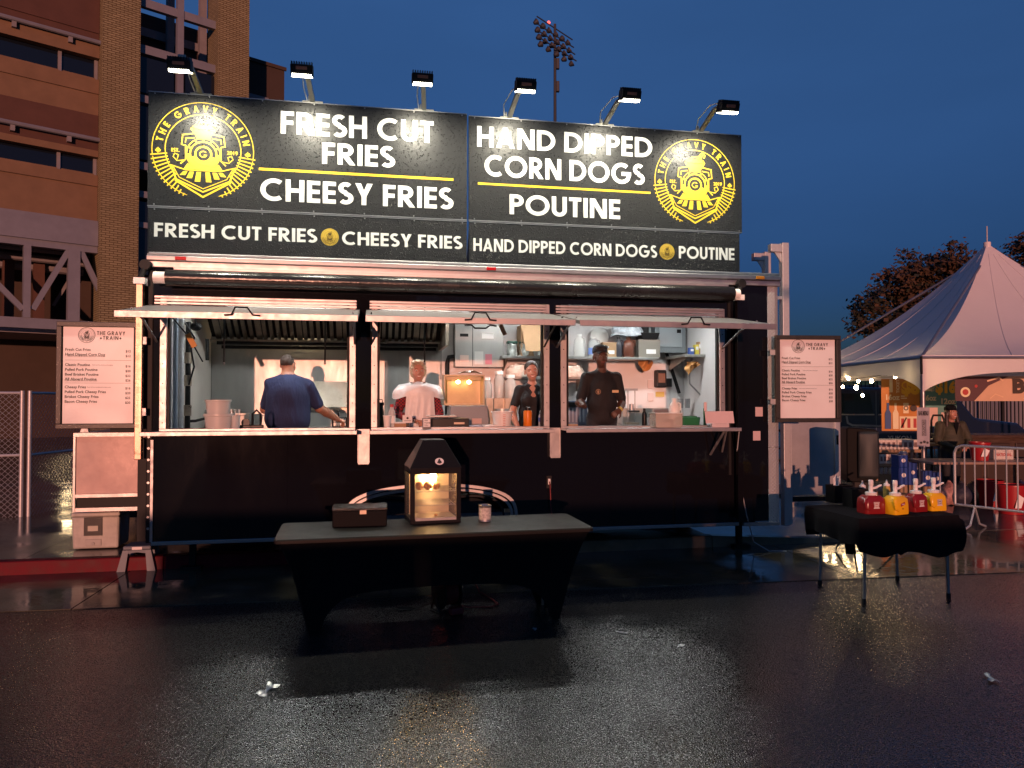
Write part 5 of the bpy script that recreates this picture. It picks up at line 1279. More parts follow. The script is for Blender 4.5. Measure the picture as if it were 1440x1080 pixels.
sdf_mesh('body', bp_ + hp + ap, .009, [skin_mat('skin_rosy', (.46, .23, .17)), BLK, PANTS, mat('brow_dark', (.04, .025, .02), .8), EYEW, EYED, LIP, TEETH, SHOES], p, pt + [('el', (J['shx'][0] - .01, -.10, shz - .015), (.045, .07, .085), {'m': 0, 'only': [1]})], extra=(shz + .085, .0055))
sdf_mesh('hair', [('el', C_(0, .022, .045), (.083, .098, .088), {'m': 0, 'k': .02}), ('el', C_(.0, .12, .03), (.04, .04, .04), {'m': 0}), ('el', C_(0, -.085, -.012), (.066, .060, .092), {'sub': True, 'k': .012})], .006, [mat('dark_hair', (.035, .02, .014), .45, var=.3, vscale=60)], p, noise=curls(.0012, 220))
MB().add([(-.06, -.075, shz + .055), (-.005, -.125, shz - .03), (-.03, -.14, shz - .075), (-.095, -.095, shz + .02)], [(0, 1, 2, 3)]).add([(.06, -.075, shz + .055), (.015, -.125, shz - .03), (.04, -.14, shz - .075), (.105, -.095, shz + .02)], [(0, 1, 2, 3)]).build('collar', BLK, p)
# --- man in the black polo and cap
loc, u0p = place(846, .70)
p = thing('person', 'man in a black cap and dark polo with a name tag, one hand raised', 'person', loc, TR.a, 'people working in the trailer')
bp_, J = body(1.78, .47, .035, 1, neck=.058); hc = (J['hc'][0] - .02, J['hc'][1], J['hc'][2] - .005)
hp, pt, X = head_prims(hc, 1.0, 0, yaw=.10); sw, shz = J['sw'], J['shz']
hx, hz = T(812, 573, .50); hx -= u0p; hz -= .55
ex, ez_ = T(826, 580, .68); ex -= u0p; ez_ -= .55
ap = arm_prims((-sw, .0, shz), (-sw - .075, .02, shz - .29), (hx + .085, -.20, hz + .01), (-1, -.35, .10), (-.1, .2, -1), .82, 1, 1.05, 1.0, .75, 1)
hx2, hz2 = T(866, 582, .55); hx2 -= u0p; hz2 -= .55
ap += arm_prims((sw, .0, shz), (sw + .075, .02, shz - .30), (hx2 + .05, -.15, hz2 + .05), (-.75, -.4, -.5), (.5, -.5, .6), .82, 1, 1.05, 1.0, .8, -1)
skd = skin_mat('skin_dark', (.085, .042, .030))
GREYP = mat('charcoal_sleeve', (.035, .034, .038), .8, var=.2)
sdf_mesh('body', bp_ + hp + ap, .009, [skd, BLK, PANTS, mat('brow_black', (.012, .01, .01), .8), mat('eye_shade', (.20, .18, .16), .3), EYED, skin_mat('lips_dark', (.12, .045, .04)), TEETH, SHOES], p, pt, extra=(shz + .095, .006))
bl = MB().lathe([(.096, 0), (.098, .025), (.092, .058), (.070, .085), (.03, .097), (.001, .099)], n=24, sx=.90, sy=1.08)
cap_ = bl.build('cap', BLK, p, smooth=True); cap_.location = C_(0, .012, .052); cap_.rotation_euler = (R(-6), 0, .10)
br = MB().grid(lambda a, b: ((a - .5) * .165 * (1 - .25 * b * b), -.075 - .075 * b * (1 - 1.4 * (a - .5) ** 2), .012 - .020 * b - .10 * (a - .5) ** 2), 10, 5).build('brim', BLK, cap_, smooth=True)
so = br.modifiers.new('thick', 'SOLIDIFY'); so.thickness = .004
sg = MB().tube([(-.075, -.070, .055), (-.04, -.098, .062), (0, -.104, .060), (.04, -.098, .062), (.075, -.070, .055)], .014, 8).build('sunglasses', mat('silver_shades', (.5, .5, .52), .15, .6), cap_, smooth=True)
gl = MB()
for sgn in (1, -1): gl.tube([(sgn * .032 + .021 * math.cos(q), -.102, .004 + .015 * math.sin(q)) for q in [2 * math.pi * i / 14 for i in range(14)]], .0018, 5, closed=True)
gl.tube([(-.011, -.104, .006), (.011, -.104, .006)], .0018, 5); gl.tube([(.053, -.10, .006), (.08, -.02, .008)], .0018, 5); gl.tube([(-.053, -.10, .006), (-.08, -.02, .008)], .0018, 5)
go = gl.build('spectacles', mat('wire_gold', (.5, .42, .3), .25, .9), p); go.location = C_(0, 0, 0); go.rotation_euler = (0, 0, .10)
for sgn in (1, -1): MB().add([(sgn * .065, -.070, shz + .065), (sgn * .008, -.118, shz - .005), (sgn * .045, -.142, shz - .050), (sgn * .115, -.09, shz + .015)], [(0, 1, 2, 3)]).build('collar', BLK, p)
MB().box(.075, .150, -.172, -.166, shz - .185, shz - .155).build('name_tag', mat('tag_gold', (.60, .45, .25), .4), p)
f = Flat(-.172); f.ring(-.095, shz - .175, .028, .006, 20); f.poly([(-.11, shz - .165), (-.095, shz - .155), (-.08, shz - .165), (-.083, shz - .19), (-.095, shz - .20), (-.107, shz - .19)]); f.build('chest_emblem', mat('emblem_tan', (.30, .20, .12), .6), p)
w_ = Vector((hx2 + .05, -.15, hz2 + .05)); MB().tube([w_ + Vector((.012, .01, .008)), w_ + Vector((-.008, -.005, -.008))], .034, 12).build('wristband', mat('yellow_band', (.55, .45, .10), .4), p, smooth=True)
# ------------------------------------------------------------ loose things inside the trailer, on the counters and shelves
FC, BC1, BC2 = 1.44, 1.335, 1.40                          # counter heights
def at(px_, v, z): u_, _ = T(px_, 560, v); return TR.W(u_, v, z)
def wpx(n, px_, v):                                        # metres spanned by n pixels of the photo at that place
    a_, _ = T(px_ - n / 2, 560, v); c_, _ = T(px_ + n / 2, 560, v); return c_ - a_
def item(name, label, cat, px_, v, z, group=None): return thing(name, label, cat, at(px_, v, z), TR.a, group)
def hz(px_, py, v): return T(px_, py, v)[1]
GREYT = mat('cloudy_plastic', (.62, .62, .60), .35, trans=.15)
# buckets
t = item('storage_tub', 'cloudy white tub, lower of the two stacked tubs on the left counter', 'tub', 308, .28, FC)
r_ = .145; MB().lathe([(r_ * .86, 0), (r_ * .95, .13), (r_ * 1.04, .135), (r_ * 1.04, .155), (r_ * .96, .155), (r_ * .84, .01)], n=24, sy=.8).build('tub', GREYT, t, smooth=True)
t = item('storage_tub', 'cloudy white tub nested on top of another tub on the left counter', 'tub', 307, .28, FC + .157)
MB().lathe([(r_ * .74, 0), (r_ * .84, .12), (r_ * .9, .125), (r_ * .9, .14), (r_ * .84, .14), (r_ * .72, .01)], n=24, sy=.8).build('tub', GREYT, t, smooth=True)
t = item('steam_pan', 'stainless steam pan with lid behind the stacked tubs', 'pan', 325, 1.95, BC1)
MB().box(-.17, .17, -.14, .14, 0, .22, top=(-.02, -.02, -.02, -.02)).build('pan', STEEL, t, bevel=.01); MB().box(-.20, .20, -.17, .17, .222, .235).build('lid', STEEL, t); MB().box(-.05, .05, -.02, .02, .236, .26).build('lid_handle', STEELD, t)
t = item('steam_pan', 'stainless steam pan standing against the wall left of the tubs', 'pan', 303, 2.25, BC1)
MB().box(-.17, .17, -.12, .12, 0, .26, top=(-.02, -.02, -.02, -.02)).build('pan', STEEL, t, bevel=.01); MB().box(-.20, .20, -.14, .14, .262, .275).build('lid', STEEL, t)
t = item('utensil_jar', 'clear jar of straws beside the stacked tubs', 'jar', 331, .30, FC)
MB().lathe([(.045, 0), (.05, .14), (.046, .14), (.042, .01)], n=18).build('jar', CLEARPL, t, smooth=True)
for k in range(6): MB().tube([(.02 * math.cos(k), .02 * math.sin(k), .01), (.045 * math.cos(k), .045 * math.sin(k), .20)], .004, 5).build('straw', WHITEPL, t)
for px_, nm in ((346, 'black tape dispenser lying beside the straw jar'), (361, 'black handled tong caddy left of the cook')):
    t = item('tape_dispenser' if px_ == 346 else 'tong_caddy', nm, 'dispenser' if px_ == 346 else 'caddy', px_, .42, FC)
    MB().box(-.07, .07, -.03, .03, 0, .035).build('base', BLACKPL, t, bevel=.008)
    if px_ == 346: MB().tube([(0, -.025, .06), (0, .025, .06)], .042, 18).build('reel', BLACKPL, t, smooth=True)
    else: MB().tube([(-.04, 0, .03), (-.04, 0, .15), (.0, 0, .19), (.04, 0, .15), (.04, 0, .03)], .012, 8).build('handle', BLACKPL, t, smooth=True)
t = item('order_tag', 'orange cardboard tag hanging by the left kitchen wall', 'tag', 268, .32, hz(268, 487, .32))
MB().obox((0, 0, .06), (.055, .003, .15), Matrix.Rotation(R(-28), 3, 'Y')).build('tag', mat('orange_tag', (.50, .24, .06), .6), t); MB().tube([(-.03, 0, .12), (-.06, .0, .25)], .002, 5).build('string', BLACKM, t)
t = item('order_tag', 'brown cardboard tag hanging beside the steel fire cabinet', 'tag', 707, .6, hz(707, 470, .6))
MB().obox((0, 0, .05), (.05, .003, .13), Matrix.Rotation(R(-25), 3, 'Y')).build('tag', mat('brown_tag', (.36, .17, .09), .6), t); MB().tube([(-.02, 0, .1), (-.05, .0, .22)], .002, 5).build('string', BLACKM, t)
# middle window, on the front counter
def bottle(name, label, px_, v, z, r, h, mt, capm, neck=.45, capr=None, cat='bottle'):
    t = item(name, label, cat, px_, v, z)
    MB().lathe([(r * .92, 0), (r, .01), (r, h * .62), (r * .92, h * .70), (r * neck, h * .84), (r * neck, h * .90)], n=20).build('body', mt, t, smooth=True)
    MB().lathe([(capr or r * neck * 1.25, h * .88), (capr or r * neck * 1.25, h)], n=16).build('cap', capm, t, smooth=True); return t
GRN = mat('dark_green_flask', (.018, .028, .018), .4)
t = bottle('flask', 'tall dark green insulated flask at the left of the middle window', 534, .22, FC, .045, .27, GRN, BLACKPL, .8, cat='flask')
MB().tube([(-.03, 0, .255), (-.025, 0, .30), (.025, 0, .30), (.03, 0, .255)], .006, 6).build('loop', BLACKPL, t)
t = bottle('bottle', 'clear plastic bottle with a red cap behind the white cup', 551, .24, FC, .038, .25, CLEARPL, mat('red_cap', (.45, .03, .03), .4), .42)
MB().lathe([(.0385, .05), (.0385, .13)], n=20).build('wrapper', WHITEP, t, smooth=True)
t = item('paper_cup', 'tall white paper cup near the red-capped bottle', 'cup', 544.5, .16, FC); MB().lathe([(.030, 0), (.041, .125), (.044, .125), (.044, .133), (.040, .133), (.029, .006)], n=22).build('cup', WHITEP, t, smooth=True)
t = item('napkin_box', 'small brown box of cards in front of the woman in the cape', 'box', 563, .2, FC); MB().box(-.06, .06, -.05, .05, 0, .05).build('box', BROWNC, t, bevel=.003); MB().box(-.055, .055, -.045, .045, .0505, .062).build('cards', WHITEP, t)
t = item('table_card', 'white folded card with a small logo before the woman in the cape', 'card', 573, .18, FC)
MB().add([(-.05, -.03, .055), (.05, -.03, .055), (.05, .0, .135), (-.05, .0, .135), (-.05, .03, .055), (.05, .03, .055)], [(0, 1, 2, 3), (3, 2, 5, 4)]).build('card', WHITEP, t); f = Flat(-.028); f.disc(0, .105, .012, 12); f.poly([(-.035, .075), (.035, .075), (.035, .080), (-.035, .080)]); f.build('print', INK, t).rotation_euler = (0, 0, 0)
MB().box(-.02, .02, -.01, .01, 0, .056).build('stand', BLACKPL, t)
t = item('tip_sign', 'small grey framed notice standing on the middle sill', 'sign', 600, -.06, 1.436)
MB().box(-.045, .045, -.01, .01, 0, .115).build('frame', mat('grey_frame', (.14, .14, .14), .4), t, bevel=.004); MB().box(-.034, .034, -.0125, -.0101, .025, .105).build('card', WHITEP, t)
for k, s_ in enumerate(('TIPS', 'THANK', 'YOU')): bfont(s_, -.026, .082 - k * .024, .014, -.0125, 'print', INK, t, bold=.02)
t = item('cash_drawer', 'flat black cash drawer with a tray on top in the middle window', 'cash drawer', 630, .24, FC); MB().box(-.21, .21, -.14, .16, 0, .10).build('drawer', BLACKPL, t, bevel=.006)
tr_ = MB().box(-.22, .08, -.12, .12, .112, .130).build('tray', mat('grey_tray', (.4, .39, .38), .3, .5), t, bevel=.004); MB().box(-.1, .0, -.05, .05, .1005, .1115).build('riser', BLACKPL, tr_)
MB().box(.05, .16, -.1415, -.1402, .04, .06).build('lock_plate', STEELD, t)
# heat lamp cabinet (lit)
t = item('food_warmer', 'lit heat-lamp food warmer cabinet glowing amber in the middle window', 'food warmer', 653, 1.05, hz(653, 570, 1.05))
w_ = wpx(57, 653, 1.05) / 2; hh = hz(653, 527, 1.05) - hz(653, 570, 1.05)
WARM = mat('warmer_steel', (.30, .24, .16), .38, .5, var=.15, vscale=9)
MB().box(-w_, w_, .26, .28, 0, hh).build('back', WARM, t); MB().box(-w_, w_, -.02, .26, hh - .02, hh).build('top', WARM, t); MB().box(-w_, w_, -.02, .26, 0, .02).build('floor', WARM, t)
for sg in (-1, 1): MB().box(min(sg * w_, sg * (w_ - .015)), max(sg * w_, sg * (w_ - .015)), -.02, .26, .02, hh - .02).build('side', WARM, t)
MB().box(-w_ + .03, w_ - .03, .06, .10, hh - .06, hh - .022).build('lamp_rail', WARM, t)
HB = mat('heat_bulb', (1, .6, .2), .4, emit=(1, .56, .18), es=40)
for x in (-.065, .065):
    MB().ell((x, .08, hh - .085), (.026, .026, .022), 12, 8).build('bulb', HB, t, smooth=True)
    ld = bpy.data.lights.new('heat', 'POINT'); ld.energy = .22; ld.color = (1, .56, .18); ld.shadow_soft_size = .03; lo = bpy.data.objects.new('heat', ld); COL.objects.link(lo); lo.parent = t; lo.location = (x, .03, hh - .10)
t2 = item('counter_scale', 'grey counter machine under the lit food warmer', 'machine', 659, .95, FC - .0)
z_ = hz(659, 570, 1.0) - FC
MB().box(-.24, .24, -.10, .30, -.10, z_ - .004, top=(.02, .02, .05, 0)).build('body', mat('grey_machine', (.20, .20, .21), .4, .3), t2, bevel=.01)
MB().box(-.20, -.02, -.094, -.085, .03, .075).build('display', BLACKPL, t2); MB().box(.03, .14, -.094, -.086, .02, .08).build('plate', mat('rose_plate', (.5, .36, .34), .5), t2)
MB().box(-.22, .22, -.05, .25, -.885, -.101).build('stand', STEELD, t2)
t = item('towel_roll', 'crumpled pale cloth lying on top of the lit food warmer', 'cloth', 662, 1.05, hz(653, 527, 1.05) + .001)
cl = MB().grid(lambda a, b: ((a - .5) * .30, .02 + b * .2, .02 + .035 * abs(math.sin(a * 7 + b * 3)) * math.sin(math.pi * a)), 18, 10).build('cloth', mat('pale_cloth', (.55, .48, .44), .8), t, smooth=True)
t = item('measuring_bucket', 'white graduated bucket on the counter of the middle window', 'bucket', 706, .22, FC)
r_ = wpx(31, 706, .22) / 2; MB().lathe([(r_ * .74, 0), (r_ * .92, .155), (r_ * 1.03, .160), (r_ * 1.03, .172), (r_ * .93, .172), (r_ * .70, .008)], n=26).build('bucket', WHITEPL, t, smooth=True)
f = Flat(-r_ * .86 - .01)
for k in range(7): f.poly([(-.012, .02 + k * .019), (.018, .02 + k * .019), (.018, .025 + k * .019), (-.012, .025 + k * .019)])
f.build('scale_marks', mat('red_marks', (.5, .10, .08), .5), t)
OR = mat('orange_plastic', (.72, .20, .015), .4)
t = item('bottle', 'orange squeeze flask with a black lid in front of the woman in the polo', 'bottle', 742, .18, FC)
MB().lathe([(.040, 0), (.046, .008), (.046, .165), (.042, .178), (.03, .182)], n=22).build('body', OR, t, smooth=True); MB().lathe([(.032, .182), (.032, .215), (.024, .22)], n=18).build('cap', BLACKPL, t, smooth=True)
t = bottle('water_bottle', 'small clear water bottle with a blue label by the window post', 761, .16, FC, .030, .18, CLEARPL, WHITEPL, .42); MB().lathe([(.0306, .06), (.0306, .105)], n=20).build('wrapper', mat('blue_wrap', (.05, .10, .35), .5), t, smooth=True)
t = item('paper_pad', 'white order pads lying beside the cash drawer', 'paper', 677, .2, FC)
for k, (dx, mt) in enumerate(((-.06, mat('bluish_paper', (.35, .38, .50), .6)), (.09, WHITEP))): MB().box(dx - .07, dx + .07, -.07, .08, .0, .02 + .006 * k).build('pad', mt, t, bevel=.002)
t = item('sugar_jar', 'steel utensil canister behind the white bucket', 'canister', 706, 1.9, BC2)
MB().lathe([(.10, 0), (.10, .22), (.095, .22), (.095, .02)], n=22).build('canister', STEEL, t, smooth=True)
JARG = mat('jar_glass', (.55, .50, .46), .2, trans=.35)
for k, (px_, v_, h_, nm) in enumerate(((684, 2.1, .30, 'narrow'), (702, 2.15, .40, 'tall'), (718, 2.05, .34, 'square'))):
    t = item('storage_jar', '%s clear storage jar with a pale lid on the back counter' % nm, 'jar', px_, v_, hz(px_, 560, v_)); MB().lathe([(.07, 0), (.075, .03), (.075, h_ * .6), (.05, h_ * .75), (.05, h_ * .82)], n=18).build('jar', JARG, t, smooth=True); MB().lathe([(.056, h_ * .80), (.056, h_ * .92)], n=18).build('lid', WHITEPL, t, smooth=True)
    MB().box(-.08, .08, -.07, .07, BC2 - hz(px_, 560, v_), -.001).build('riser', STEELD, t)
# upper shelf, middle: foil packs and a leaning cardboard flap
FOIL = mat('foil_pack', (.45, .48, .46), .3, .5, var=.5, vscale=22, bump=.01, bscale=30)
for k, px_ in enumerate((720, 738, 754)):
    t = item('foil_pack', ['crinkled foil pack at the left of the upper shelf', 'crinkled foil pack in the middle of the upper shelf', 'crinkled foil pack at the right under the cardboard flap'][k], 'package', px_, 2.12, shT[2] + .0005, 'foil packs on the upper shelf')
    m = MB().grid(lambda a, b: (.075 * math.cos(2 * math.pi * a) * (.8 + .2 * math.sin(a * 40 + b * 7)), .08 * math.sin(2 * math.pi * a), b * .16 + .012 * math.sin(a * 31 + k)), 20, 7, wrap=True); m.build('pack', FOIL, t, smooth=True)
    MB().box(-.07, .07, -.05, .06, .165, .20).build('green_top', mat('dark_green_pack', (.02, .07, .05), .5), t, bevel=.01)
t = item('cardboard_box', 'open brown cardboard box on the upper shelf behind the post', 'box', 752, 1.95, shT[2] + .001)
a_, z1_ = T(734, 455, 1.9); c_, _ = T(770, 455, 1.9); _, zb_ = T(750, 494, 1.9); ub, _ = T(752, 560, 1.95)
MB().add([(a_ - ub, .0, z1_ - shT[2]), (c_ - ub, .0, z1_ - shT[2]), (c_ - ub + .02, -.05, zb_ - shT[2]), (a_ - ub + .05, -.05, zb_ - shT[2])], [(0, 1, 2, 3)]).build('flap', BROWNC, t)
MB().box(a_ - ub + .02, c_ - ub, .12, .40, .0, z1_ - shT[2]).build('carton', BROWNC, t)
BAG = mat('clear_bag', (.55, .45, .38), .2, .0, var=.4, vscale=14, bump=.02, bscale=16, trans=.1)
def bag(px_, v, z, w, h, d, label, mt=BAG, name='plastic_bag', cat='bag'):
    t = item(name, label, cat, px_, v, z)
    MB().grid(lambda a, b: (w / 2 * math.cos(2 * math.pi * a) * (1 - .25 * b ** 3) * (1 + .05 * math.sin(17 * a + 9 * b)), d / 2 * math.sin(2 * math.pi * a) * (1 - .2 * b ** 2), h * b + .01 * math.sin(23 * a)), 26, 9, wrap=True).grid(lambda a, b: (w / 2 * .72 * math.cos(2 * math.pi * a) * (1 - b), d / 2 * .75 * math.sin(2 * math.pi * a) * (1 - b), h + .02 * b), 26, 2, wrap=True).build('bag', mt, t, smooth=True)
bag(733, 2.2, shL[2] + .001, wpx(44, 733, 2.2), .16, .22, 'clear bag of buns on the lower shelf left of the post')
bag(803, 2.2, shL[2] + .001, wpx(36, 803, 2.2), .15, .22, 'clear bag of buns on the lower shelf beside the man in the cap')
# upper shelf, right: jugs and boxes
def jug(px_, w, ytop, label, mt, capm=WHITEPL, lab=None, v=2.15, z=None, cat='jug', name='jug'):
    z = shT[2] + .001 if z is None else z; t = item(name, label, cat, px_, v, z); r = wpx(w, px_, v) / 2; h = hz(px_, ytop, v) - z
    MB().lathe([(r * .9, 0), (r, .015), (r, h * .62), (r * .85, h * .76), (r * .36, h * .88), (r * .36, h * .92)], n=20, sy=.8).build('body', mt, t, smooth=True)
    MB().lathe([(r * .42, h * .91), (r * .42, h)], n=14).build('cap', capm, t, smooth=True)
    MB().tube([(r * .5, -r * .3, h * .84), (r * 1.0, -r * .35, h * .80), (r * 1.02, -r * .3, h * .55)], .010, 6).build('handle', mt, t, smooth=True)
    if lab: MB().lathe([(r * 1.012, h * .12), (r * 1.012, h * .45)], n=20, sy=.8).build('wrapper', lab, t, smooth=True)
jug(815, 15, 470, 'cloudy jug at the left of the upper shelf', GREYT)
jug(835, 15, 474, 'jug with a blue and white label on the upper shelf', CLEARPL, lab=mat('blue_label', (.15, .25, .6), .5))
jug(870, 11, 474, 'dark jug on the upper shelf behind the cap', mat('dark_jug', (.035, .035, .045), .35), BLACKPL)
jug(884, 16, 474, 'brown jug on the upper shelf right of the dark jug', mat('brown_jug', (.12, .04, .025), .3), mat('brown_cap', (.2, .1, .05), .4))
for px_, w, y0, lb in ((855, 20, 482, 'cardboard carton with a white label behind the capped man on the shelf'), (910, 30, 478, 'grey-brown carton at the right end of the upper shelf')):
    t = item('carton', lb, 'box', px_, 2.22, shT[2] + .001); q = wpx(w, px_, 2.2) / 2; h = hz(px_, y0, 2.2) - shT[2]; MB().box(-q, q, -.10, .14, 0, h).build('carton', BROWNC if px_ < 900 else mat('grey_carton', (.22, .20, .17), .8), t, bevel=.003); MB().box(-q * .3, q * .6, -.1025, -.1005, h * .2, h * .45).build('print_label', WHITEP, t)
t = item('tray', 'black plastic tray on the carton at the right end of the shelf', 'tray', 910, 2.22, hz(910, 478, 2.2) + .003); MB().box(-.11, .11, -.12, .12, .0, .09, top=(-.03, -.03, -.02, -.02)).build('tray', BLACKPL, t, bevel=.004)
bag(882, 2.16, hz(884, 473, 2.15) + .004, wpx(44, 882, 2.2), .16, .24, 'plastic bag with blue print lying over the brown jug', mat('print_bag', (.36, .40, .44), .3, var=.7, vscale=11, bump=.02, bscale=14))
t = item('plate', 'round pale plastic lid standing on the upper shelf', 'lid', 843, 2.36, shT[2] + .001)
o = MB().lathe([(.001, 0), (.12, 0), (.135, .008), (.12, .016), (.001, .012)], n=30).build('lid', GREYT, t, smooth=True); o.rotation_euler = (R(80), 0, 0); o.location = (0, 0, .30); MB().box(-.05, .05, -.02, .03, 0, .17).build('rest', BROWNC, t)
t = item('display_box', 'dark framed device standing behind the tray on the shelf', 'device', 906, 2.40, hz(910, 478, 2.2) + .003); MB().box(-.10, .10, -.03, .03, 0, .30).build('case', mat('device_grey', (.25, .28, .29), .4), t, bevel=.006); MB().box(-.06, .06, -.034, -.0305, .05, .27).build('screen', BLACKPL, t)
# right shelf
for px_, w, y0, mt, lb in ((972, 6, 489, mat('blue_carton', (.05, .10, .35), .5), 'small blue carton on the right-hand shelf'), (979, 5, 485, mat('yellow_carton', (.60, .48, .06), .5), 'small yellow carton on the right-hand shelf'), (984, 6, 481, BROWNC, 'small brown carton on the right-hand shelf')):
    t = item('carton', lb, 'box', px_, 1.95, shR[2] + .001); q = wpx(w, px_, 1.95) / 2; h = hz(px_, y0, 1.95) - shR[2]; MB().box(-q, q, -.04, .04, 0, h).build('carton', mt, t, bevel=.002); MB().box(-q * .7, q * .7, -.042, -.0405, h * .5, h * .8).build('print', WHITEP, t)
bag(997, 1.95, shR[2] + .001, wpx(18, 997, 1.95), .22, .2, 'white and blue bag of supplies on the right-hand shelf', mat('white_bag', (.55, .6, .68), .4, var=.5, vscale=12, bump=.02, bscale=14))
t = item('foil_sheet', 'crumpled amber paper hanging under the right-hand shelf', 'paper', 974, 1.80, hz(974, 528, 1.8)); MB().grid(lambda a, b: (-.09 + a * .18 + .02 * math.sin(b * 9), .03 * math.sin(a * 8 + b * 4), (1 - b * (1 - a * .8)) * .19), 12, 10).build('sheet', mat('amber_paper', (.50, .24, .08), .35, .2, bump=.02, bscale=18), t, smooth=True)
t = item('foil_sheet', 'amber paper bag hanging under the end of the upper shelf', 'paper', 908, 2.2, hz(908, 522, 2.2)); MB().grid(lambda a, b: (-.10 + a * .20, .03 * math.sin(a * 9 + b * 4), (1 - b * (.5 + .5 * math.sin(math.pi * a))) * .15), 14, 8).build('sheet', _mc['amber_paper'], t, smooth=True)
# right window, front counter
t = item('clear_bin', 'clear plastic bin on the sill of the right window', 'bin', 936, -.10, 1.4365)
q = wpx(37, 936, -.1) / 2; BINM = mat('bin_plastic', (.66, .62, .55), .2, alpha=.38)
m = MB(); m.box(-q * .9, q * .9, -.09, .08, 0, .006); 
for (x0_, x1_, y0_, y1_) in ((-q, q, -.095, -.09), (-q, q, .08, .085), (-q, -q + .005, -.09, .08), (q - .005, q, -.09, .08)): m.box(x0_, x1_, y0_, y1_, .0065, .15)
m.build('bin', BINM, t); MB().box(-q - .008, q + .008, -.103, .093, .1505, .160).build('rim', mat('bin_rim', (.62, .62, .58), .3), t); MB().lathe([(.04, .007), (.045, .08), (.03, .09)], (.05, 0, 0), n=14).build('dark_cup', mat('grey_cup', (.15, .14, .13), .5), t)
MB().box(-q * .8, q * .2, -.06, .05, .0065, .06).build('sachets', mat('cream_sachets', (.55, .48, .38), .6, var=.3, vscale=40), t)
t = item('crate', 'green plastic crate on the counter of the right window', 'crate', 967, .22, FC); q = wpx(22, 967, .22) / 2
GREENP = mat('green_plastic', (.015, .16, .06), .35)
MB().box(-q, q, -.10, .10, 0, .10, top=(-.01, -.01, -.01, -.01)).build('crate', GREENP, t, bevel=.006); MB().box(-q * .8, q * .8, -.08, .08, .1005, .112).build('lid', GREENP, t)
t = item('green_strap', 'upright green handle with a pale tag standing at the right of the window', 'handle', 991, .14, FC); MB().box(-.013, .013, -.012, .012, 0, .20).build('handle', GREENP, t); MB().box(-.016, .016, -.015, -.0125, .17, .27).build('tag', mat('pink_tag', (.66, .50, .50), .5), t)
jug(948, 15, 560, 'white milk jug behind the clear bin', WHITEPL, v=.42, z=FC)
t = bottle('bottle', 'black pump bottle at the left of the clear bin', 906, .26, FC, .028, .20, BLACKPL, BLACKPL, .4)
t = item('paper_cup', 'short white cup beside the black pump bottle', 'cup', 914, .18, FC); MB().lathe([(.026, 0), (.033, .10), (.030, .10), (.024, .005)], n=18).build('cup', WHITEP, t, smooth=True)
t = item('cutting_board', 'grey rounded cutting board leaning behind the clear bin', 'board', 933, .44, FC); o = MB().box(-.12, .12, -.008, .008, 0, .19).build('board', mat('grey_board', (.16, .16, .17), .5), t, bevel=.03)
t = item('price_card', 'pinkish blank card propped at the right end of the sill', 'card', 1012, -.16, 1.4365); q = wpx(40, 1012, -.16) / 2
MB().add([(-q, -.01, .045), (q, -.01, .045), (q, .02, .175), (-q, .02, .175)], [(0, 1, 2, 3)]).build('card', mat('pink_card', (.66, .54, .54), .6, var=.06), t); MB().box(-q * .6, q * .6, -.02, .03, 0, .044).build('holder', mat('card_holder', (.6, .52, .52), .5), t)
t = item('steel_press', 'chrome hand press standing on the back counter right of the man', 'press', 888, 1.95, BC2)
for x in (-.05, .05): MB().tube([(x, 0, 0), (x, 0, .46)], .009, 8).build('rod', ALU, t, smooth=True)
MB().box(-.08, .08, -.03, .03, .46, .49).build('yoke', ALU, t); MB().box(-.09, .09, -.06, .06, .001, .03).build('base', STEELD, t); MB().lathe([(.03, .16), (.03, .28)], n=14).build('plunger', ALU, t, smooth=True); MB().tube([(-.07, -.06, .18), (.09, -.06, .18)], .014, 8).build('lever', BLACKPL, t)
t = item('till', 'blue-grey till unit at the left of the right window', 'till', 803, 1.75, BC1 + .07); q = wpx(40, 803, 1.7) / 2
MB().box(-q, q, -.12, .2, 0, .32).build('body', mat('blue_grey_unit', (.10, .12, .18), .4), t, bevel=.01)
for k in range(7): MB().box(-q * .85 + k * q * .25, -q * .85 + k * q * .25 + .02, -.127, -.1205, .04, .22).build('rib', mat('rib_grey', (.20, .22, .27), .4), t)
MB().box(-q * .9, q * .9, -.13, -.1205, .24, .30).build('band', BLACKPL, t)
t = item('wooden_board', 'small wooden board on the counter before the man in the cap', 'board', 799, .2, FC); MB().box(-.09, .09, -.08, .08, 0, .03).build('board', mat('wood', (.36, .22, .12), .6, var=.25, vscale=12, stretch=(1, 8, 8)), t, bevel=.004)
t = item('knife_rack', 'rack of hanging utensils below the right-hand shelf', 'utensils', 998, 1.9, hz(998, 552, 1.9))
for k in range(6): MB().tube([(-.06 + k * .024, .02 * (k % 2), .0), (-.06 + k * .024, .02 * (k % 2), .30)], .006, 5).build('utensil', STEELD if k % 2 else BLACKM, t)
MB().box(-.08, .08, -.01, .04, .30, .33).build('rack', STEEL, t)
t = item('steel_tins', 'two steel canisters beside the tap at the sink', 'canisters', 962, 2.1, 1.621)
for x in (-.05, .05): MB().lathe([(.035, 0), (.035, .13), (.030, .13), (.03, .01)], (x, 0, 0), n=16).build('canister', ALU, t, smooth=True)
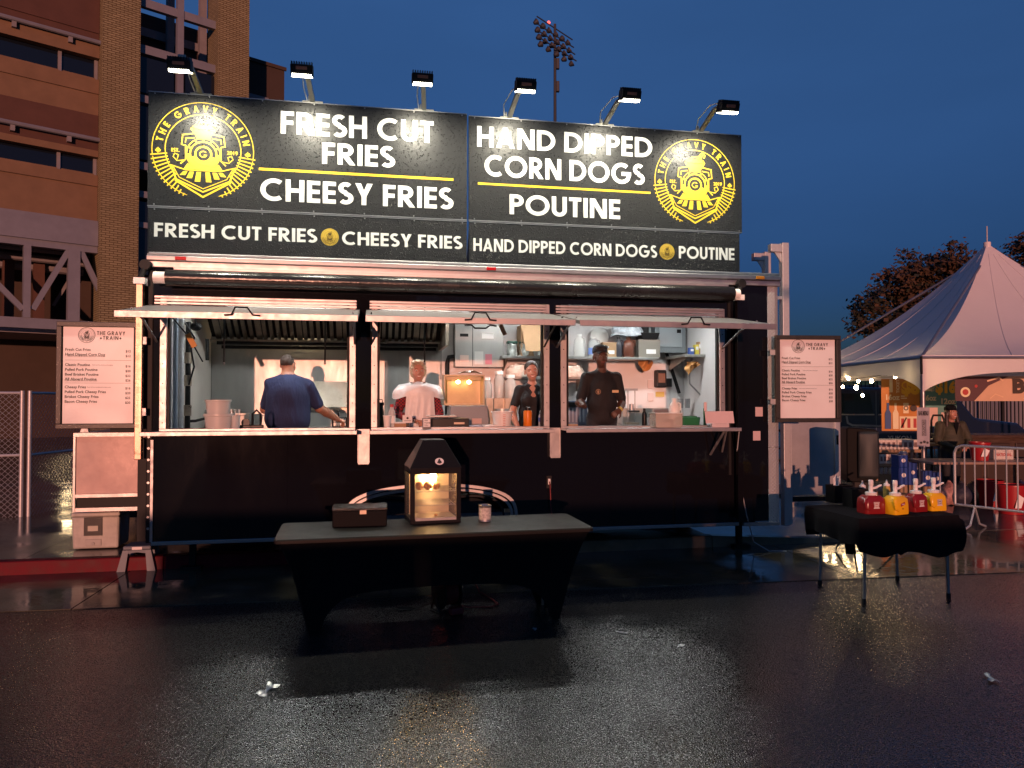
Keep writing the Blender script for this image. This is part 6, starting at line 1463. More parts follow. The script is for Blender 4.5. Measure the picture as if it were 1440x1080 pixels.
# ------------------------------------------------------------ foreground
# long table under a stretch cover
FL, FRt = Vector((-1.695, 5.27, 0)), Vector((.645, 5.795, 0)); ta = math.atan2(FRt.y - FL.y, FRt.x - FL.x); TW = (FRt - FL).length; TD, TH = .76, .74
t = thing('display_table', 'long folding table under a black stretch cover in front of the trailer', 'table', FL, ta)
def rrect(x0, x1, y0, y1, r, n=5):
    out = []
    for cx_, cy_, a0 in ((x1 - r, y0 + r, -90), (x1 - r, y1 - r, 0), (x0 + r, y1 - r, 90), (x0 + r, y0 + r, 180)):
        out += [(cx_ + r * math.cos(R(a0 + 90 * i / n)), cy_ + r * math.sin(R(a0 + 90 * i / n))) for i in range(n + 1)]
    return out
def dens(p, N):
    P_ = p + [p[0]]; L_ = [0]
    for i in range(len(p)): L_.append(L_[-1] + math.dist(P_[i], P_[i + 1]))
    out = []
    for k in range(N):
        q = L_[-1] * k / N; i = max(j for j in range(len(p)) if L_[j] <= q + 1e-9); f_ = (q - L_[i]) / max(1e-9, L_[i + 1] - L_[i]); out.append((P_[i][0] + (P_[i + 1][0] - P_[i][0]) * f_, P_[i][1] + (P_[i + 1][1] - P_[i][1]) * f_))
    return out
Nn = 160
top = dens(rrect(0, TW, 0, TD, .04), Nn)
ix, iy = .235, .15
def foot(p):                                               # the same point on the smaller foot outline
    return (TW / 2 + (p[0] - TW / 2) * (TW / 2 - ix) / (TW / 2), TD / 2 + (p[1] - TD / 2) * (TD / 2 - iy) / (TD / 2))
def arch(p):                                               # height of the lower hem under this point of the outline
    ex = min(p[0], TW - p[0]); ey = min(p[1], TD - p[1])
    s_ = ex / (TW / 2) if ey < 1e-3 or ex > .05 and ey < .05 else ey / (TD / 2) * .5
    L_ = ex if ey < .03 else ey
    e_ = max(0, L_ - .10); H_ = .33 if ey < .03 else .26
    return H_ * (1 - math.exp(-e_ / (.17 if ey < .03 else .1)))
def side(a, b):
    p = top[int(round(a * Nn)) % Nn]; q = foot(p); hem = arch(p); z = TH - .03 - (TH - .03 - hem) * b; k = 1 - (z / TH); g = k ** .72
    bow = .02 * math.sin(math.pi * min(1, k * 1.2))
    cx_, cy_ = TW / 2, TD / 2; x = p[0] + (q[0] - p[0]) * g; y = p[1] + (q[1] - p[1]) * g
    return (x + (cx_ - x) * bow * .3, y + (cy_ - y) * bow, z)
STRETCH = mat('black_stretch_fabric', (.007, .007, .008), .72, var=.25, vscale=3, bump=.012, bscale=5, spec=.14, stretch=(1.2, 1, .35))
STRETCHT = mat('damp_black_top', (.013, .012, .010), .45, var=.25, vscale=2.5, rvar=.08, spec=.25)
MB().grid(side, Nn, 16, wrap=True).build('stretch_cover', STRETCH, t, smooth=True)
m = MB(); tp_ = [(p[0], p[1], TH) for p in dens(rrect(.008, TW - .008, .008, TD - .008, .04), Nn)]; lo_ = [(p[0], p[1], TH - .03) for p in top]; md_ = [(p[0], p[1], TH - .008) for p in top]
m.add(tp_ + md_ + lo_, [tuple(range(Nn))] + [(i, (i + 1) % Nn, Nn + (i + 1) % Nn, Nn + i) for i in range(Nn)] + [(Nn + i, Nn + (i + 1) % Nn, 2 * Nn + (i + 1) % Nn, 2 * Nn + i) for i in range(Nn)])
m.build('table_top', STRETCHT, t)
for x in (ix + .03, TW - ix - .03):
    for y in (iy + .03, TD - iy - .03): MB().tube([(x, y, 0.001), (x, y, TH - .03)], .014, 8).build('leg', STEELD, t)
# what stands on it
def on_table(name, label, cat, px_, py, rz): return thing(name, label, cat, G(px_, py, TH + .001), rz)
bx_ = on_table('black_box', 'flat wet black box on the left half of the long table', 'box', 506, 741, ta - R(2))
WETB = mat('wet_black_lid', (.014, .014, .014), .15, bump=.004, bscale=160)
MB().box(-.21, .21, 0, .26, 0, .125).build('case', mat('box_black', (.006, .006, .007), .55, spec=.08), bx_, bevel=.006); MB().box(-.213, .213, -.003, .263, .1255, .150).build('lid', WETB, bx_, bevel=.006); MB().box(.0, .05, -.006, -.0035, .10, .13).build('latch', STEELD, bx_)
dw = on_table('display_warmer', 'lit glass display warmer with a peaked black roof holding corn dogs', 'display warmer', 613, 736.5, ta + R(3))
W2, D2, H2, HR = .205, .37, .445, .225
BF_ = mat('warmer_black', (.008, .008, .010), .45, spec=.12)
WIN_ = mat('warmer_inner', (.45, .38, .28), .35, .5)
MB().box(-W2, W2, 0, D2, 0, .035).build('base', BF_, dw, bevel=.004)
for x in (-W2, W2 - .035):
    for y in (0, D2 - .03): MB().box(x, x + .035, y, y + .03, .035, H2).build('corner_post', BF_, dw)
for y in (0, D2 - .03): MB().box(-W2 + .035, W2 - .035, y, y + .03, H2 - .045, H2).build('head_rail', BF_, dw)
for x in (-W2, W2 - .035): MB().box(x, x + .035, .03, D2 - .03, H2 - .045, H2).build('head_rail', BF_, dw)
MB().box(-W2 + .035, W2 - .035, D2 - .02, D2 - .012, .035, H2 - .045).build('back_panel', WIN_, dw)
MB().box(-W2 + .03, W2 - .03, .03, D2 - .03, .0355, .042).build('floor_tray', WIN_, dw)
PANE = mat('greasy_glass', (.60, .52, .40), .06, alpha=.10)
MB().box(-W2 + .036, W2 - .036, .010, .013, .036, H2 - .046).build('pane', PANE, dw)
for x in (-W2 + .012, W2 - .015): MB().box(x, x + .003, .031, D2 - .031, .036, H2 - .046).build('pane', PANE, dw)
MB().box(-W2 + .04, W2 - .04, -.006, .009, .028, .05).build('door_rail', ALU_W, dw)
rp = [(-W2 - .006, H2), (W2 + .006, H2), (.085, H2 + HR), (-.085, H2 + HR)]
MB().add([(-W2 - .006, -.006, H2), (W2 + .006, -.006, H2), (W2 + .006, D2 + .006, H2), (-W2 - .006, D2 + .006, H2), (-.09, .10, H2 + HR), (.09, .10, H2 + HR), (.09, D2 - .10, H2 + HR), (-.09, D2 - .10, H2 + HR)], [(0, 1, 5, 4), (1, 2, 6, 5), (2, 3, 7, 6), (3, 0, 4, 7), (4, 5, 6, 7), (3, 2, 1, 0)]).build('roof', BF_, dw, bevel=.004)
nrm = Vector((0, -HR, -.106)).normalized(); bd = thing('badge', '', ''); bd.parent = dw; bd.location = (.03, .017, H2 + .052); bd.rotation_euler = (-math.atan2(.106, HR), 0, 0)
for k in ('label', 'category'): del bd[k]
f = Flat(-.003); f.disc(0, 0, .036, 28, .030); f.build('oval', mat('badge_white', (.72, .66, .66), .4), bd); f = Flat(-.005); f.poly([(-.02, -.012), (0, -.02), (.02, -.012), (.014, .004), (.006, .010), (.008, .020), (-.004, .022), (-.010, .008)]); f.build('print', INK, bd)
for zi, z in enumerate((.145, .255)):
    rk = MB()
    for k in range(15): rk.tube([(-W2 + .045 + k * (2 * W2 - .09) / 14, .04, z), (-W2 + .045 + k * (2 * W2 - .09) / 14, D2 - .035, z + .012)], .0022, 5)
    for y in (.04, .2, D2 - .035): rk.tube([(-W2 + .036, y, z), (W2 - .036, y, z)], .0032, 5)
    rk.build('rack', ALU, dw)
BATTER = mat('fried_batter', (.34, .14, .035), .6, var=.3, vscale=40, bump=.006, bscale=60)
for k in range(3):
    c_ = MB().ell((-.115 + k * .068, .13, .292), (.032, .075, .034), 14, 10).build('corn_dog', BATTER, dw, smooth=True); MB().tube([(-.115 + k * .068, .06, .285), (-.115 + k * .068, .0415, .270)], .004, 5).build('stick', mat('stick', (.5, .35, .2), .7), c_)
MB().ell((.02, .12, .052), (.016, .02, .009), 10, 6).build('crumb', BATTER, dw)
MB().lathe([(.012, 0), (.026, .02), (.030, .045), (.02, .068), (.014, .08)], (.0, .14, H2 - .125), n=16).build('bulb', mat('warmer_bulb', (1, .7, .3), .4, emit=(1, .58, .20), es=110), dw, smooth=True)
ld = bpy.data.lights.new('warmer', 'POINT'); ld.energy = 42; ld.color = (1, .60, .24); ld.shadow_soft_size = .035; lo = bpy.data.objects.new('warmer', ld); COL.objects.link(lo); lo.parent = dw; lo.location = (0, .14, H2 - .145)
MB().tube([(-.0, D2 + .005, .05), (-.1, D2 + .1, .02), (-.3, D2 + .12, .008)], .005, 6).build('cord', BLACKM, dw, smooth=True)
cn = on_table('tin_can', 'silver tin can with a faded label on the right half of the long table', 'can', 682, 733, 0)
MB().lathe([(.050, 0), (.052, .004), (.050, .008), (.050, .128), (.053, .132), (.050, .136), (.047, .130), (.047, .01)], n=26).build('can', ALU, cn, smooth=True)
lb = MB().grid(lambda a, b: (.0506 * math.sin((a - .5) * 2.9), -.0506 * math.cos((a - .5) * 2.9), .02 + b * .095), 14, 6).build('paper_label', mat('faded_label', (.50, .48, .44), .6, var=.5, vscale=55), cn, smooth=True)
# cord reel and cables under the table
rl = thing('cord_reel', 'red extension cord on a black reel under the long table', 'cord reel', G(628, 858), ta + R(20))
REDC = mat('red_cord', (.22, .03, .03), .5)
for k in range(7): MB().tube([(-.055 + k * .018, .10 * math.cos(q), .155 + .10 * math.sin(q)) for q in [2 * math.pi * i / 22 for i in range(22)]], .0095, 6, closed=True).build('cord_turn', REDC, rl, smooth=True)
for x in (-.075, .07):
    o = MB().lathe([(.03, 0), (.135, 0), (.14, .006), (.03, .006)], n=26).build('flange', BLACKPL, rl, smooth=True); o.rotation_euler = (0, R(90), 0); o.location = (x, 0, .155)
MB().tube([(-.07, 0, .155), (.07, 0, .155)], .06, 14).build('drum', BLACKPL, rl); MB().tube([(-.10, -.08, .01), (-.10, .08, .01), (-.10, 0, .155), (-.10, -.08, .01)], .010, 6).build('stand', BLACKPL, rl); MB().tube([(.095, -.08, .01), (.095, .08, .01), (.095, 0, .155), (.095, -.08, .01)], .010, 6).build('stand', BLACKPL, rl)
MB().box(-.05, .06, -.19, -.12, .005, .06).build('plug_block', REDC, rl, bevel=.01); MB().box(-.083, -.0765, -.03, -.015, .22, .235).build('pilot_light', mat('pilot', (.8, .1, .05), .4, emit=(1, .15, .08), es=4), rl)
c0 = G(640, 856); cds = thing('extension_cord', 'red cord looping over wet ground to the right of the reel', 'cord', c0, 0)
MB().tube([(.0, 0, .03), (.12, .0, .012), (.30, .02, .010), (.36, .10, .010), (.30, .25, .012), (.18, .5, .012), (.1, 1.0, .012)], .0075, 6).build('cord', REDC, cds, smooth=True)
c0 = G(552, 858); cds = thing('power_cable', 'thin black cable coiled on the ground under the left half of the table', 'cable', c0, 0)
MB().tube([(0, .12, .34), (-.03, .08, .2), (-.02, .02, .02), (.06, -.02, .007), (.16, .0, .007), (.16, .06, .007), (.04, .06, .007), (.02, .02, .009), (.2, .02, .009), (.42, .02, .10)], .006, 6).build('cable', BLACKR, cds, smooth=True)
# outlet lead down the trailer side
ol = thing('power_lead', 'red lead hanging from the outlet on the trailer skin', 'cord', TR.W(3.928, -.03, 0), TR.a); MB().tube([(0, 0, .87), (.0, -.03, .83), (.012, -.02, .6), (.03, -.03, .40), (.04, .2, .03), (.0, .5, .02)], .006, 6).build('lead', REDC, ol, smooth=True)
wl_ = thing('white_cable', 'thin white cable running from the right sill down to the wet ground', 'cable', TR.W(5.9, -.03, 0), TR.a)
q = [T(x_, y_, -.05) for x_, y_ in ((1027, 606), (1036, 640), (1043, 690), (1050, 725))]
gp = G(1082, 778); du = np.array([gp.x, gp.y, 0]) - TR.O; gu, gv = float(du @ TR.u), float(du @ TR.v)
gp2 = G(1060, 768, .05); du = np.array([gp2.x, gp2.y, 0]) - TR.O; hu, hv = float(du @ TR.u), float(du @ TR.v)
MB().tube([(a - 5.9, -.02 if i else -.22, z) for i, (a, z) in enumerate(q)] + [(hu - 5.9, hv + .03, .10), (gu - 5.9, gv + .03, .022), (gu - 5.85, gv + .05, .02), (gu - 5.7, gv + .01, .02)], .006, 6).build('cable', mat('pale_cable', (.45, .45, .46), .4), wl_, smooth=True)
# step stool and cooler at the left end
st = thing('step_stool', 'grey plastic step stool at the left front corner of the trailer', 'stool', G(192, 803, .012), TR.a)
SG = mat('grey_stool', (.13, .15, .18), .5, var=.1); W3 = .165; Hs = .25
MB().box(-W3 * .8, W3 * .8, -.0, .26, Hs - .04, Hs).build('tread', SG, st, bevel=.012)
for sx in (-1, 1):
    for y in (0, .21):
        m = MB(); xo, xi = sx * W3 * 1.1, sx * W3 * .62; a, c = min(xo, xi), max(xo, xi); ta_, tc_ = (sx * W3 * .8, sx * W3 * .48); ta_, tc_ = min(ta_, tc_), max(ta_, tc_)
        m.add([(a, y - .02 * (y == 0), 0), (c, y - .02 * (y == 0), 0), (c, y + .05, 0), (a, y + .05, 0), (ta_, y, Hs - .041), (tc_, y, Hs - .041), (tc_, y + .05, Hs - .041), (ta_, y + .05, Hs - .041)], [(3, 2, 1, 0), (4, 5, 6, 7), (0, 1, 5, 4), (1, 2, 6, 5), (2, 3, 7, 6), (3, 0, 4, 7)]); m.build('leg', SG, st)
MB().prism([(-W3 * .5, Hs - .041), (-W3 * .55, Hs - .075), (0, Hs - .062), (W3 * .55, Hs - .075), (W3 * .5, Hs - .041)], 'y', .0, .02).build('apron', SG, st); MB().box(-.045, .05, -.0035, -.0005, Hs - .036, Hs - .008).build('label_plate', WHITEP, st); 
cl_ = thing('cooler', 'dirty white cooler box on the kerb under the left menu board', 'cooler', G(134, 771.5, .15), TR.a)
CW = mat('dirty_white_cooler', (.42, .41, .37), .5, var=.3, vscale=7, rvar=.1); 
MB().box(-.225, .225, 0, .36, 0, .34, top=(-.012, -.012, -.008, -.008)).build('body', CW, cl_, bevel=.02); MB().box(-.24, .24, -.012, .372, .342, .385).build('lid', CW, cl_, bevel=.014)
MB().box(-.11, .07, -.016, -.0095, .14, .335).build('handle_recess', BLACKPL, cl_); MB().box(-.07, .03, -.020, -.0165, .19, .245).build('handle', mat('pale_handle', (.45, .44, .36), .5), cl_)
MB().box(-.10, .06, -.010, -.0015, .03, .10).build('drain_plate', mat('cooler_shade', (.36, .35, .32), .5), cl_, bevel=.01); MB().cyl((-.02, -.018, .055), (-.02, -.008, .055), .018, 12).build('drain_plug', mat('plug_grey', (.3, .3, .28), .5), cl_)
# litter
def litter(name, label, px_, py, s, mt, seed, cat='litter'):
    rr = random.Random(seed); t = thing(name, label, cat, G(px_, py, .003), rr.uniform(0, 6))
    ph = [rr.uniform(0, 6) for _ in range(4)]
    MB().grid(lambda a, b: ((a - .5) * s + .1 * s * math.sin(b * 5 + ph[0]), (b - .5) * s * .32 * (1 + .6 * math.sin(a * 6 + ph[1])), .004 + .09 * s * abs(math.sin(a * 7 + ph[2]) * math.sin(b * 4 + ph[3]))), 16, 8).build('scrap', mt, t, smooth=True)
CLS = mat('clear_scrap', (.60, .62, .64), .25, trans=.3)
litter('plastic_scrap', 'twisted clear plastic scrap on the asphalt left of centre', 376, 972, .17, CLS, 3)
litter('paper_scrap', 'small pale scrap of paper on the asphalt right of the long table', 958, 909, .07, WHITEP, 5)
litter('plastic_scrap', 'clear plastic scrap on the asphalt at the right edge', 1392, 955, .13, CLS, 8)
litter('paper_scrap', 'pale leaf-like scrap on the wet gutter by the long table', 900, 784, .06, WHITEP, 11)
litter('paper_scrap', 'faint pale scrap in the shadow before the long table', 752, 886, .07, mat('grey_scrap', (.25, .25, .27), .7), 13)
litter('paper_scrap', 'second faint scrap in the shadow before the table, further right', 874, 890, .08, mat('grey_scrap', (.25, .25, .27), .7), 15)
# ------------------------------------------------------------ condiment table
q0, q1, q2, q3 = Vector((2.989, 6.318, 0)), Vector((3.813, 6.497, 0)), Vector((2.885, 6.967, 0)), Vector((3.696, 7.130, 0))
ca = math.atan2(q1.y - q0.y, q1.x - q0.x); ct = thing('condiment_table', 'folding table under a black cloth carrying the condiment pumps', 'table', q0, ca)
inv = Matrix.Rotation(-ca, 3, 'Z'); loc_ = lambda p: inv @ (p - q0)
CH = .735
for p in (q0, q1, q2, q3):
    a = loc_(p); tp2 = Vector((a.x + (.02 if a.x < .4 else -.02), a.y, CH - .04)); lg = MB().tube([(a.x, a.y, .012), tuple(tp2)], .0135, 10).build('leg', ALU, ct, smooth=True); MB().tube([(a.x, a.y, 0.001), (a.x, a.y, .05)], .019, 10).build('foot', BLACKR, lg, smooth=True)
tx0, tx1, ty0, ty1 = -.07, .93, -.05, .74
MB().box(tx0 + .01, tx1 - .01, ty0 + .01, ty1 - .01, CH - .035, CH - .002).build('table_top', BLACKPL, ct)
cl = MB(); N4 = 120; per = dens(rrect(tx0, tx1, ty0, ty1, .03), N4)
def drop(p):
    if p[1] < ty0 + .035: return .30 + .03 * math.sin(p[0] * 11) + .03 * (p[0] > .3)
    if p[0] < tx0 + .035: return .22 + .02 * math.sin(p[1] * 9)
    if p[0] > tx1 - .035: return .16
    return .28
def drape(a, b):
    p = per[int(round(a * N4)) % N4]; d = drop(p) * b; fl = .03 * b * math.sin(a * 2 * math.pi * 9) + .012 * math.sin(a * 2 * math.pi * 23) * b
    nx, ny = (p[0] - .43), (p[1] - .34); L_ = math.hypot(nx, ny); out = .015 + fl * .6
    if p[0] > tx1 - .04 and p[1] < .3: out += .07 * (1 - b) * b * 2
    return (p[0] + nx / L_ * out * min(1, b * 3), p[1] + ny / L_ * out * min(1, b * 3), CH - d)
cl.grid(drape, N4, 10, wrap=True); b0 = len(cl.v); cl.v += [(p[0], p[1], CH + .0005) for p in per]; cl.f.append(tuple(range(b0, b0 + N4))); cl.m.append(0)
cl.build('tablecloth', BLACKC, ct, smooth=True)
MB().grid(lambda a, b: (.34 + a * .12 + .01 * math.sin(b * 7), .70 + .02 * math.sin(a * 9), CH - .05 - b * .42), 8, 8).build('cloth_tail', BLACKC, ct, smooth=True)
def ctw(x, y, z=CH + .001): return q0 + Matrix.Rotation(ca, 3, 'Z') @ Vector((x, y, z))
KRED = mat('ketchup_red', (.20, .012, .014), .25); MYEL = mat('mustard_yellow', (.78, .44, .012), .25); PUMP = mat('pump_white', (.72, .70, .70), .35)
def condiment(px_, py, w, label, mt, labm, word, rz, emb):
    g_ = G(px_, py, CH + .001); t = thing('condiment_jug', label, 'condiment jug', g_, ca + rz, 'condiment pump jugs on the small table')
    s = w; h = .165
    prof = [(-s, -s * .75), (s, -s * .75), (s, s * .75), (-s, s * .75)]
    m = MB(); rings = [(1.0, 0.0), (1.02, .01), (1.0, .085), (.94, .13), (.70, .152), (.62, .158)]
    base = rrect(-s, s, -s * .78, s * .78, s * .30, 4); nb = len(base); vs = []
    for k, z in rings: vs += [(p[0] * k, p[1] * k, z) for p in base]
    fs = [(i * nb + j, i * nb + (j + 1) % nb, (i + 1) * nb + (j + 1) % nb, (i + 1) * nb + j) for i in range(len(rings) - 1) for j in range(nb)] + [tuple(range(nb))[::-1], tuple((len(rings) - 1) * nb + j for j in range(nb))]
    m.add(vs, fs).build('jug', mt, t, smooth=True)
    MB().tube([(-s * .9, -s * .5, .13), (-s * 1.04, -s * .72, .10), (-s * .96, -s * .78, .05), (-s * .6, -s * .80, .035)], .010, 8).build('grip', mt, t, smooth=True)
    MB().lathe([(.046, .158), (.048, .162), (.048, .182), (.03, .186)], n=22).build('collar', PUMP, t, smooth=True)
    pm = MB().lathe([(.019, .186), (.017, .24), (.021, .245), (.021, .285), (.016, .292)], n=16).build('pump', PUMP, t, smooth=True)
    MB().tube([(.0, 0, .215), (.035, -.012, .222), (.075, -.026, .245), (.082, -.028, .243)], [.012, .011, .009, .010], 10).build('spout', PUMP, pm, smooth=True)
    f = Flat(-s * .80)
    cz_ = .075
    if emb == 'key':
        f.poly([(-.028, cz_ + .030), (.028, cz_ + .030), (.022, cz_ - .012), (.030, cz_ - .028), (-.030, cz_ - .028), (-.022, cz_ - .012)]); f.build('paper_label', labm, t)
        f = Flat(-s * .80 - .002); f.strip([(-.022, cz_ + .024), (.022, cz_ + .024), (.017, cz_ - .012), (-.017, cz_ - .012)], .0025, True); f.text(word, 0, cz_ + .006, .009, t=.2, centre=True); f.disc(0, cz_ - .006, .004, 10); f.build('print', mat('label_red', (.35, .03, .03), .5) if mt is KRED else INK, t)
    else:
        f.poly([(-.030, cz_ + .018), (.024, cz_ + .034), (.030, cz_ + .012), (-.026, cz_ - .006)]); f.build('paper_label', mat('label_red', (.35, .03, .03), .5), t)
        f = Flat(-s * .80 - .002); f.text(word, 0, cz_ + .010, .009, t=.2, centre=True); f.build('print', WHITEP, t)
        f = Flat(-s * .80); f.disc(0, cz_ - .024, .012, 14, .007); f.build('seal', mat('dark_mustard', (.35, .16, .01), .5), t)
LW = mat('label_white', (.62, .55, .54), .4)
condiment(1225, 721, .100, 'ketchup pump jug at the left of the row of four', KRED, LW, 'HEINZ', R(-4), 'key')
condiment(1259, 722, .094, 'mustard pump jug with a red slanted label, second of the row', MYEL, LW, 'FRENCH', R(14), 'flag')
condiment(1288, 718.5, .082, 'ketchup pump jug between the two mustard jugs', KRED, LW, 'HEINZ', R(6), 'key')
condiment(1313, 717, .088, 'mustard pump jug with a pale label at the right end of the row', MYEL, LW, 'HEINZ', R(2), 'key')
def squeeze(px_, py, label, mt):
    t = thing('squeeze_bottle', label, 'bottle', G(px_, py, CH + .001), 0); MB().lathe([(.032, 0), (.034, .01), (.034, .13), (.028, .15), (.024, .155)], n=18).build('bottle', mt, t, smooth=True); MB().lathe([(.029, .152), (.029, .168), (.012, .18), (.005, .215)], n=14).build('nozzle', PUMP, t, smooth=True)
squeeze(1213, 707, 'white squeeze bottle behind the left ketchup jug', mat('milky_plastic', (.62, .68, .68), .35))
squeeze(1247, 705, 'amber squeeze bottle behind the second jug', mat('amber_plastic', (.5, .34, .08), .35))
for k, (px_, py, w, lb) in enumerate(((1180, 706, .10, 'black utensil bin holding white forks at the left of the condiment table'), (1203, 712, .085, 'black napkin bin beside the left ketchup jug'))):
    t = thing('utensil_bin', lb, 'bin', G(px_, py, CH + .001), ca); h = .17
    m = MB()
    for x0_, x1_, y0_, y1_ in ((-w, w, -.07, -.064), (-w, w, .064, .07), (-w, -w + .006, -.064, .064), (w - .006, w, -.064, .064), (-.003, .003, -.064, .064)): m.box(x0_, x1_, y0_, y1_, .004, h)
    m.box(-w, w, -.07, .07, 0, .004).build('bin', BLACKPL, t)
    if k == 0:
        for j in range(5): MB().tube([(-.06 + j * .012, -.02 + .01 * j, .01), (-.075 + j * .016, -.02, .24 + .012 * (j % 3))], .006, 5).build('fork', WHITEPL, t)
# loudspeaker on a tripod behind
sp_ = thing('loudspeaker', 'black loudspeaker on a stand behind the condiment table', 'loudspeaker', Vector((4.02, 8.55, .02)), R(-12))
pb_ = PY(1209, 677, 8.55).z - .02; hs_ = (677 - 603) / CAM_F * 8.55; ws_ = 42 / CAM_F * 8.55 / 2
MB().prism([(-ws_, pb_), (ws_ * .6, pb_ - .0), (ws_, pb_ + .06), (ws_, pb_ + hs_ - .03), (ws_ * .7, pb_ + hs_), (-ws_ * .9, pb_ + hs_ + .02), (-ws_, pb_ + hs_)], 'y', -.12, .20).build('cabinet', mat('speaker_black', (.006, .006, .006), .6, spec=.12), sp_, bevel=.02)
def spk(a, b): 
    x = -ws_ * .30 + a * ws_ * 1.22; z = pb_ + .05 + b * (hs_ - .08); return (x, -.125 - .035 * math.sin(math.pi * a) * math.sin(math.pi * min(1, .15 + b * .8)), z)
gr = MB().grid(spk, 10, 14).build('grille', mat('speaker_grille', (.035, .04, .04), .4, .3, bump=.002, bscale=400), sp_, smooth=True); so = gr.modifiers.new('thick', 'SOLIDIFY'); so.thickness = .02; so.offset = 1
MB().tube([(0, .04, .25), (0, .04, pb_)], .025, 10).build('pole', BLACKM, sp_); MB().box(-.07, .07, -.03, .11, pb_ - .12, pb_ - .001).build('socket', BLACKM, sp_)
for k in range(3):
    an = R(90 + 120 * k); MB().tube([(0, .04, .45), (.35 * math.cos(an), .04 + .35 * math.sin(an), .012)], .012, 8).build('leg', BLACKM, sp_)
# ------------------------------------------------------------ beer tent on the right
TC = Vector((6.93, 12.5, 0)); tna = R(-.6); TS = 6.1
EZ, PZ = PY(1296, 499.5, 12.5).z, 5.03
tent = thing('frame_tent', 'large white peaked frame tent with scalloped valance at the right', 'tent', TC, tna)
TENTM = mat('white_tent_vinyl', (.82, .79, .80), .45, var=.04, vscale=.8, bump=.012, bscale=2.5); 
_n, _l, _b = nodes(TENTM); _tr = _n.new('ShaderNodeBsdfTranslucent'); _tr.inputs[0].default_value = (.80, .78, .76, 1); _mx = _n.new('ShaderNodeMixShader'); _mx.inputs[0].default_value = .26
_o = [q for q in _n if q.type == 'OUTPUT_MATERIAL'][0]; _l.new(_b.outputs[0], _mx.inputs[1]); _l.new(_tr.outputs[0], _mx.inputs[2]); _l.new(_mx.outputs[0], _o.inputs[0])
cs = [(0, 0), (TS, 0), (TS, TS), (0, TS)]; ctr = (TS / 2, TS / 2)
for k in range(4):
    a_, b_ = cs[k], cs[(k + 1) % 4]
    def roof(i, j, a_=a_, b_=b_):
        ex, ey = a_[0] + (b_[0] - a_[0]) * i, a_[1] + (b_[1] - a_[1]) * i; t_ = j * .985
        sag = .10 * math.sin(math.pi * i) * math.sin(math.pi * j)
        return (ex + (ctr[0] - ex) * t_, ey + (ctr[1] - ey) * t_, EZ + (PZ - EZ) * (.42 * t_ + .58 * t_ ** 2.1) - sag * .6)
    rp_ = MB().grid(roof, 24, 24).build('roof_panel', TENTM, tent, smooth=True)
    for i_ in (.25, .5, .75): MB().tube([tuple(Vector(roof(i_ + (.5 - i_) * 0, j_ / 20)) + Vector((0, 0, .004))) for j_ in range(20)], .007, 5).build('seam', TENTM, rp_)
    nx, ny = (b_[1] - a_[1]) / TS, -(b_[0] - a_[0]) / TS
    def val(i, j, a_=a_, b_=b_, nx=nx, ny=ny):
        ex, ey = a_[0] + (b_[0] - a_[0]) * i, a_[1] + (b_[1] - a_[1]) * i; e_ = min(i, 1 - i)
        d = .27 + .36 * math.exp(-e_ / .085); w = (.02 * math.sin(i * 60 + j * 3) * math.exp(-e_ / .10) + .012 * math.sin(i * 17)) * j
        return (ex + nx * (.012 + w), ey + ny * (.012 + w), EZ - d * j)
    MB().grid(val, 90, 8).build('valance', TENTM, tent, smooth=True)
    for i0, i1 in ((a_, b_),): MB().tube([(a_[0], a_[1], EZ - .04), (b_[0], b_[1], EZ - .04)], .03, 8).build('eave_tube', ALU, tent, smooth=True)
    MB().tube([(a_[0], a_[1], EZ - .03), (ctr[0], ctr[1], PZ - .25)], .025, 8).build('rafter', ALU, tent, smooth=True)
for c_ in cs:
    ps = MB().tube([(c_[0] + .03 * (1 if c_[0] < 1 else -1), c_[1] + .03 * (1 if c_[1] < 1 else -1), .02), (c_[0] + .03 * (1 if c_[0] < 1 else -1), c_[1] + .03 * (1 if c_[1] < 1 else -1), EZ - .05)], .036, 12).build('pole', ALU, tent, smooth=True)
    MB().box(c_[0] - .12, c_[0] + .12, c_[1] - .12, c_[1] + .12, .019, .03).build('foot_plate', STEELD, ps)
MB().tube([(ctr[0], ctr[1], PZ - .3), (ctr[0], ctr[1], PZ + .02)], .07, 10).build('peak_cap', TENTM, tent, smooth=True)
MB().tube([(ctr[0], ctr[1], PZ + .02), (ctr[0], ctr[1], PZ + .36)], .014, 6).build('finial', GALV, tent)
MB().tube([(-.015, -.015, EZ - .02), (-.02, -.03, EZ - .2), (-.015, -.02, EZ - .32)], .02, 6).build('strap', BLACKM, tent)
# string lights under the left eave
sl = thing('string_lights', 'string of lit warm bulbs under the left eave of the tent, nearer row added to brighten it', 'string lights', PY(1190, 530, 17.3), 0)
BULB = mat('string_bulb', (1, .8, .5), .4, emit=(1, .68, .34), es=80)
b0_ = PY(1190, 530, 17.3)
pts_ = [PY(x_, y_, Y_) - b0_ for x_, y_, Y_ in ((1190, 528, 17.3), (1204, 545, 16.6), (1207, 536, 17.6), (1185, 544, 18.0), (1172, 536, 17.8), (1213, 556, 17.9), (1160, 542, 17.5))] + [Vector((7.15 + .2 * math.sin(k), 12.9 + k * .62, 2.18 - .07 * (k % 2))) - b0_ for k in range(7)]  # nearer row of bulbs added to brighten the tent roof
MB().tube([tuple(q + Vector((0, 0, .06))) for q in sorted(pts_, key=lambda q: q.x)], .006, 5).build('wire', BLACKM, sl)
for i, q in enumerate(pts_):
    MB().ell(tuple(q), (.045, .045, .055) if i == 1 else (.032, .032, .04), 10, 8).build('bulb', BULB, sl, smooth=True)
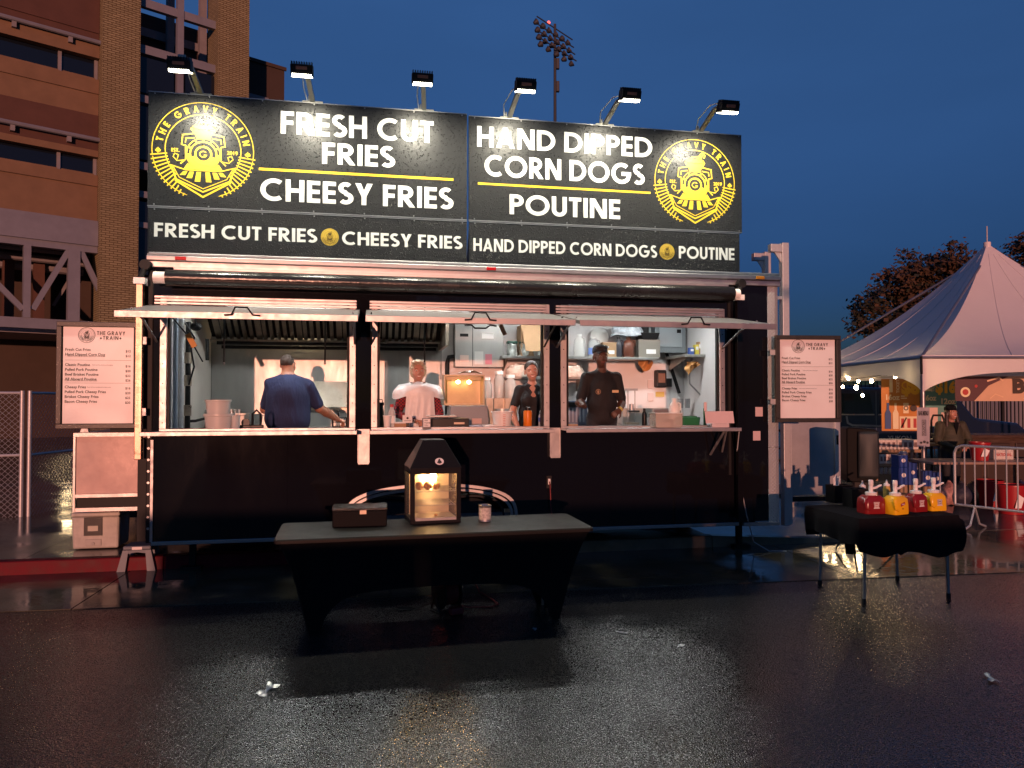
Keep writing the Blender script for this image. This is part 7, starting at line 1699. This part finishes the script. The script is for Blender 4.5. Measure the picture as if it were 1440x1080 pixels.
# ------------------------------------------------------------ posters and banner
def hang(name, label, x0, x1, y0, y1, Y, base, cat='poster'):
    a = PY(x0, y1, Y); c = PY(x1, y0, Y); t = thing(name, label, cat, a, 0); W_, H_ = c.x - a.x, c.z - a.z
    MB().grid(lambda i, j: (i * W_, .006 * math.sin(i * 8 + j * 3), j * H_), 10, 10).build('sheet', base, t, smooth=True); return t, W_, H_
POR = mat('poster_orange', (.52, .22, .05), .5, var=.12, vscale=2); PTE = mat('poster_teal', (.10, .26, .25), .5, var=.15, vscale=2)
CREAM = mat('print_cream', (.74, .66, .46), .5); GOLDP = mat('print_gold', (.70, .42, .04), .5); PBLU = mat('print_blue', (.04, .09, .26), .5); PRED = mat('print_red', (.42, .05, .05), .5); PDK = mat('print_dark', (.05, .035, .03), .5)
def bott(f, x, z, w, h): f.poly([(x - w, z), (x + w, z), (x + w, z + h * .6), (x + w * .4, z + h * .74), (x + w * .4, z + h), (x - w * .4, z + h), (x - w * .4, z + h * .74), (x - w, z + h * .6)])
t, W_, H_ = hang('poster', 'orange drinks poster reading 1 TICKET $8 16oz hanging under the tent', 1240, 1293, 533, 606, 16.6, POR); y = -.012
bfont('1', W_ * .14, H_ * .76, H_ * .22, y, 'print', CREAM, t, bold=.05); bfont('$8', W_ * .52, H_ * .72, H_ * .23, y, 'print', GOLDP, t, bold=.06); bfont('TICKET', W_ * .46, H_ * .73, H_ * .055, y, 'print', CREAM, t, bold=.03, rot=R(90)); bfont('16oz', W_ * .08, H_ * .60, H_ * .10, y, 'print', CREAM, t, bold=.04); f = Flat(y); f.poly([(W_ * .5, H_ * .62), (W_ * .66, H_ * .62), (W_ * .66, H_ * .64), (W_ * .5, H_ * .64)]); f.build('print', CREAM, t); f = Flat(y); f.poly([(W_ * .5, H_ * .66), (W_ * .66, H_ * .66), (W_ * .66, H_ * .68), (W_ * .5, H_ * .68)]); f.build('print', CREAM, t)
f = Flat(y); bott(f, W_ * .16, H_ * .04, W_ * .08, H_ * .50); f.build('print', PBLU, t)
f = Flat(y); bott(f, W_ * .36, H_ * .04, W_ * .075, H_ * .50); f.poly([(W_ * .46, .03), (W_ * .97, .03), (W_ * .97, H_ * .28), (W_ * .46, H_ * .28)]); f.poly([(W_ * .56, H_ * .34), (W_ * .70, H_ * .34), (W_ * .70, H_ * .54), (W_ * .56, H_ * .54)]); f.build('print', CREAM, t)
f = Flat(y - .003); f.ring(W_ * .63, H_ * .44, W_ * .05, .02, 16); f.build('print', PDK, t); f = Flat(y - .003); f.disc(W_ * .83, H_ * .44, W_ * .09, 18); f.build('print', PDK, t); f = Flat(y - .003); f.strip([(W_ * .5, H_ * .06), (W_ * .64, H_ * .26)], .035); f.build('print', PDK, t)
f = Flat(y - .003)
for k in range(3): f.poly([(W_ * (.50 + k * .16), H_ * .06), (W_ * (.58 + k * .16), H_ * .06), (W_ * (.58 + k * .16), H_ * .24), (W_ * (.50 + k * .16), H_ * .24)])
f.build('print', PRED, t)
t, W_, H_ = hang('poster', 'teal drinks poster reading 2 TICKET $16 with 16oz and 12oz under the tent', 1296, 1345, 533, 600, 16.5, PTE)
bfont('2', W_ * .08, H_ * .76, H_ * .22, y, 'print', CREAM, t, bold=.05); bfont('$16', W_ * .40, H_ * .72, H_ * .22, y, 'print', GOLDP, t, bold=.06, width=W_ * .58); bfont('TICKET', W_ * .36, H_ * .73, H_ * .055, y, 'print', CREAM, t, bold=.03, rot=R(90)); bfont('16oz', W_ * .02, H_ * .55, H_ * .11, y, 'print', CREAM, t, bold=.04, width=W_ * .40); bfont('12oz', W_ * .52, H_ * .48, H_ * .11, y, 'print', CREAM, t, bold=.04, width=W_ * .44)
f = Flat(y); f.poly([(W_ * .04, .02), (W_ * .45, .02), (W_ * .45, H_ * .40), (W_ * .04, H_ * .40)]); f.build('print', mat('print_rose', (.62, .46, .42), .5), t); f = Flat(y); f.poly([(W_ * .55, .02), (W_ * .78, .02), (W_ * .78, H_ * .30), (W_ * .55, H_ * .30)]); f.build('print', mat('print_rose', (.62, .46, .42), .5), t)
BAN = mat('banner_cream', (.62, .42, .30), .4, var=.1, vscale=1.5)
t, W_, H_ = hang('banner', 'wide cream banner with a dark corner, round badge and black capital B', 1343, 1530, 529, 564, 14.2, BAN, 'banner'); y = -.012
f = Flat(y); f.poly([(0, 0), (W_ * .14, 0), (W_ * .25, H_ * .62), (W_ * .40, H_ * .99), (0, H_ * .99)]); f.build('print', mat('banner_dark', (.09, .04, .05), .5), t)
f = Flat(y - .003); f.disc(W_ * .075, H_ * .36, H_ * .20, 24); f.build('print', CREAM, t); f = Flat(y - .006); f.disc(W_ * .075, H_ * .36, H_ * .12, 20); f.build('print', PRED, t); f = Flat(y - .006); f.disc(W_ * .155, H_ * .60, H_ * .07, 5); f.build('print', PRED, t)
f = Flat(y); f.text('BAR', W_ * .43, H_ * .30, H_ * .60, t=.24, width=W_ * .33); f.build('print', PDK, t)
f = Flat(y); f.strip([(W_ * .26, H_ * .10), (W_ * .30, H_ * .28), (W_ * .36, H_ * .16)], .02); f.strip([(W_ * .24, H_ * .8), (W_ * .33, H_ * .95), (W_ * .36, H_ * .80)], .03); f.build('print', mat('print_tan', (.74, .52, .36), .4), t)
# placard strapped to the front pole
t, W_, H_ = hang('placard', 'grey weathered placard strapped to the front tent pole reading BAR MENU', 1290, 1307, 573, 628, 12.42, mat('grey_placard', (.34, .32, .35), .6, var=.1, vscale=8), 'sign'); y = -.008
bfont('BAR MENU', W_ * .10, H_ * .80, H_ * .11, y, 'print', INK, t, bold=.03, width=W_ * .8); bfont('FOUNTAIN', W_ * .60, H_ * .30, H_ * .055, y, 'print', INK, t, bold=.02, rot=R(90), width=H_ * .36); f = Flat(y); f.strip([(W_ * .38, H_ * .28), (W_ * .68, H_ * .28), (W_ * .68, H_ * .68), (W_ * .38, H_ * .68)], .006, True); f.disc(W_ * .3, H_ * .10, .02, 10); f.disc(W_ * .55, H_ * .12, .026, 6); f.disc(W_ * .8, H_ * .10, .02, 10); f.build('print', INK, t)
# ------------------------------------------------------------ dark vehicle and iron fence behind the tent
VB = mat('dark_blue_paint', (.010, .016, .040), .15, coat=.6)
v0 = Vector((8.3, 19.6, .0)); ve = thing('parked_van', 'dark blue van parked behind the tent, mostly hidden', 'van', v0, R(-2))
prof = [(0, .45), (5.2, .45), (5.25, .9), (5.0, 1.12), (3.9, 1.25), (3.3, 2.02), (.25, 2.08), (.0, 1.9)]
MB().prism(prof, 'y', 0, 1.95).build('body', VB, ve, bevel=.07)
for x0_, x1_ in ((.28, 1.25), (1.40, 2.35), (2.5, 3.2)):
    w_ = MB().box(x0_, x1_, -.012, -.001, 1.36, 1.90, top=(.03, .10 if x1_ < 3 else .3, 0, 0)).build('window', DGLASS, ve); MB().box(x0_ - .02, x1_ + .02, -.016, -.001, 1.325, 1.357).build('sill', ALU, w_)
f = Flat(-.006); 
for xx in (1.32, 2.42): f.strip([(xx, .55), (xx, 1.95)], .012)
f.strip([(.55, 1.30), (.58, 1.12), (.70, 1.06), (2.3, 1.02)], .05); f.build('door_lines_and_highlight', mat('panel_highlight', (.10, .13, .20), .3), ve)  # door seams, plus a highlight painted along the body side
for xx in (1.5, 2.6): MB().box(xx, xx + .2, -.05, -.002, 1.12, 1.16).build('door_handle', ALU, ve, bevel=.01)
for cx_ in (.95, 4.25):
    w = thing('wheel', '', ''); w.parent = ve; w.location = (cx_, .1, .37)
    for k in ('label', 'category'): del w[k]
    o = MB().lathe([(.22, -.12), (.34, -.12), (.37, -.08), (.37, .08), (.34, .12), (.22, .12)], n=24).build('tyre', BLACKR, w, smooth=True); o.rotation_euler = (R(90), 0, 0)
    o = MB().lathe([(.02, .10), (.2, .07), (.225, .12)], n=20).build('rim', ALU, w, smooth=True); o.rotation_euler = (R(90), 0, 0)
bfont('YUKON', 1.62, .66, .12, -.006, 'badge_lettering', ALU, ve, bold=.03)
fe = thing('iron_fence', 'black iron picket fence behind the tent', 'fence', Vector((7.6, 23.0, 0)), 0)
for z in (.2, 2.05): MB().box(0, 13, -.02, .02, z, z + .05).build('rail', BLACKM, fe)
for k in range(6): MB().box(k * 2.55 - .04, k * 2.55 + .04, -.04, .04, 0, 2.4).build('post', BLACKM, fe)
m = MB()
for k in range(104): m.box(k * .125 - .011, k * .125 + .011, -.045, -.0205, .02, 2.3)
kind(m.build('pickets', BLACKM, fe), 'stuff')
wt = thing('white_trailer', 'white box trailer with red lettering behind the iron fence', 'trailer', Vector((14.6, 24.2, 0)), 0)
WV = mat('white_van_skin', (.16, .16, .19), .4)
MB().box(0, 7, 0, 2.4, .5, 2.35).build('body', WV, wt, bevel=.05); bfont('SPEC', 2.7, 1.2, .55, -.01, 'lettering', PRED, wt, bold=.05); MB().box(.0, 7, -.02, -.001, .5, .58).build('trim', ALU, wt)
for x in (1.6, 2.5): 
    o = MB().lathe([(.2, -.1), (.33, -.1), (.35, 0), (.33, .1), (.2, .1)], n=18).build('wheel', BLACKR, wt, smooth=True); o.rotation_euler = (R(90), 0, 0); o.location = (x, .1, .35)
wt2 = thing('white_trailer', 'pale box trailer behind the iron fence, seen between the posters', 'trailer', Vector((10.2, 26.0, 0)), 0)
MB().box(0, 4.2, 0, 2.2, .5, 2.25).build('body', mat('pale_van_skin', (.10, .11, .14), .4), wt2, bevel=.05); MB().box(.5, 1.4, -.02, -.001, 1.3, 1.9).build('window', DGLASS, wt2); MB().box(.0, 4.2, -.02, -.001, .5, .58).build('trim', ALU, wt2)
# ------------------------------------------------------------ bar: counter, tables, cases, tubs
WOODD = mat('dark_bar_wood', (.055, .028, .016), .35, var=.3, vscale=6, stretch=(1, 6, 6), rvar=.1)
p0 = PY(1330, 612, 13.2); bar = thing('bar_counter', 'dark wooden bar counter beside the woman in the green coat', 'bar', Vector((p0.x, 13.2, .02)), R(-1))
MB().box(0, 3.2, -.25, .55, 1.04, 1.10).build('top', WOODD, bar, bevel=.012); MB().box(.1, 3.1, -.10, .45, .0, 1.039).build('front', WOODD, bar)
for k in range(6): MB().box(.15 + k * .5, .55 + k * .5, -.125, -.1005, .12, .95).build('panel', mat('bar_panel', (.035, .018, .012), .4), bar, bevel=.01)
TBL = mat('table_laminate', (.30, .20, .15), .4, var=.12)
def ftable(x0, y0, L_, W_, label, rz=0.0, h=.74):
    t = thing('folding_table', label, 'table', Vector((x0, y0, .02)), rz, 'folding tables at the bar')
    MB().box(0, L_, 0, W_, h - .04, h).build('top', TBL, t, bevel=.008)
    for x in (.15, L_ - .15):
        for y in (.08, W_ - .08): MB().tube([(x, y, 0), (x, y, h - .04)], .014, 8).build('leg', GALV, t, smooth=True)
        MB().tube([(x, .08, .2), (x, W_ - .08, .2)], .010, 6).build('brace', GALV, t)
    return t
pA = PY(1297, 640, 11.9); ftable(pA.x, 11.6, 2.44, .75, 'folding table with a red tub behind the steel barricade')
pB = PY(1286, 630, 13.4); tB = ftable(pB.x - .3, 13.3, 2.0, .7, 'folding table holding small cartons behind the placard', h=.92)
# cases of cans: a stack of printed cartons on shelves
PRN = mat('printed_carton', (.58, .52, .46), .6, var=.35, vscale=38); CBD = mat('case_tray', (.30, .19, .11), .7, var=.1)
CANM = mat('can_print', (.55, .50, .48), .3, .4, var=.4, vscale=50)
lvl = [(1231, 1292, 617, 632), (1231, 1275, 637, 652), (1232, 1292, 656, 672), (1233, 1275, 682, 696)]
words = ['top', 'second', 'third', 'lowest']
for k, (x0, x1, y0, y1) in enumerate(lvl):
    Y = 12.9; a = PY(x0, y1, Y); c = PY(x1, y0, Y)
    n_ = 2 if k < 2 else 1
    for j in range(n_):
        wd = (c.x - a.x) / n_
        t = thing('case_of_cans', ('printed carton of cans on the %s shelf level, %s' % (words[k], ['left one', 'right one'][j])) if n_ == 2 else 'open tray of cans on the %s shelf level' % words[k], 'case', Vector((a.x + wd * j, Y, a.z)), 0, 'cases of cans stacked left of the tent pole')
        H_ = c.z - a.z - .02
        if n_ == 2:
            MB().box(.005, wd - .005, 0, .40, .0, H_).build('carton', PRN, t, bevel=.004); f = Flat(-.001)
            for q in range(4): f.poly([(wd * (.08 + .23 * q), H_ * .25), (wd * (.24 + .23 * q), H_ * .25), (wd * (.22 + .23 * q), H_ * .75), (wd * (.10 + .23 * q), H_ * .75)])
            f.build('print', mat('carton_ink', (.16, .10, .10), .6), t)
        else:
            MB().box(0, wd, 0, .40, 0, .06).build('tray', CBD, t)
            for q in range(10): MB().lathe([(.027, .062), (.031, .07), (.031, H_ - .01), (.025, H_)], (.035 + q * (wd - .07) / 9, .035, 0), n=12).build('can', CANM, t, smooth=True)
    MB_ = MB().box(a.x - .04, c.x + .06, Y - .03, Y + .45, a.z - .05, a.z - .002)
    if k == 0: rackm = []
    rackm.append(MB_)
rk = thing('rack_shelf', 'cardboard-covered rack holding the cases of cans', 'rack', Vector((0, 0, 0)), 0)
for mm in rackm: mm.build('shelf', CBD, rk)
a = PY(1231, 632, 12.9); c = PY(1292, 632, 12.9)
for x in (a.x - .07, c.x + .09):
    for y in (12.9, 13.3): MB().tube([(x, y, .02), (x, y, a.z)], .02, 8).build('upright', GALV, rk)
BLUEC = mat('blue_carton', (.05, .10, .35), .5); BLUE2 = mat('blue_can_pack', (.012, .05, .26), .35, var=.25, vscale=20)
for k, (x0, x1, y0, y1, lb) in enumerate(((1264, 1278, 657, 682, 'blue can pack at the bottom of the pile beside the tent pole'), (1264, 1277, 640, 657, 'blue can pack on top of the pile beside the tent pole'), (1278, 1290, 650, 682, 'blue can pack squeezed behind the tent pole'), (1298, 1312, 662, 684, 'blue can pack right of the tent pole'), (1312, 1324, 664, 684, 'blue can pack under the folding table'))):
    Y = 12.2; a = PY(x0, y1, Y); c = PY(x1, y0, Y); t = thing('can_pack', lb, 'can pack', Vector((a.x, Y, a.z)), 0, 'blue can packs')
    W_, H_ = c.x - a.x, c.z - a.z
    MB().box(.002, W_ - .002, 0, .25, .0, H_ - .002).build('carton', BLUE2, t, bevel=.006); f = Flat(-.001); f.disc(W_ / 2, H_ * .55, W_ * .22, 14); f.build('print', WHITEP, t)
    if a.z > .1 and k in (0, 2, 3, 4): MB().box(.01, W_ - .01, .01, .24, .02 - a.z, -.002).build('plinth', CBD, t)
t = thing('steel_pail', 'shiny lid on top of the blue can packs', 'lid', PY(1270, 640, 12.3) + Vector((0, 0, .003)), 0); MB().lathe([(.07, 0), (.075, .02), (.05, .06), (.03, .065)], n=18).build('lid', ALU, t, smooth=True)
# small goods on the tables
SM = [(1308, 626, 13.4, .10, .09, PRN, 'small printed carton behind the placard'), (1322, 625, 13.4, .09, .12, mat('rose_goods', (.55, .20, .14), .5), 'small reddish carton on the rear folding table'), (1331, 627, 13.35, .07, .10, PRN, 'small printed carton before the woman in the green coat')]
for x, y_, Y, w, h, mt, lb in SM:
    q = PY(x, y_, Y); t = thing('small_carton', lb, 'box', Vector((q.x, Y, .02 + .921)), R(8)); MB().box(-w, w, -.06, .06, 0, h).build('carton', mt, t, bevel=.004); MB().box(-w * .7, w * .7, -.062, -.0605, h * .3, h * .7).build('print', PDK, t)
REDT = mat('red_tub', (.34, .015, .02), .35)
def tub(px_, py, Y, r, h, label, z):
    q = PY(px_, py, Y); t = thing('red_tub', label, 'tub', Vector((q.x, Y, z)), 0, 'red tubs at the bar')
    MB().lathe([(r * .8, 0), (r, h), (r * 1.06, h), (r * 1.06, h + .02), (r * .96, h + .02), (r * .78, .01)], n=24).build('tub', REDT, t, smooth=True); f = Flat(-r * .96); f.poly([(-.07, h * .25), (.02, h * .25), (.07, h * .6), (-.02, h * .75)]); f.build('print', WHITEP, t)
tub(1378, 650, 11.95, .15, .27, 'red tub on the folding table behind the barricade', .763); tub(1422, 720, 11.2, .20, .42, 'red tub on the ground behind the barricade', .02); tub(1392, 700, 12.0, .19, .40, 'darker red tub under the folding table', .02)
t = thing('box_sign', 'small pale printed box lettered NATIONAL on the folding table', 'box', Vector((PY(1408, 640, 12.1).x, 12.1, .763)), 0); MB().box(-.16, .16, -.06, .06, 0, .16).build('box', PRN, t, bevel=.004); bfont('NATIONAL', -.13, .06, .045, -.061, 'print', PRED, t, bold=.04, width=.26)
# bags and clutter on the ground under the folding table
BG = [(1352, 700, 12.0, mat('dark_bag', (.03, .03, .05), .6, bump=.03, bscale=9), 'dark bag on the ground behind the barricade, left'), (1372, 690, 12.2, mat('tan_bag', (.30, .17, .12), .6, bump=.03, bscale=9), 'tan bag behind the barricade'), (1335, 690, 12.1, mat('rose_bag', (.42, .22, .20), .6, var=.5, vscale=12, bump=.03, bscale=9), 'pinkish bag of ice behind the barricade'), (1436, 690, 12.2, mat('navy_bag', (.02, .025, .08), .6, bump=.03, bscale=9), 'navy bag at the right edge behind the barricade')]
for px_, py, Y, mt, lb in BG:
    q = PY(px_, py, Y); t = thing('bag', lb, 'bag', Vector((q.x, Y, .02)), px_ * .37)
    MB().grid(lambda a, b: (.20 * math.cos(2 * math.pi * a) * math.sin(math.pi * (.12 + .8 * b)) * (1 + .1 * math.sin(a * 19 + b * 5)), .18 * math.sin(2 * math.pi * a) * math.sin(math.pi * (.12 + .8 * b)), .36 * b + .02 * math.sin(a * 13)), 24, 10, wrap=True).build('bag', mt, t, smooth=True); MB().tube([(0, 0, .34), (.02, 0, .40)], [.05, .02], 8).build('tie', mt, t)
# steel crowd barricade
A_, B_ = Vector((6.02, 10.08, .018)), Vector((7.05, 8.45, .018)); d_ = B_ - A_; L_ = d_.length
bc = thing('crowd_barricade', 'galvanised steel crowd barricade at the right edge', 'barricade', A_, math.atan2(d_.y, d_.x))
zt_, zb_ = 1.10, .30
MB().tube([(0, 0, zb_), (0, 0, zt_ - .10), (.03, 0, zt_ - .03), (.10, 0, zt_), (L_ - .10, 0, zt_), (L_ - .03, 0, zt_ - .03), (L_, 0, zt_ - .1), (L_, 0, zb_)], .019, 10).build('frame', GALV, bc, smooth=True)
MB().tube([(0, 0, zb_), (L_, 0, zb_)], .017, 8).build('bottom_rail', GALV, bc, smooth=True)
for k in range(1, 15): MB().tube([(L_ * k / 15, 0, zb_), (L_ * k / 15, 0, zt_ - .005)], .0095, 8).build('bar', GALV, bc, smooth=True)
for x in (.25, L_ - .25): MB().tube([(x, -.28, .012), (x, -.12, .06), (x, 0, zb_), (x, .12, .06), (x, .28, .012)], .014, 8).build('foot', GALV, bc, smooth=True)
# woman at the bar
q = PY(1337, 600, 12.95); p = thing('person', 'woman with long dark hair, dark knit hat and green coat at the bar', 'person', Vector((q.x, 12.95, .02)), R(4))
bp_, J = body(1.56, .50, .07, 1, neck=.05); hc = J['hc']; hp, pt, X = head_prims(hc, .98, 0, smile=True, yaw=.15); sw, shz = J['sw'], J['shz']
ap = arm_prims((-sw, .0, shz), (-sw - .09, -.05, shz - .27), (-.10, -.24, shz - .38), (.8, -.6, -.1), (0, 0, 1), .9, 1, 1.35, .92, .6, 1, True) + arm_prims((sw, .0, shz), (sw + .09, -.05, shz - .27), (.12, -.24, shz - .38), (-.8, -.6, -.1), (0, 0, 1), .9, 1, 1.35, .92, .6, -1, True)
COAT = mat('olive_coat', (.045, .042, .024), .7, var=.25, bump=.01, bscale=8)
sdf_mesh('body', bp_ + hp + ap, .011, [_mc['skin_fair'], COAT, PANTS, mat('brow_dark', (.04, .025, .02), .8), EYEW, EYED, LIP, TEETH, SHOES], p, pt, extra=(shz + .08, .007))
HD = mat('dark_hair', (.035, .02, .014), .45, var=.3, vscale=60); C_ = lambda dx, dy, dz: (hc[0] + dx, hc[1] + dy, hc[2] + dz)
sdf_mesh('hair', [('el', C_(0, .025, .02), (.094, .10, .10), {'m': 0}), ('rc', C_(-.085, .0, .0), C_(-.11, -.04, -.26), .032, .035, {'m': 0, 'k': .03}), ('rc', C_(.085, .0, .0), C_(.11, -.04, -.26), .032, .035, {'m': 0, 'k': .03}), ('el', C_(0, -.09, -.025), (.060, .062, .10), {'sub': True, 'k': .012})], .007, [HD], p, noise=curls(.002, 150))
o = MB().lathe([(.098, 0), (.102, .03), (.096, .07), (.06, .105), (.001, .115)], n=22, sx=.92, sy=1.06).build('knit_hat', BLACKC, p, smooth=True); o.location = C_(0, .015, .035); o.rotation_euler = (R(-8), 0, 0)
MB().prism([(-.05, shz + .05), (.05, shz + .05), (.0, shz - .16)], 'y', -.155, -.14).build('shirt_front', BLACKC, p)
t = thing('hand_truck', 'black tubular hand truck frame left of the woman at the bar', 'hand truck', Vector((PY(1319, 620, 13.9).x, 13.9, .02)), 0)
w_ = 12 / CAM_F * 13.9 * .75; ht = PY(1319, 584, 13.9).z - .02
MB().tube([(-w_, 0, .05), (-w_, 0, ht - .10), (-w_ * .7, 0, ht), (w_ * .7, 0, ht), (w_, 0, ht - .10), (w_, 0, .05)], .02, 8).build('frame', BLACKM, t, smooth=True); MB().box(-w_, w_, -.25, 0, .0, .02).build('plate', BLACKM, t)
# ------------------------------------------------------------ trees behind the tent
LEAFA = mat('autumn_leaf', (.085, .048, .024), .7, var=.4, vscale=1.2); LEAFB = mat('dark_leaf', (.030, .032, .018), .7, var=.4, vscale=1.2); BARK = mat('bark', (.06, .045, .035), .9, var=.3)
def tree(label, base, blobs, n, seed, leaf=.15):
    rr = random.Random(seed); t = thing('tree', label, 'tree', base, 0, 'autumn trees behind the tent')
    hs = min(b[2] for b in blobs)
    MB().tube([(0, 0, 0), (.05, 0, hs * .5), (0, .1, hs * .9)], [.30, .22, .16], 10).build('trunk', BARK, t, smooth=True)
    for b in blobs: MB().tube([(0, .1, hs * .7), (b[0] * .5, b[1] * .5, (hs * .7 + b[2]) / 2), (b[0], b[1], b[2] + b[5] * .3)], [.11, .06, .02], 6).build('limb', BARK, t, smooth=True)
    m = MB(); tw = MB(); tot = sum(b[3] * b[4] * b[5] for b in blobs)
    for b in blobs:
        k = int(n * b[3] * b[4] * b[5] / tot)
        cl_ = []
        for _ in range(max(8, k // 34)):
            while True:
                v = Vector((rr.uniform(-1, 1), rr.uniform(-1, 1), rr.uniform(-1, 1)))
                if .25 < v.length < 1: break
            v *= (.62 + .60 * rr.random() ** 2); cl_.append(Vector((b[0] + v.x * b[3], b[1] + v.y * b[4], b[2] + v.z * b[5])))
        for c_ in cl_: tw.tube([(b[0] + (c_.x - b[0]) * .3, b[1] + (c_.y - b[1]) * .3, b[2] + (c_.z - b[2]) * .3), tuple(c_)], [.02, .006], 4, cap=False)
        for _ in range(k):
            c_ = rr.choice(cl_); q = c_ + Vector((rr.gauss(0, .17), rr.gauss(0, .17), rr.gauss(0, .12))); s = leaf * rr.uniform(.4, 1.5)
            u = Vector((rr.gauss(0, 1), rr.gauss(0, 1), rr.gauss(0, .6))).normalized(); w = u.orthogonal().normalized() * s * .45; u = u * s
            m.add([q - u * .5, q + w, q + u * .5, q - w], [(0, 1, 2, 3)], 0 if rr.random() < (.80 if b[6] else .25) else 1)
    kind(tw.build('twigs', BARK, t, recalc=False), 'stuff'); m.build('crown', [LEAFA, LEAFB], t, recalc=False)
def B(px_, py, rx, rz_, Y, base, au=1, ry=None): q = PY(px_, py, Y); return (q.x - base.x, q.y - base.y, q.z, rx * Y / CAM_F, (ry or rx) * Y / CAM_F, rz_ * Y / CAM_F, au)
b1 = PY(1275, 560, 26); b1.z = 0
tree('autumn tree with brown and green leaves left behind the tent', b1, [B(1215, 455, 24, 24, 26, b1, 0), B(1232, 425, 34, 30, 26, b1, 0), B(1262, 400, 36, 30, 26, b1), B(1300, 385, 40, 34, 26, b1), B(1335, 375, 40, 30, 26, b1), B(1245, 455, 40, 25, 26, b1, 0), B(1290, 430, 50, 35, 26, b1), B(1350, 410, 50, 40, 26, b1), B(1225, 510, 35, 30, 26, b1, 0)], 11500, 4)
b2 = PY(1450, 560, 29); b2.z = 0
tree('russet tree rising behind the right side of the tent peak', b2, [B(1425, 372, 30, 26, 29, b2), B(1445, 350, 30, 26, 29, b2), B(1470, 360, 50, 40, 29, b2), B(1410, 400, 30, 22, 29, b2), B(1480, 410, 60, 40, 29, b2)], 6500, 9)
